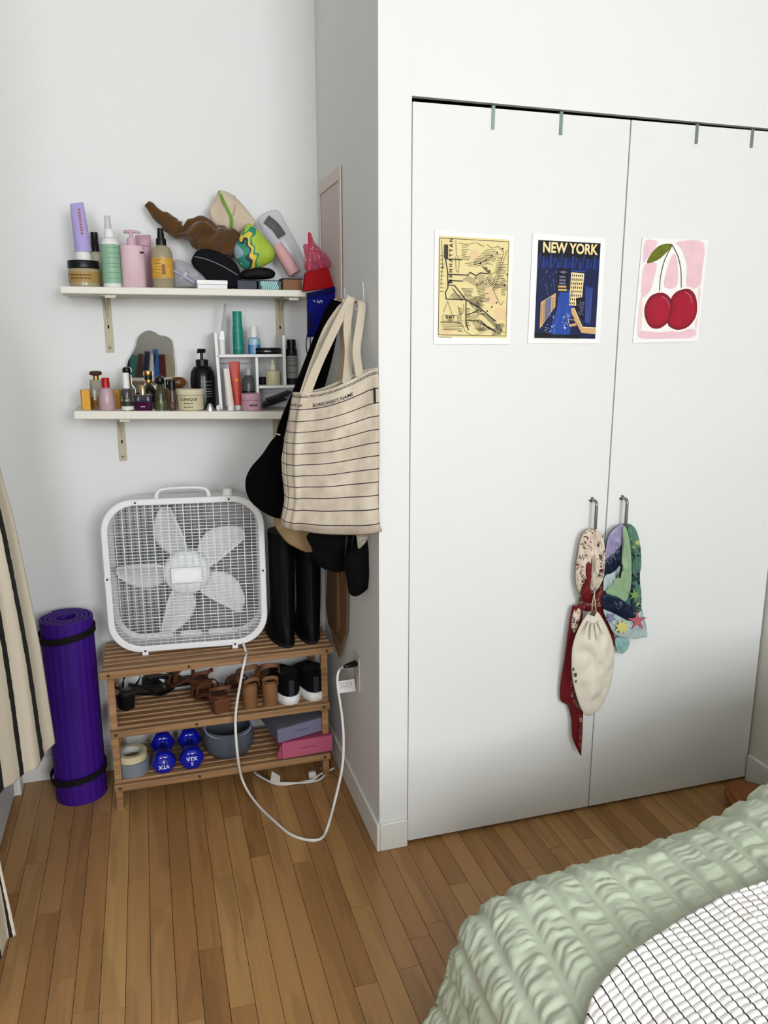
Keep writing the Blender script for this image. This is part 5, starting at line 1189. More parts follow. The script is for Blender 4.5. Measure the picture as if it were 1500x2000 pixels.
t, bd, b0, d = sq_tube('red_tube', 'coral red squeeze tube standing behind the white one', 0, 465, 800, 457, 706, 0.027, 0.036, 2.650, M('#b0402f', 0.4), M('#c9c9c6', 0.4), 0.016)
MB().lathe([(0.006, 0), (0.006, 0.001)], b0 + d * 0.62 + Vector((0.002, -0.0075, 0)), 16, rot=RX(math.pi / 2)).build('emblem', M('#c9923a', 0.5), bd)
B('dark_bottle', 'bottle with dark liquid and grey cap inside the organizer', 'bottle', 472, 500, 720, 2.715, ZL, [
    ('glass', M('#7d7f7c', 0.06, trans=0.6, ior=1.3), [(0.95, 0), (1.0, 0.02), (1.0, 0.62), (0.8, 0.76), (0.42, 0.84)]), ('liquid', M('#151313', 0.3), [(1.005, 0.01), (1.005, 0.45)]), ('cap', M('#a9a9a8', 0.35), [(0.46, 0.84), (0.46, 0.98), (0.42, 1.0)])])
t, c, r, h, o = B('pink_jar', 'small dusty pink jar with black lettering at the shelf front', 'jar', 471, 511, 768, 2.632, ZL, [
    ('jar', M('#b893a0', 0.45), [(0.93, 0), (1.0, 0.04), (1.0, 0.60)]), ('lid', M('#bd9aa6', 0.4), [(0.97, 0.61), (0.99, 0.63), (0.99, 0.97), (0.95, 1.0)])])
wraptext(o[0], 'BREAD', c, r, c.z + h * 0.34, 0.0085, BK, bold=0.05, a0=0.1)
B('dropper_bottle', 'cream dropper bottle in the organizer\'s right cubby', 'bottle', 519, 547, 702, 2.690, ZO2, [
    ('glass', M('#c3bf9e', 0.4), [(0.95, 0), (1.0, 0.03), (1.0, 0.50), (0.9, 0.56), (0.5, 0.58)]), ('collar', M('#cfccb6', 0.4), [(0.46, 0.58), (0.44, 0.78)]), ('dropper', M('#c9c5aa', 0.5), [(0.30, 0.78), (0.26, 0.92), (0.16, 1.0)])])
B('black_pot', 'small black pot behind the cream dropper bottle', 'pot', 507, 520, 736, 2.740, ZO2, [('pot', BKM, [(1.2, 0), (1.25, 0.04), (1.25, 0.94), (1.15, 1.0)])])
t, c, r, h, o = B('hair_oil_bottle', 'tall black-capped bottle with grey label right of the organizer panel', 'bottle', 559, 581, 663, 2.715, ZO2, [
    ('body', BKM, [(0.98, 0), (1.0, 0.02), (1.0, 0.66), (0.92, 0.71)]), ('label', M('#8d8b84', 0.6), [(1.01, 0.14), (1.01, 0.64)]), ('cap', BK, [(0.96, 0.70), (0.96, 0.78), (0.78, 0.80), (0.78, 0.99), (0.7, 1.0)])])
marks(o[1], c, r, h, (0.26, 0.42, 0.52, 0.57), BKM, -0.9, 0.9, seed=11, hh=0.012)
for k, (u0, v0, u1, v1, lb) in enumerate(((516, 796, 560, 780, 'lowest'), (520, 790, 566, 770, 'middle'), (525, 783, 570, 766, 'uppermost'))):
    a, b = px(u0, v0, 2.66), px(u1, v1, 2.66); a.z = max(a.z, ZL(a.x) + 0.005)
    mb = MB(); ribbon(mb, [a, (a + b) / 2, b], 0.075, (0, 1, 0.0), 0.006, 2); pal = mb.build('palette', M('#141416', 0.3), None, bevel=0.001)
    meta(pal, 'slim black makeup palette, %s of the three under the organizer' % lb, 'palette', 'makeup palettes under the organizer')
    pal.location.y += 0.04
# red and pink mini bag by the shelf end
yq = 2.56
rb = thing('red_bag', 'small red bag with clear pink plastic top at the shelf\'s end', 'bag', px(622, 569, yq))
REDM = M('#9c0616', 0.6, spec=0.12)
fr = [px(597, 532, yq), px(642, 522, yq), px(653, 562, yq), px(593, 569, yq)]
mb = MB(); mb.hexa([fr[3], fr[2], fr[2] + Vector((-0.004, 0.035, 0)), fr[3] + Vector((0, 0.035, 0))], [fr[0], fr[1], fr[1] + Vector((-0.004, 0.022, 0)), fr[0] + Vector((0, 0.022, 0))]); mb.build('bag_body', REDM, rb, bevel=0.003)
mb = MB(); pillow(mb, [px(u, v, yq + 0.012) for u, v in ((598, 530), (595, 500), (592, 478), (602, 474), (604, 456), (612, 470), (625, 484), (640, 500), (646, 522))], 0.012, 0.012, wr=0.012, ws=40, rings=6); mb.build('plastic_top', M('#c25a78', 0.15, trans=0.55, alpha=0.8), rb, smooth=True)
mb = MB(); ribbon(mb, [px(604, 528, yq), px(605, 490, yq), px(604, 455, yq + 0.008), px(616, 490, yq), px(628, 524, yq)], 0.007, (1, 0, 0), 0.003); mb.build('strap', M('#b81f48', 0.4), rb)
# ---------------------------------------------------------------- posters on the closet doors
CARD = M('#e6e6e4', 0.5)
def card(name, label, cat, TL, TR, BR, BL, mat=CARD):
    c = [at(u, v, y=YC - 0.0022) for u, v in (TL, TR, BR, BL)]
    t = thing(name, label, cat, (c[0] + c[2]) / 2)
    MB().prism(c, (0, 0.0016, 0)).build('sheet', mat, t)
    ex = (c[1] - c[0] + c[2] - c[3]) / 2; ey = (c[3] - c[0] + c[2] - c[1]) / 2
    return t, Draw(c[0] - Vector((0, 0.0002, 0)), ex.normalized(), ey.normalized(), ex.length, ey.length)
# map
t, D = card('map_print', 'cream transit map print, leftmost of the three pictures', 'poster', (849, 449.5), (1003, 461), (996, 672), (847, 672))
CR = M('#dccf9c', 0.6, var=0.03, vs=12); IK = M('#26242a', 0.7); IK2 = M('#4b4740', 0.7); PCH = M('#dcc29a', 0.6)
D.rect(0.05, 0.045, 0.955, 0.945, CR)
D.ell(0.74, 0.55, 0.09, 0.09, PCH); D.ell(0.50, 0.20, 0.07, 0.05, PCH); D.ell(0.86, 0.72, 0.09, 0.06, PCH); D.ell(0.16, 0.885, 0.08, 0.035, PCH)
for a, b in (((0.06, 0.065), (0.94, 0.065)), ((0.94, 0.065), (0.94, 0.925)), ((0.94, 0.925), (0.06, 0.925)), ((0.06, 0.925), (0.06, 0.065))): D.line([a, b], 0.0016, IK)
rnd = random.Random(21)
def hatch(x, y, n, L, dx, dy, slope, wd=0.0013):
    for k in range(n):
        l = L * rnd.uniform(0.55, 1.1); a = (x + dx * k, y + dy * k); D.line([a, (a[0] + l, a[1] + l * slope)], wd, IK2)
for args in ((0.66, 0.14, 12, 0.17, -0.022, 0.014, 0.04), (0.34, 0.12, 9, 0.10, 0.0, 0.015, 0.05), (0.72, 0.20, 8, 0.16, -0.03, 0.012, 0.08), (0.80, 0.22, 9, 0.08, -0.004, 0.016, 0.0), (0.84, 0.27, 16, 0.09, -0.005, 0.014, 0.0),
             (0.36, 0.42, 11, 0.10, 0.018, 0.006, -0.45), (0.50, 0.40, 10, 0.11, 0.02, 0.009, -0.4), (0.34, 0.50, 14, 0.15, 0.010, 0.012, 0.02), (0.52, 0.46, 13, 0.13, 0.006, 0.013, -0.1), (0.66, 0.40, 10, 0.10, 0.012, 0.012, -0.5),
             (0.44, 0.62, 8, 0.10, 0.012, 0.012, -0.5), (0.54, 0.57, 14, 0.10, 0.0, 0.012, 0.05), (0.60, 0.72, 14, 0.13, 0.018, 0.012, 0.15), (0.44, 0.76, 12, 0.12, 0.012, 0.012, -0.35), (0.56, 0.80, 10, 0.13, 0.02, 0.008, 0.25),
             (0.31, 0.68, 16, 0.06, 0.0, 0.014, 0.0), (0.40, 0.68, 13, 0.06, 0.0, 0.014, 0.0), (0.07, 0.22, 10, 0.05, 0.0, 0.035, 0.0), (0.20, 0.58, 8, 0.06, 0.02, 0.004, -0.8), (0.22, 0.50, 9, 0.05, 0.012, 0.01, 0.7), (0.80, 0.82, 10, 0.12, -0.005, 0.011, -0.1), (0.86, 0.40, 10, 0.07, 0, 0.016, 0.05), (0.52, 0.86, 6, 0.10, 0.02, 0.006, -0.3), (0.60, 0.30, 7, 0.07, 0.012, 0.008, 0.1)):
    hatch(*args)
for pts in ([(0.26, 0.08), (0.27, 0.20), (0.31, 0.24), (0.30, 0.36), (0.27, 0.34), (0.26, 0.22)], [(0.08, 0.08), (0.10, 0.30), (0.08, 0.48)], [(0.66, 0.10), (0.72, 0.13), (0.80, 0.11), (0.88, 0.16)], [(0.92, 0.14), (0.84, 0.32), (0.78, 0.46), (0.74, 0.50)], [(0.88, 0.16), (0.80, 0.34), (0.74, 0.46)], [(0.75, 0.50), (0.82, 0.60), (0.86, 0.64), (0.90, 0.60)], [(0.30, 0.66), (0.34, 0.74), (0.38, 0.70), (0.37, 0.64)], [(0.12, 0.72), (0.17, 0.62), (0.24, 0.76)], [(0.36, 0.82), (0.40, 0.89), (0.50, 0.93), (0.62, 0.90)], [(0.38, 0.28), (0.52, 0.26), (0.66, 0.20), (0.84, 0.18)], [(0.30, 0.10), (0.40, 0.11), (0.50, 0.09)], [(0.52, 0.09), (0.62, 0.12)]):
    D.line(pts, 0.0010, IK2)
for pts in ([(0.135, 0.245), (0.34, 0.245)], [(0.135, 0.245), (0.165, 0.36), (0.17, 0.50), (0.14, 0.54), (0.15, 0.60), (0.40, 0.60)], [(0.17, 0.38), (0.42, 0.38), (0.45, 0.355), (0.52, 0.38), (0.58, 0.355), (0.70, 0.36)], [(0.17, 0.48), (0.185, 0.435), (0.36, 0.435)], [(0.185, 0.475), (0.25, 0.475), (0.40, 0.60), (0.57, 0.665), (0.74, 0.76), (0.80, 0.79)], [(0.405, 0.60), (0.405, 0.80), (0.44, 0.875)], [(0.405, 0.79), (0.60, 0.79), (0.72, 0.86)], [(0.42, 0.74), (0.58, 0.69)]):
    D.line(pts, 0.0024, IK)
for x, y in ((0.79, 0.17), (0.72, 0.20), (0.65, 0.24), (0.58, 0.27), (0.51, 0.28), (0.86, 0.13), (0.80, 0.62), (0.74, 0.66), (0.68, 0.70), (0.60, 0.70), (0.52, 0.71), (0.90, 0.46), (0.93, 0.36), (0.10, 0.32)): D.ell(x, y, 0.011, 0.008, IK, 8)
D.text('MANHATTAN', 0.205, 0.26, 0.0125, IK, 0.03, math.pi / 2, spacing=1.75)
D.rect(0.115, 0.12, 0.165, 0.24, IK2)
D.line([(0.11, 0.745), (0.30, 0.745), (0.30, 0.80), (0.11, 0.80), (0.11, 0.745)], 0.0009, IK2)
D.text('BMT', 0.205, 0.765, 0.0125, IK2, 0.02, spacing=1.2); D.text('LINES', 0.205, 0.790, 0.0060, IK, 0.02)
D.text('RAPID TRANSIT DIVISION', 0.205, 0.812, 0.0050, IK, 0.03)
for k, y in enumerate((0.832, 0.846, 0.862, 0.876)): D.line([(0.10 + 0.02 * (k > 1), y), (0.30 + 0.01 * (k % 2), y)], 0.0011, IK2)
D.line([(0.07, 0.945), (0.23, 0.945)], 0.0011, IK2)
D.build(t)
# city poster
t, D = card('city_poster', 'dark blue NEW YORK night city poster on the closet door', 'poster', (1040.6, 456), (1183, 465.5), (1172, 671), (1031, 670.6))
NV = M('#10204e', 0.5); NV2 = M('#0a0d1c', 0.5); BL1 = M('#1c3a86', 0.5); BL2 = M('#27509f', 0.5); YL = M('#e8d6a4', 0.5); GR1 = M('#6e7390', 0.5); BLK_ = M('#0b0b10', 0.5); TN = M('#c9a777', 0.5)
D.rect(0.075, 0.055, 0.925, 0.955, NV); D.rect(0.075, 0.055, 0.925, 0.20, NV2)
for k in range(17):
    x = 0.09 + k * 0.05; hh_ = 0.19 + 0.03 * ((k * 7) % 3); w_ = 0.035
    D.poly([(x, 0.30), (x + w_, 0.30), (x + w_ * 0.8, hh_), (x + w_ * 0.5, hh_ - 0.02), (x + w_ * 0.2, hh_)], BL1 if k % 2 else NV)
    D.line([(x, 0.30), (x + w_ * 0.3, hh_), (x + w_ * 0.5, hh_ - 0.02), (x + w_ * 0.8, hh_ + 0.03)], 0.0012, BL2)
D.poly([(0.40, 0.50), (0.60, 0.50), (0.56, 0.92), (0.26, 0.92), (0.36, 0.70)], BL2); D.poly([(0.36, 0.30), (0.52, 0.30), (0.50, 0.52), (0.36, 0.52)], BLK_)
for y, a, b in ((0.38, 0.38, 0.46), (0.41, 0.38, 0.47), (0.44, 0.38, 0.47), (0.47, 0.37, 0.48), (0.50, 0.37, 0.49)): D.rect(a, y - 0.009, b, y + 0.009, GR1 if y < 0.46 else TN)
D.poly([(0.37, 0.335), (0.43, 0.322), (0.49, 0.335), (0.43, 0.35)], GR1)
D.poly([(0.54, 0.335), (0.72, 0.34), (0.70, 0.645), (0.53, 0.64)], YL); D.line([(0.54, 0.318), (0.73, 0.322)], 0.003, BL2)
for r_ in range(8):
    for q in range(6):
        if r_ > 5 and q > 2: continue
        x = 0.552 + q * 0.027 - r_ * 0.002; y = 0.352 + r_ * 0.037; D.rect(x, y, x + 0.013, y + 0.022, BLK_)
D.poly([(0.62, 0.57), (0.72, 0.56), (0.78, 0.66), (0.74, 0.78), (0.64, 0.72)], BLK_)
for k in range(14): D.line([(0.64 + rnd.random() * 0.1, 0.60 + rnd.random() * 0.14), (0.66 + rnd.random() * 0.1, 0.60 + rnd.random() * 0.14)], 0.0010, GR1)
D.poly([(0.74, 0.45), (0.85, 0.47), (0.84, 0.83), (0.76, 0.80)], BL1)
for k in range(4): D.line([(0.765 + 0.024 * k, 0.48), (0.775 + 0.02 * k, 0.80)], 0.0012, GR1)
D.poly([(0.14, 0.62), (0.34, 0.53), (0.34, 0.66), (0.14, 0.87)], TN)
for k in range(6):
    for q in range(7): D.rect(0.15 + k * 0.030, 0.645 - k * 0.013 + q * 0.025, 0.163 + k * 0.030, 0.655 - k * 0.013 + q * 0.025, NV if k not in (2, 3) else GR1)
D.poly([(0.20, 0.60), (0.28, 0.565), (0.28, 0.72), (0.20, 0.80)], GR1)
D.poly([(0.56, 0.68), (0.60, 0.66), (0.73, 0.84), (0.92, 0.85), (0.92, 0.91), (0.72, 0.90), (0.57, 0.72)], TN); D.line([(0.56, 0.68), (0.60, 0.665), (0.73, 0.845), (0.92, 0.85)], 0.0018, YL)
D.poly([(0.52, 0.775), (0.62, 0.775), (0.65, 0.83), (0.55, 0.845)], TN); D.poly([(0.53, 0.78), (0.61, 0.78), (0.635, 0.81), (0.55, 0.82)], NV)
for pts in ([(0.37, 0.56), (0.40, 0.70), (0.33, 0.90)], [(0.58, 0.50), (0.47, 0.76)], [(0.62, 0.42), (0.48, 0.66)], [(0.20, 0.46), (0.23, 0.55)], [(0.30, 0.40), (0.31, 0.50)]): D.line(pts, 0.0012, GR1)
for k in range(46): x = rnd.choice([rnd.uniform(0.16, 0.34), rnd.uniform(0.44, 0.54)]); y = rnd.uniform(0.72, 0.90); D.ell(x, y, 0.006, 0.004, M('#d5dbe8', 0.5), 6)
for k in range(16): D.ell(rnd.uniform(0.12, 0.50), rnd.uniform(0.32, 0.50), 0.008, 0.005, GR1, 6)
D.rect(0.075, 0.905, 0.30, 0.955, NV2); D.rect(0.25, 0.92, 0.70, 0.955, NV2)
D.text('NEW YORK', 0.505, 0.122, 0.038, YL, 0.030, sx=0.86)
D.build(t)
# cherry painting
t, D = card('cherry_painting', 'watercolour painting of two red cherries on pink', 'painting', (1255, 465), (1383, 468.6), (1363, 667), (1236, 670))
PK1 = M('#dfc0c6', 0.7, var=0.06, vs=30); PK2 = M('#e2ccc9', 0.7); RD1 = M('#a31a38', 0.5, var=0.15, vs=25); RD2 = M('#8d1230', 0.5); RDD = M('#6d0c24', 0.5); OLV = M('#6f7420', 0.6, var=0.2, vs=50); PKH = M('#d98a9a', 0.5); PAP = M('#e8e4dd', 0.6)
def blob(pts, mat): D.poly([(p.x, p.y) for p in crom([Vector((x, y, 0)) for x, y in pts], 5, True)][::-1], mat)
blob([(0.04, 0.03), (0.20, 0.02), (0.22, 0.06), (0.10, 0.18), (0.04, 0.22)], PK1); blob([(0.52, 0.03), (0.92, 0.03), (0.95, 0.30), (0.93, 0.45), (0.74, 0.46), (0.70, 0.25), (0.60, 0.10)], PK1)
blob([(0.06, 0.26), (0.24, 0.24), (0.22, 0.38), (0.18, 0.50), (0.06, 0.55)], PK1); blob([(0.44, 0.20), (0.50, 0.14), (0.56, 0.24), (0.58, 0.45), (0.42, 0.47), (0.38, 0.40)], PK1); blob([(0.09, 0.885), (0.40, 0.90), (0.90, 0.875), (0.91, 0.955), (0.5, 0.965), (0.09, 0.955)], PK1); blob([(0.04, 0.58), (0.08, 0.60), (0.10, 0.86), (0.04, 0.87)], PK2); blob([(0.92, 0.50), (0.96, 0.50), (0.96, 0.84), (0.93, 0.84)], PK2)
blob([(0.10, 0.235), (0.14, 0.15), (0.24, 0.075), (0.36, 0.048), (0.46, 0.060), (0.36, 0.14), (0.26, 0.20)], OLV)
D.line([(p.x, p.y) for p in crom([Vector(q) for q in ((0.45, 0.06, 0), (0.36, 0.20, 0), (0.32, 0.36, 0), (0.325, 0.53, 0))], 8)], 0.0032, OLV)
D.line([(p.x, p.y) for p in crom([Vector(q) for q in ((0.45, 0.06, 0), (0.55, 0.16, 0), (0.62, 0.30, 0), (0.655, 0.49, 0))], 8)], 0.0032, OLV)
c2 = [(0.50, 0.60), (0.56, 0.52), (0.66, 0.485), (0.78, 0.48), (0.88, 0.54), (0.93, 0.65), (0.92, 0.76), (0.82, 0.85), (0.68, 0.88), (0.56, 0.86), (0.49, 0.80)]
c1 = [(0.12, 0.66), (0.18, 0.56), (0.28, 0.52), (0.40, 0.52), (0.50, 0.57), (0.545, 0.66), (0.53, 0.77), (0.46, 0.83), (0.36, 0.865), (0.24, 0.85), (0.15, 0.77)]
def grow(pts, k): cx = sum(p[0] for p in pts) / len(pts); cy = sum(p[1] for p in pts) / len(pts); return [(cx + (x - cx) * k, cy + (y - cy) * k) for x, y in pts]
blob(grow(c2, 1.10), PAP); blob(grow(c1, 1.10), PAP); blob(c2, RDD); blob(grow(c2, 0.955), RD2); blob(grow(c2, 0.84), RD1); blob(c1, RDD); blob(grow(c1, 0.955), RD2); blob(grow(c1, 0.80), RD1)
D.line([(p.x, p.y) for p in crom([Vector(q) for q in ((0.38, 0.555, 0), (0.46, 0.59, 0), (0.50, 0.65, 0))], 6)], 0.0028, PKH); D.line([(p.x, p.y) for p in crom([Vector(q) for q in ((0.72, 0.51, 0), (0.80, 0.54, 0), (0.84, 0.61, 0))], 6)], 0.0028, PKH)
D.build(t)
# metal over-door hooks, their straps showing at the top of the doors
for (u, v0, v1, lb) in ((964, 207, 253, 'steel over-door strap on the left door, nearer its hinge side'), (1097, 219, 264, 'steel over-door strap on the left door, nearer the seam'), (1363, 238, 281, 'steel over-door strap on the right door, nearer the seam'), (1471, 248, 289, 'steel over-door strap at the photo\'s right edge')):
    p = at(u, v0, y=YC - 0.001); q = at(u, v1, y=YC - 0.001); zt_ = DT - 0.0074; wd = 0.0045
    mb = MB().box((p.x - wd, YC - 0.0020, q.z), (p.x + wd, YC + 0.0004, zt_ + 0.0012)).box((p.x - wd, YC + 0.0004, zt_ - 0.0002), (p.x + wd, YC + 0.037, zt_ + 0.0012))
    meta(mb.build('over_door_hook', M('#8f9e98', 0.35, 0.7), None), lb, 'hook', 'over-door straps on the closet doors')
# ---------------------------------------------------------------- scarves and cotton bag on the closet handles
def z7(l, y): return [at(1060 + 0.275 * a, 950 + 0.275 * b, y=y) for a, b in l]
def squiggle(base_, ink, sc=36, thr=0.035, blotch=None):
    m = bpy.data.materials.new('print_cloth'); m.use_nodes = True; nt = m.node_tree; b = nt.nodes['Principled BSDF']; N = nt.nodes.new; Lk = nt.links.new
    g = N('ShaderNodeNewGeometry'); n = N('ShaderNodeTexNoise'); n.inputs['Scale'].default_value = sc; n.inputs['Detail'].default_value = 1.5; n.inputs['Distortion'].default_value = 1.5; Lk(g.outputs['Position'], n.inputs[0])
    s = N('ShaderNodeMath'); s.operation = 'SUBTRACT'; s.inputs[1].default_value = 0.5; Lk(n.outputs[0], s.inputs[0]); a = N('ShaderNodeMath'); a.operation = 'ABSOLUTE'; Lk(s.outputs[0], a.inputs[0])
    n2 = N('ShaderNodeTexNoise'); n2.inputs['Scale'].default_value = sc * 0.55; Lk(g.outputs['Position'], n2.inputs[0])
    th = N('ShaderNodeMapRange'); th.inputs[1].default_value = 0.48; th.inputs[2].default_value = 0.55; th.inputs[3].default_value = 0.0; th.inputs[4].default_value = thr; Lk(n2.outputs[0], th.inputs[0])
    lt = N('ShaderNodeMath'); lt.operation = 'LESS_THAN'; Lk(a.outputs[0], lt.inputs[0]); Lk(th.outputs[0], lt.inputs[1])
    mx = N('ShaderNodeMix'); mx.data_type = 'RGBA'; mx.inputs[6].default_value = lin(base_); mx.inputs[7].default_value = lin(ink); Lk(lt.outputs[0], mx.inputs[0]); out = mx.outputs[2]
    if blotch:
        n3 = N('ShaderNodeTexNoise'); n3.inputs['Scale'].default_value = sc * 0.8; n3.noise_dimensions = '4D'; n3.inputs['W'].default_value = 4.2; Lk(g.outputs['Position'], n3.inputs[0])
        gt = N('ShaderNodeMath'); gt.operation = 'GREATER_THAN'; gt.inputs[1].default_value = 0.62; Lk(n3.outputs[0], gt.inputs[0])
        m2 = N('ShaderNodeMix'); m2.data_type = 'RGBA'; m2.inputs[7].default_value = lin(blotch); Lk(gt.outputs[0], m2.inputs[0]); Lk(out, m2.inputs[6]); out = m2.outputs[2]
    Lk(out, b.inputs['Base Color']); b.inputs['Roughness'].default_value = 0.6
    return m
yh = YC - 0.026
bd = thing('bandana', 'cream and red floral bandana knotted on the left door handle', 'scarf', at(1150, 1475, y=yh))
CRS = squiggle('#d0c3b2', '#3a2024', 60, 0.05, '#6d3038'); RDS = M('#6d0d14', 0.65); RDP = squiggle('#6a0f14', '#b9a98c', 80, 0.035)
mb = MB(); pillow(mb, z7([(335, 300), (362, 310), (372, 400), (350, 520), (330, 620), (320, 740), (280, 770), (243, 720), (233, 620), (250, 480), (272, 370), (300, 320)], yh - 0.004), 0.020, 0.018, wr=0.008, ws=50, rings=12, seed=1, sharp=1.6, fold=(0.0045, 300, Vector((0.97, 0, 0.2)))); mb.build('left_loop', CRS, bd, smooth=True)
mb = MB(); pillow(mb, z7([(370, 310), (400, 318), (430, 370), (441, 500), (432, 640), (390, 730), (330, 772), (318, 700), (340, 600), (350, 480), (362, 400)], yh - 0.010), 0.020, 0.018, wr=0.008, ws=50, rings=12, seed=2, sharp=1.6, fold=(0.0045, 300, Vector((0.97, 0, 0.2)))); mb.build('right_loop', CRS, bd, smooth=True)
mb = MB(); pillow(mb, z7([(305, 560), (345, 500), (335, 640), (320, 770), (355, 800), (350, 830), (300, 815), (270, 760), (300, 680)], yh - 0.020), 0.012, 0.010, rings=6); mb.build('red_fold', RDS, bd, smooth=True)
mb = MB(); pillow(mb, z7([(270, 790), (340, 800), (390, 740), (440, 690), (435, 830), (400, 870), (330, 890), (265, 860)], yh + 0.002), 0.016, 0.014, wr=0.010, ws=60, rings=7, seed=4); mb.build('knot', RDP, bd, smooth=True)
mb = MB(); pillow(mb, z7([(400, 720), (440, 700), (436, 850), (480, 960), (505, 1060), (503, 1140), (440, 1040), (390, 900)], yh + 0.008), 0.008, 0.008, rings=6); mb.build('right_tail', RDS, bd, smooth=True)
lt_ = [(262, 818), (285, 850), (262, 960), (235, 1100), (228, 1300), (240, 1450), (285, 1580), (278, 1720), (263, 1900), (235, 1850), (208, 1780), (205, 1650), (180, 1555), (134, 1520), (130, 1420), (150, 1250), (170, 1080), (192, 930), (212, 845)]
L0 = [(212, 845), (192, 930), (170, 1080), (150, 1250), (131, 1400), (133, 1520), (182, 1560), (205, 1650), (209, 1780), (255, 1890)]; R0 = [(275, 830), (275, 930), (240, 1080), (228, 1250), (232, 1400), (250, 1490), (285, 1580), (280, 1680), (272, 1800), (264, 1902)]
LP = crom(z7(L0, yh + 0.004), 6); RP = crom(z7(R0, yh - 0.004), 6); nn = len(LP) - 1
mb = MB(); mb.grid(lambda s, t: LP[int(round(t * nn))].lerp(RP[int(round(t * nn))], s) + Vector((0, -0.010 * math.sin(s * math.pi) - 0.005 * math.sin(s * 7 + t * 8), 0)), 14, nn)
mb.build('left_tail', RDS, bd, smooth=True, solid=0.002)
mb = MB(); mb.grid(lambda s, t: LP[int(round((0.24 + 0.70 * t) * nn))].lerp(RP[int(round((0.24 + 0.70 * t) * nn))], 0.50 + 0.40 * s) + Vector((0, -0.0030 - 0.010 * math.sin((0.5 + 0.4 * s) * math.pi) - 0.005 * math.sin((0.5 + 0.4 * s) * 7 + (0.24 + 0.70 * t) * 8), 0)), 6, 30); mb.build('printed_border', RDP, bd, smooth=True)
mb = MB(); pillow(mb, z7([(215, 900), (240, 860), (268, 880), (258, 960), (225, 1040), (203, 990)], yh - 0.006), 0.008, 0.004, rings=5); mb.build('cream_fold', CRS, bd, smooth=True)
# cotton drawstring bag
yb2 = yh - 0.040
cbg = thing('drawstring_bag', 'small cotton drawstring bag hanging in front of the red bandana', 'bag', at(1155, 1395, y=yb2))
def pleats(o_, amp=0.004): pass
COT = M('#d3cdbe', 0.85, var=0.03, vs=15, bump=0.15, bs=350)
mb = MB(); pillow(mb, z7([(345, 882), (385, 888), (420, 930), (470, 1030), (503, 1140), (502, 1290), (475, 1430), (405, 1575), (328, 1630), (278, 1590), (226, 1440), (206, 1310), (210, 1150), (245, 1030), (300, 930)], yb2), 0.028, 0.020, wr=0.016, ws=24, rings=14, sharp=1.55, seed=3); mb.build('bag_body', COT, cbg, smooth=True)
mb = MB()
for k, (a, b) in enumerate((((330, 960), (290, 1060)), ((350, 970), (335, 1090)), ((372, 970), (385, 1090)), ((392, 960), (430, 1050)))): 
    A_, B_ = z7([a], yb2 - 0.016)[0], z7([b], yb2 - 0.030)[0]; mb.tube([A_, (A_ + B_) / 2 - Vector((0, 0.001, 0)), B_], [0.004, 0.0035, 0.001], 8)
mb.build('gathers', COT, cbg, smooth=True)
mb = MB(); ribbon(mb, z7([(345, 895), (358, 900), (375, 905)], yb2 - 0.0155), 0.016, (0, 0, 1), 0.002); mb.build('string_slot', M('#5d4f3a', 0.8), cbg)
mb = MB(); mb.tube(crom(z7([(352, 905), (352, 830), (366, 770), (378, 720)], yb2 - 0.008), 5), 0.0014, 6); mb.tube(crom(z7([(378, 905), (375, 840), (368, 780), (378, 720)], yb2 - 0.008), 5), 0.0014, 6); mb.tube([z7([(378, 720)], yb2 - 0.008)[0], Vector((1.288, YC - 0.035, 0.925))], 0.0014, 6); mb.build('drawstring', M('#c9c1a8', 0.8), cbg, smooth=True)
mb = MB()
for a, b, r_ in ((212, 1300, 0.006), (228, 1340, 0.008), (230, 1385, 0.005)):
    q = z7([(a + 6, b)], yb2 - 0.017)[0]; mb.lathe([(r_, 0), (r_ * 0.8, 0.001)], q, 7, rot=RX(math.pi / 2), fx=0.6)
mb.build('printed_mark', M('#4a4036', 0.7), cbg)
# green silk scarf
ss = thing('silk_scarf', 'green, navy and lavender silk scarf with stars on the right handle', 'scarf', at(1215, 1275, y=yh))
def sp(name, pts, dy, front, mat, wr=0.006, seed=0, n=4): mb = MB(); pillow(mb, z7(pts, yh + dy), front * 0.45, 0.003, wr=wr, ws=45, rings=10, seed=seed, n=n, sharp=1.4, fold=(0.0042, 330, Vector((0.95, 0, 0.2)))); return mb.build(name, mat, ss, smooth=True)
SILK = dict(rough=0.32); TEAL = M('#4d7d78', 0.35); NAVY = M('#1c2740', 0.35); GRN = M('#93ab8b', 0.35); LAV = M('#9891ae', 0.35); PALE = M('#aab9b8', 0.35); MULT = squiggle('#547c69', '#1c2740', 40, 0.10, '#a9b36a')
sp('under_layer', [(560, 268), (620, 268), (668, 320), (690, 430), (700, 560), (682, 680), (703, 870), (735, 1050), (600, 1075), (520, 1045), (470, 950), (432, 860), (425, 740), (442, 580), (445, 430), (485, 320)], 0.006, 0.016, TEAL)
sp('lavender_fold', [(478, 335), (550, 272), (582, 290), (574, 390), (530, 450), (470, 520), (444, 520), (450, 430)], -0.010, 0.014, LAV, seed=1)
sp('navy_band', [(448, 530), (510, 470), (566, 430), (560, 550), (500, 610), (445, 630), (438, 580)], -0.014, 0.012, NAVY, seed=2)
sp('pale_fold', [(440, 640), (500, 610), (556, 560), (545, 650), (470, 720), (432, 740)], -0.014, 0.012, PALE, seed=5)
sp('green_fold', [(572, 285), (600, 310), (622, 420), (632, 560), (626, 720), (590, 815), (530, 785), (445, 752), (500, 700), (548, 640), (560, 540), (566, 400)], -0.018, 0.016, GRN, seed=3)
sp('patterned_fold', [(604, 268), (655, 296), (690, 400), (700, 520), (690, 640), (700, 850), (640, 880), (634, 700), (636, 520), (610, 340)], -0.012, 0.016, MULT, seed=4)
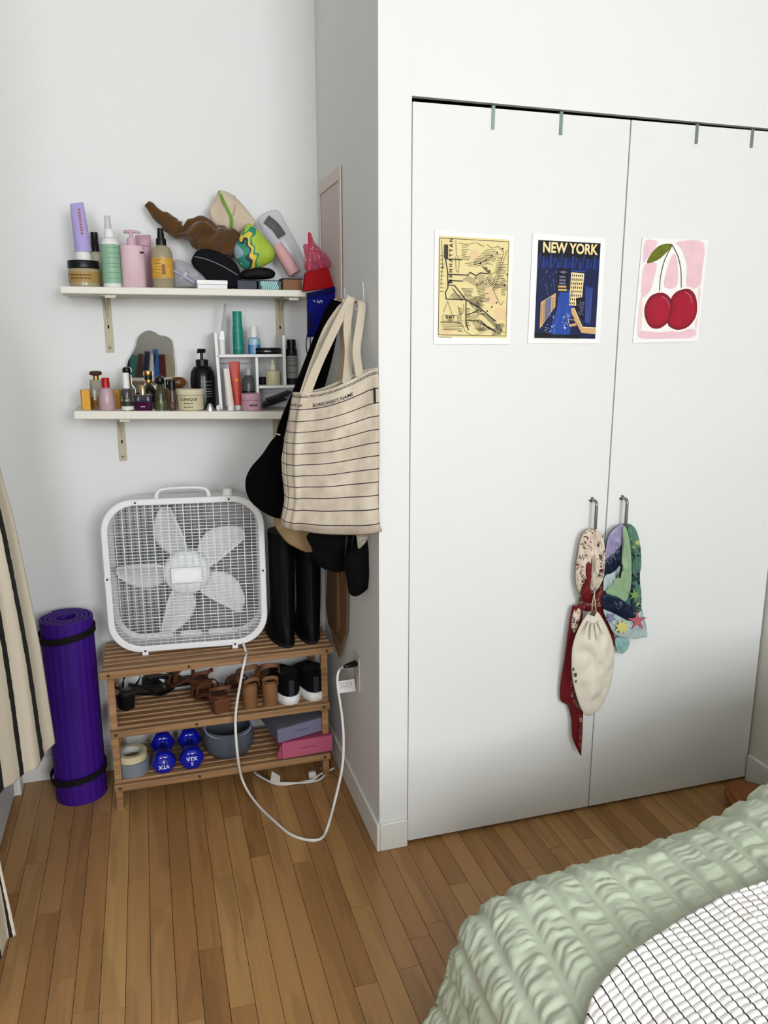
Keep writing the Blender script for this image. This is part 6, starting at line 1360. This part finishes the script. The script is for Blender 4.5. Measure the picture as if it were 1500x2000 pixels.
sp('navy_band', [(424, 775), (520, 795), (590, 825), (640, 880), (625, 955), (520, 905), (432, 865)], -0.016, 0.012, NAVY, seed=6)
low = sp('star_panel', [(430, 872), (520, 910), (625, 955), (695, 885), (720, 960), (744, 1062), (700, 1075), (640, 1082), (520, 1055), (465, 965)], -0.014, 0.012, PALE, seed=7)
sp('tail', [(520, 1075), (615, 1090), (600, 1160), (558, 1190), (525, 1155)], -0.004, 0.008, M('#8fb0ac', 0.35))
mb = MB(); ribbon(mb, z7([(562, 555), (545, 650)], yh - 0.038), 0.0065, (1, 0, 0), 0.002, smooth=False); mb.build('black_bar', BK, ss)
def star(cx, cy, r1, r2, n, dy, mat, rot=0.3):
    pts = z7([(cx + (r1 if k % 2 == 0 else r2) * math.cos(math.pi * k / n + rot), cy + (r1 if k % 2 == 0 else r2) * math.sin(math.pi * k / n + rot)) for k in range(2 * n)], yh + dy)
    MB().prism(pts, (0, 0.001, 0)).build('star', mat, ss)
star(565, 1000, 56, 30, 8, -0.0270, M('#c8c07a', 0.4)); star(672, 955, 74, 24, 5, -0.0270, M('#b0666e', 0.4), 0.9); star(486, 935, 40, 20, 5, -0.026, M('#8683a0', 0.4)); star(655, 770, 46, 18, 6, -0.031, M('#7d9a62', 0.4))
# ---------------------------------------------------------------- adhesive hooks and the bags on the alcove side wall
def whook(u, v0, v1, label):
    a, b = at(u, v0, x=XS), at(u, v1, x=XS); zt_, zb_ = a.z, b.z; y = a.y
    t = thing('wall_hook', label, 'hook', (XS, y, zb_), 0, 'white adhesive hooks on the alcove wall')
    pts = [Vector((XS - 0.0005, y + 0.013 * math.copysign(abs(math.cos(q)) ** 0.9, math.cos(q)), (zt_ + zb_) / 2 + (zt_ - zb_) / 2 * math.sin(q))) for q in [2 * math.pi * k / 28 for k in range(28)]]
    MB().prism(pts, (-0.0045, 0, 0)).build('back_plate', M('#dcdcda', 0.35), t, bevel=0.0015)
    zh = zb_ + 0.020
    MB().tube(crom([(XS - 0.004, y, zh + 0.012), (XS - 0.010, y, zh - 0.006), (XS - 0.022, y, zh - 0.012), (XS - 0.030, y, zh - 0.002), (XS - 0.032, y, zh + 0.012)], 5), 0.0045, 10).build('peg', M('#dcdcda', 0.35), t, smooth=True)
    return Vector((XS - 0.022, y, zh))
hk1 = whook(674, 561, 606, 'white adhesive hook further into the alcove, nearer the shelf')
hk2 = whook(710, 550, 610, 'white adhesive hook nearest the closet corner, holding the tote')
CANV = '#bfae92'
def tote_mat():
    m = bpy.data.materials.new('tote'); m.use_nodes = True; nt = m.node_tree; b = nt.nodes['Principled BSDF']; N = nt.nodes.new; Lk = nt.links.new
    uv = N('ShaderNodeUVMap'); sx = N('ShaderNodeSeparateXYZ'); Lk(uv.outputs[0], sx.inputs[0])
    sc = N('ShaderNodeMath'); sc.operation = 'MULTIPLY_ADD'; sc.inputs[1].default_value = 12.6; sc.inputs[2].default_value = -0.62; Lk(sx.outputs[1], sc.inputs[0])
    f = N('ShaderNodeMath'); f.operation = 'FRACT'; Lk(sc.outputs[0], f.inputs[0]); l = N('ShaderNodeMath'); l.operation = 'LESS_THAN'; l.inputs[1].default_value = 0.075; Lk(f.outputs[0], l.inputs[0])
    g0 = N('ShaderNodeMath'); g0.operation = 'GREATER_THAN'; g0.inputs[1].default_value = 0.10; Lk(sx.outputs[1], g0.inputs[0]); l2 = N('ShaderNodeMath'); l2.operation = 'MULTIPLY'; Lk(l.outputs[0], l2.inputs[0]); Lk(g0.outputs[0], l2.inputs[1])
    tot = l2.outputs[0]
    for p in (0.036, 0.048):
        s = N('ShaderNodeMath'); s.operation = 'SUBTRACT'; s.inputs[1].default_value = p; Lk(sx.outputs[1], s.inputs[0]); a = N('ShaderNodeMath'); a.operation = 'ABSOLUTE'; Lk(s.outputs[0], a.inputs[0]); q = N('ShaderNodeMath'); q.operation = 'LESS_THAN'; q.inputs[1].default_value = 0.003; Lk(a.outputs[0], q.inputs[0])
        mxx = N('ShaderNodeMath'); mxx.operation = 'MAXIMUM'; Lk(tot, mxx.inputs[0]); Lk(q.outputs[0], mxx.inputs[1]); tot = mxx.outputs[0]
    n = N('ShaderNodeTexNoise'); n.inputs['Scale'].default_value = 8; Lk(uv.outputs[0], n.inputs[0]); r = N('ShaderNodeValToRGB'); r.color_ramp.elements[0].position = 0.35; r.color_ramp.elements[0].color = lin('#bdb2a0'); r.color_ramp.elements[1].position = 0.65; r.color_ramp.elements[1].color = lin('#cdc3b3'); Lk(n.outputs[0], r.inputs[0])
    mx = N('ShaderNodeMix'); mx.data_type = 'RGBA'; Lk(tot, mx.inputs[0]); Lk(r.outputs[0], mx.inputs[6]); mx.inputs[7].default_value = lin('#23232f'); Lk(mx.outputs[2], b.inputs['Base Color']); b.inputs['Roughness'].default_value = 0.9
    n2 = N('ShaderNodeTexNoise'); n2.inputs['Scale'].default_value = 400; Lk(uv.outputs[0], n2.inputs[0]); bp = N('ShaderNodeBump'); bp.inputs['Strength'].default_value = 0.15; bp.inputs['Distance'].default_value = 0.002; Lk(n2.outputs[0], bp.inputs['Height']); Lk(bp.outputs[0], b.inputs['Normal'])
    return m
TP0, TN_ = Vector((0.598, 2.035, 0)), Vector((-0.5, -0.866, 0)).normalized()
def tpl(l): return crom([atp(u, v, TP0, TN_) for u, v in l], 8)
LE = tpl([(571, 766), (564, 819), (561, 872), (562, 925), (565, 979), (552, 1032)]); RE = tpl([(738, 718), (741, 782), (742, 847), (742, 911), (740, 976), (743, 1040)])
def tote_pt(s, t, lift=0.0):
    a, b = polyl(LE, t), polyl(RE, t); p = a.lerp(b, s)
    sag = -0.020 * math.sin(math.pi * min(1, s / 0.9)) * (1 - t) ** 1.5           # the top edge droops between the handles
    n = 0.030 * (math.sin(math.pi * min(1, max(0, s)) ) ** 0.6) * (0.35 + 0.65 * math.sin(math.pi * (0.12 + 0.80 * t)))
    n += 0.010 * math.exp(-((s - 0.16 + 0.05 * t) / 0.030) ** 2) + 0.006 * math.sin(s * 13 + 2.5 * t) * (1 - 0.4 * t) + 0.006 * math.sin(s * 7 - 1.0 + 3 * t)
    n -= 0.022 * max(0, (t - 0.93) / 0.07); sag -= 0.014 * math.sin(math.pi * min(1, max(0, s))) ** 0.7 * t ** 8
    return p + TN_ * (n + lift) + Vector((0, 0, sag))
tt = thing('tote_bag', 'cream canvas tote with thin lines reading BORROWER\'S NAME', 'tote bag', atp(655, 1040, TP0, TN_))
mb = MB(); mb.grid(lambda s, t: tote_pt(s, t), 64, 80)
DV = Vector((-0.055, 0.085, 0))
n0 = len(mb.v)
mb.grid(lambda s, t: tote_pt(1 - s, t, -0.02) + DV * math.sin(math.pi * s) ** 0.5 * (0.3 + 0.7 * min(1, t * 2)) - TN_ * 0.0 + TN_ * (0.02 if (s in (0, 1) or t in (0, 1)) else 0.0), 24, 30)
body = mb.build('bag_body', tote_mat(), tt, smooth=True, solid=0.002)
TW, TH = (RE[0] - LE[0]).length, (LE[-1] - LE[0]).length
NVY = M('#20202c', 0.8)
lettering(tt, "BORROWER'S NAME", NVY, None, None, None, 0.0122, 0.012, fn=lambda x, y: tote_pt(0.51 + x / TW, 0.112 - y / TH, 0.0022))
lettering(tt, 'DATE DUE', NVY, None, None, None, 0.0092, 0.012, fn=lambda x, y: tote_pt(0.090 + x / TW, 0.105 - y / TH, 0.0022))
mb = MB(); mb.grid(lambda s, t: tote_pt(0.955 + 0.02 * s + 0.003 * t, 0.125 + 0.085 * t, 0.006), 2, 6); mb.build('brand_tag', BKM, tt, solid=0.002)
STR = M('#c6bcaa', 0.9, bump=0.1, bs=300)
ho = hk2 + Vector((-0.004, 0, 0.004))
def hp_(u, v, y): return at(u, v, y=y)
HS = lambda nm, pts, wd: ribbon(MB(), pts, wd, (1, 0.3, 0), 0.003).build(nm, STR, tt, smooth=True, sharp=40)
HS('handle', [tote_pt(0.20, 0.03, 0.004), hp_(618, 720, 2.16), hp_(640, 672, 2.165), hp_(664, 622, 2.17), hp_(686, 582, 2.172), ho + Vector((-0.012, -0.012, 0.002)), hp_(706, 590, 2.165), hp_(703, 630, 2.15), hp_(696, 684, 2.12), tote_pt(0.80, 0.02, 0.004)], 0.024)
HS('handle', [tote_pt(0.17, 0.03, -0.004), hp_(615, 705, 2.20), hp_(638, 645, 2.20), hp_(665, 605, 2.19), ho + Vector((-0.004, 0.006, 0.006)), hp_(684, 590, 2.18), hp_(678, 640, 2.17), hp_(681, 690, 2.15), tote_pt(0.66, 0.02, 0.0)], 0.024)
# black crescent sling bag
yk = 2.33
sb_ = thing('sling_bag', 'black crescent sling bag hanging left of the striped tote', 'bag', at(520, 1010, y=yk))
BKC = M('#0b0b0c', 1.0, spec=0.08)
mb = MB(); pillow(mb, [at(u, v, y=yk) for u, v in ((538, 853), (560, 862), (600, 900), (606, 960), (590, 1005), (549, 1013), (517, 1002), (487, 976), (479, 943), (489, 915), (512, 888))], 0.035, 0.045, rings=9, sharp=2.2); mb.build('bag_body', BKC, sb_, smooth=True)
mb = MB(); ribbon(mb, [at(540, 872, y=yk), at(556, 825, y=yk), at(585, 765, y=2.36), at(618, 690, y=2.38), at(645, 625, y=2.39), Vector((hk1.x, hk1.y - 0.01, hk1.z + 0.004))], lambda s: 0.018 + 0.034 * min(1, s * 1.6), (1, 0, 0.35), 0.006); mb.build('strap', BKC, sb_)
mb = MB(); ribbon(mb, [at(598, 900, y=yk + 0.03), at(612, 800, y=2.37), at(640, 690, y=2.40), Vector((hk1.x - 0.004, hk1.y, hk1.z + 0.006))], 0.034, (1, 0, 0.2), 0.006); mb.build('strap', BKC, sb_)
MB().box(*(lambda p: ((p.x - 0.006, p.y - 0.006, p.z - 0.002), (p.x + 0.006, p.y - 0.003, p.z + 0.002)))(at(543, 848, y=yk)), rot=RY(rad(20))).build('tag', M('#cfcfcd', 0.5), sb_)
# beige tote behind
yk = 2.40
bt = thing('beige_tote', 'plain beige tote mostly hidden behind the sling and striped bags', 'tote bag', at(580, 1078, y=yk))
mb = MB(); pillow(mb, [at(u, v, y=yk) for u, v in ((548, 845), (585, 800), (650, 780), (668, 900), (660, 1040), (612, 1078), (574, 1068), (552, 1050), (534, 1012), (545, 930))], 0.028, 0.030, wr=0.012, ws=20, rings=9); mb.build('bag_body', M('#a08a68', 0.9), bt, smooth=True)
mb = MB(); ribbon(mb, [at(590, 805, y=yk), at(622, 700, y=2.41), Vector((hk1.x + 0.003, hk1.y + 0.01, hk1.z + 0.012)), at(672, 690, y=2.41), at(655, 790, y=yk)], 0.022, (1, 0.2, 0), 0.003); mb.build('handle', M('#ab9673', 0.9), bt)
# dark garment and black pouch below the tote
yk = 2.30
dg = thing('black_backpack', 'black bag bundle hanging directly below the striped tote', 'bag', at(650, 1115, y=yk))
mb = MB(); pillow(mb, [at(u, v, y=yk) for u, v in ((600, 1045), (640, 1030), (695, 1030), (705, 1060), (692, 1095), (668, 1116), (640, 1114), (618, 1100), (608, 1070))], 0.035, 0.04, wr=0.012, ws=26, rings=8); mb.build('bag_body', M('#0d0d0e', 0.85, spec=0.12), dg, smooth=True)
mb = MB()
for u in (680, 692): ribbon(mb, [at(u, 1035, y=yk - 0.030), at(u - 4, 1060, y=yk - 0.042), at(u - 6, 1090, y=yk - 0.036)], 0.006, (1, 0, 0), 0.003)
mb.build('webbing', M('#26272b', 0.5), dg)
yk = 2.20
pc = thing('black_pouch', 'black pouch hanging lowest at the closet corner', 'pouch', at(705, 1165, y=yk))
mb = MB(); pillow(mb, [at(u, v, y=yk) for u, v in ((672, 1092), (677, 1132), (681, 1156), (692, 1165), (708, 1158), (727, 1140), (744, 1124), (747, 1111), (740, 1080), (729, 1050), (714, 1050), (690, 1068))], 0.030, 0.020, rings=8, wr=0.006, ws=30); ob_ = mb.build('pouch_body', M('#0d0d0e', 0.85, spec=0.12), pc, smooth=True)
mb = MB(); ribbon(mb, [at(730, 1055, y=yk - 0.018), at(738, 1085, y=yk - 0.026), at(743, 1112, y=yk - 0.014)], 0.004, (1, 0, 0), 0.003); mb.build('piping', M('#2f3034', 0.4), pc)
yk = 2.17
mb = MB(); pillow(mb, [at(u, v, y=yk) for u, v in ((697, 1034), (722, 1030), (742, 1036), (743, 1046), (735, 1050), (722, 1042), (712, 1060), (700, 1072), (697, 1055))], 0.010, 0.010, wr=0.010, ws=60, rings=6); meta(mb.build('plastic_bag', M('#aca595', 0.3, trans=0.2), None, smooth=True), 'crumpled pale plastic bag peeking out under the striped tote', 'plastic bag')
# blue bag hanging in the corner beside the shelf end
yk = 2.535
bl = thing('blue_bag', 'royal blue drawstring bag hanging in the corner below the red bag', 'bag', at(620, 660, y=yk))
BLU = M('#0c1270', 0.7, spec=0.12)
q = [at(599, 573, y=yk), at(655, 560, y=yk), at(654, 600, y=yk), at(640, 655, y=yk), at(600, 659, y=yk)]
for p in q: p.x = min(p.x, XS - 0.006)
mb = MB(); pillow(mb, q, 0.008, 0.008, n=1, rings=5); mb.build('bag_body', BLU, bl, smooth=True, sharp=60)
mb = MB(); ribbon(mb, [at(600, 577, y=yk - 0.010), at(628, 572, y=yk - 0.012), at(654, 563, y=yk - 0.010)], 0.014, (0, 0, 1), 0.002); mb.build('hem', M('#0a0e4c', 0.7, spec=0.12), bl)
mb = MB(); mb.tube(crom([at(600, 600, y=yk - 0.010), at(602, 640, y=yk - 0.010), at(598, 668, y=yk - 0.006), at(600, 690, y=yk), at(608, 700, y=yk), at(606, 668, y=yk), at(606, 610, y=yk - 0.010)], 6), 0.0017, 6); mb.build('cord', BK, bl, smooth=True)
WT = M('#c4c8da', 0.5)
lettering(bl, 'S', WT, at(624, 589, y=yk - 0.0125), (0, 0, -1), (1, 0, 0), 0.024, 0.0); lettering(bl, 'P', WT, at(613, 588, y=yk - 0.0125), (0, 0, -1), (1, 0, 0), 0.012, 0.0)
# brown paper bag flattened against the side wall
xk = XS - 0.012
pbg = thing('paper_bag', 'brown paper bag hanging flat against the wall beside the rack', 'paper bag', at(662, 1285, x=xk))
KR = M('#80644a', 0.8, var=0.02, vs=8); KR2 = M('#937657', 0.8)
P4 = lambda l, x: [at(u, v, x=x) for u, v in l]
MB().prism(P4([(640, 1090), (678, 1080), (677, 1200), (676, 1236), (664, 1262), (641, 1220), (636, 1180)], xk), (0.006, 0, 0)).build('front_panel', KR, pbg, bevel=0.001)
MB().prism(P4([(642, 1222), (664, 1262), (676, 1237), (662, 1286)], xk - 0.004), (0.004, 0, 0)).build('folded_bottom', KR2, pbg, bevel=0.0008)
MB().prism(P4([(656, 1100), (660, 1100), (662, 1230), (657, 1235)], xk - 0.002), (0.002, 0, 0)).build('gusset_fold', KR2, pbg)
mb = MB(); ribbon(mb, [at(660, 1110, x=xk - 0.004), at(662, 1090, x=xk - 0.01), at(668, 1100, x=xk - 0.012), at(668, 1130, x=xk - 0.006)], 0.007, (0, 1, 0), 0.002); mb.build('handle', M('#8a6a46', 0.8), pbg)
# ---------------------------------------------------------------- black boots on the rack
def boot(label, loc, rz, hh):
    t = thing('boot', label, 'boot', loc, rz, 'black boots on top of the rack'); mb = MB(); secs = []
    for z, cy, rx, ry in ((0.010, 0.075, 0.041, 0.135), (0.035, 0.075, 0.043, 0.135), (0.06, 0.055, 0.043, 0.110), (0.085, 0.035, 0.042, 0.080), (0.12, 0.020, 0.042, 0.060), (0.2, 0.014, 0.0430, 0.058), (hh * 0.8, 0.010, 0.0445, 0.062), (hh, 0.010, 0.0450, 0.062)):
        secs.append([Vector((rx * math.cos(a), cy + ry * math.sin(a), z)) for a in [2 * math.pi * k / 28 for k in range(28)]])
    loft(mb, secs); mb.build('shaft', M('#080809', 0.6, spec=0.18), t, smooth=True, sharp=60, local=True)
    mb = MB(); loft(mb, [[Vector((0.0435 * math.cos(a), 0.075 + 0.138 * math.sin(a), z)) for a in [2 * math.pi * k / 28 for k in range(28)]] for z in (0, 0.012)]); mb.build('sole', M('#1a1a1c', 0.7), t, smooth=True, sharp=50, local=True)
    MB().box((-0.004, -0.052, 0.03), (0.004, -0.046, hh * 0.7)).build('back_seam', M('#12131a', 0.5, spec=0.2), t, local=True)
    mb = MB(); ribbon(mb, [(-0.006, -0.050, hh - 0.01), (0, -0.056, hh + 0.018), (0.006, -0.050, hh - 0.01)], 0.014, (1, 0, 0), 0.003); mb.build('pull_tab', M('#15151a', 0.7), t, local=True)
    return t
bz = LV[2] + 0.0006
b1 = at(562, 1266, z=bz); b2 = at(612, 1258, z=bz)
boot('black boot standing next to the fan on the rack', (b1.x, b1.y + 0.060, bz), rad(4), 0.40)
boot('black boot standing nearest the alcove side wall', (min(max(b2.x, b1.x + 0.092), XS - 0.062), b2.y + 0.060, bz), rad(-3), 0.41)
# ---------------------------------------------------------------- book shelf on the rear wall (seen in the wavy mirror)
bk = thing('book_shelf', 'white wall shelf of books, seen only in the wavy mirror', 'shelf', (-0.13, WY + 0.12, 1.66))
MB().box((-0.50, WY + 0.001, 1.635), (0.36, WY + 0.24, 1.66)).build('shelf_board', SHELF, bk, bevel=0.002)
for x in (-0.40, 0.26): MB().box((x - 0.012, WY + 0.001, 1.48), (x + 0.012, WY + 0.006, 1.6345)).box((x - 0.012, WY + 0.001, 1.628), (x + 0.012, WY + 0.2, 1.6345)).build('bracket', BRK, bk)
rnd = random.Random(5); x = -0.45
BC = [('black', '#17171c'), ('plum', '#4a2440'), ('grey', '#5d6068'), ('pink', '#b0708a'), ('charcoal', '#26282d'), ('teal', '#3d7370'), ('brown', '#4a352b'), ('navy', '#1c2544'), ('white', '#c9c9c9'), ('blue', '#2f66a8'), ('maroon', '#571a22'), ('sand', '#a8987a')]
for k, (cn, ch) in enumerate(BC):
    wd = rnd.uniform(0.045, 0.062); hh_ = rnd.uniform(0.22, 0.29); an = rad(8) if k < 9 else 0; dp = 0.16
    t = thing('book', '%s-spined book on the shelf reflected in the mirror' % cn, 'book', (x + wd / 2, WY + 0.14, 1.6605), 0, 'books on the reflected shelf')
    rot = RY(an)
    def T(p): return rot @ (Vector(p)) + Vector((0, 0, abs(math.sin(an)) * wd / 2 + 0.0002))
    def bxx(nm, a, b, mat): c8 = [Vector((xx, yy, zz)) for zz in (a[2], b[2]) for xx, yy in ((a[0], a[1]), (b[0], a[1]), (b[0], b[1]), (a[0], b[1]))]; MB().hexa([T(p) for p in c8[:4]], [T(p) for p in c8[4:]]).build(nm, mat, t, local=True)
    cvm = M(ch, 0.5)
    bxx('cover', (-wd / 2, -dp / 2, 0), (-wd / 2 + 0.003, dp / 2, hh_), cvm); bxx('cover', (wd / 2 - 0.003, -dp / 2, 0), (wd / 2, dp / 2, hh_), cvm); bxx('spine', (-wd / 2 + 0.003, dp / 2 - 0.003, 0), (wd / 2 - 0.003, dp / 2, hh_), cvm)
    bxx('pages', (-wd / 2 + 0.003, -dp / 2 + 0.003, 0.004), (wd / 2 - 0.003, dp / 2 - 0.003, hh_ - 0.004), M('#cfc8b4', 0.8))
    x += wd + 0.004 + (0.004 if an else 0)
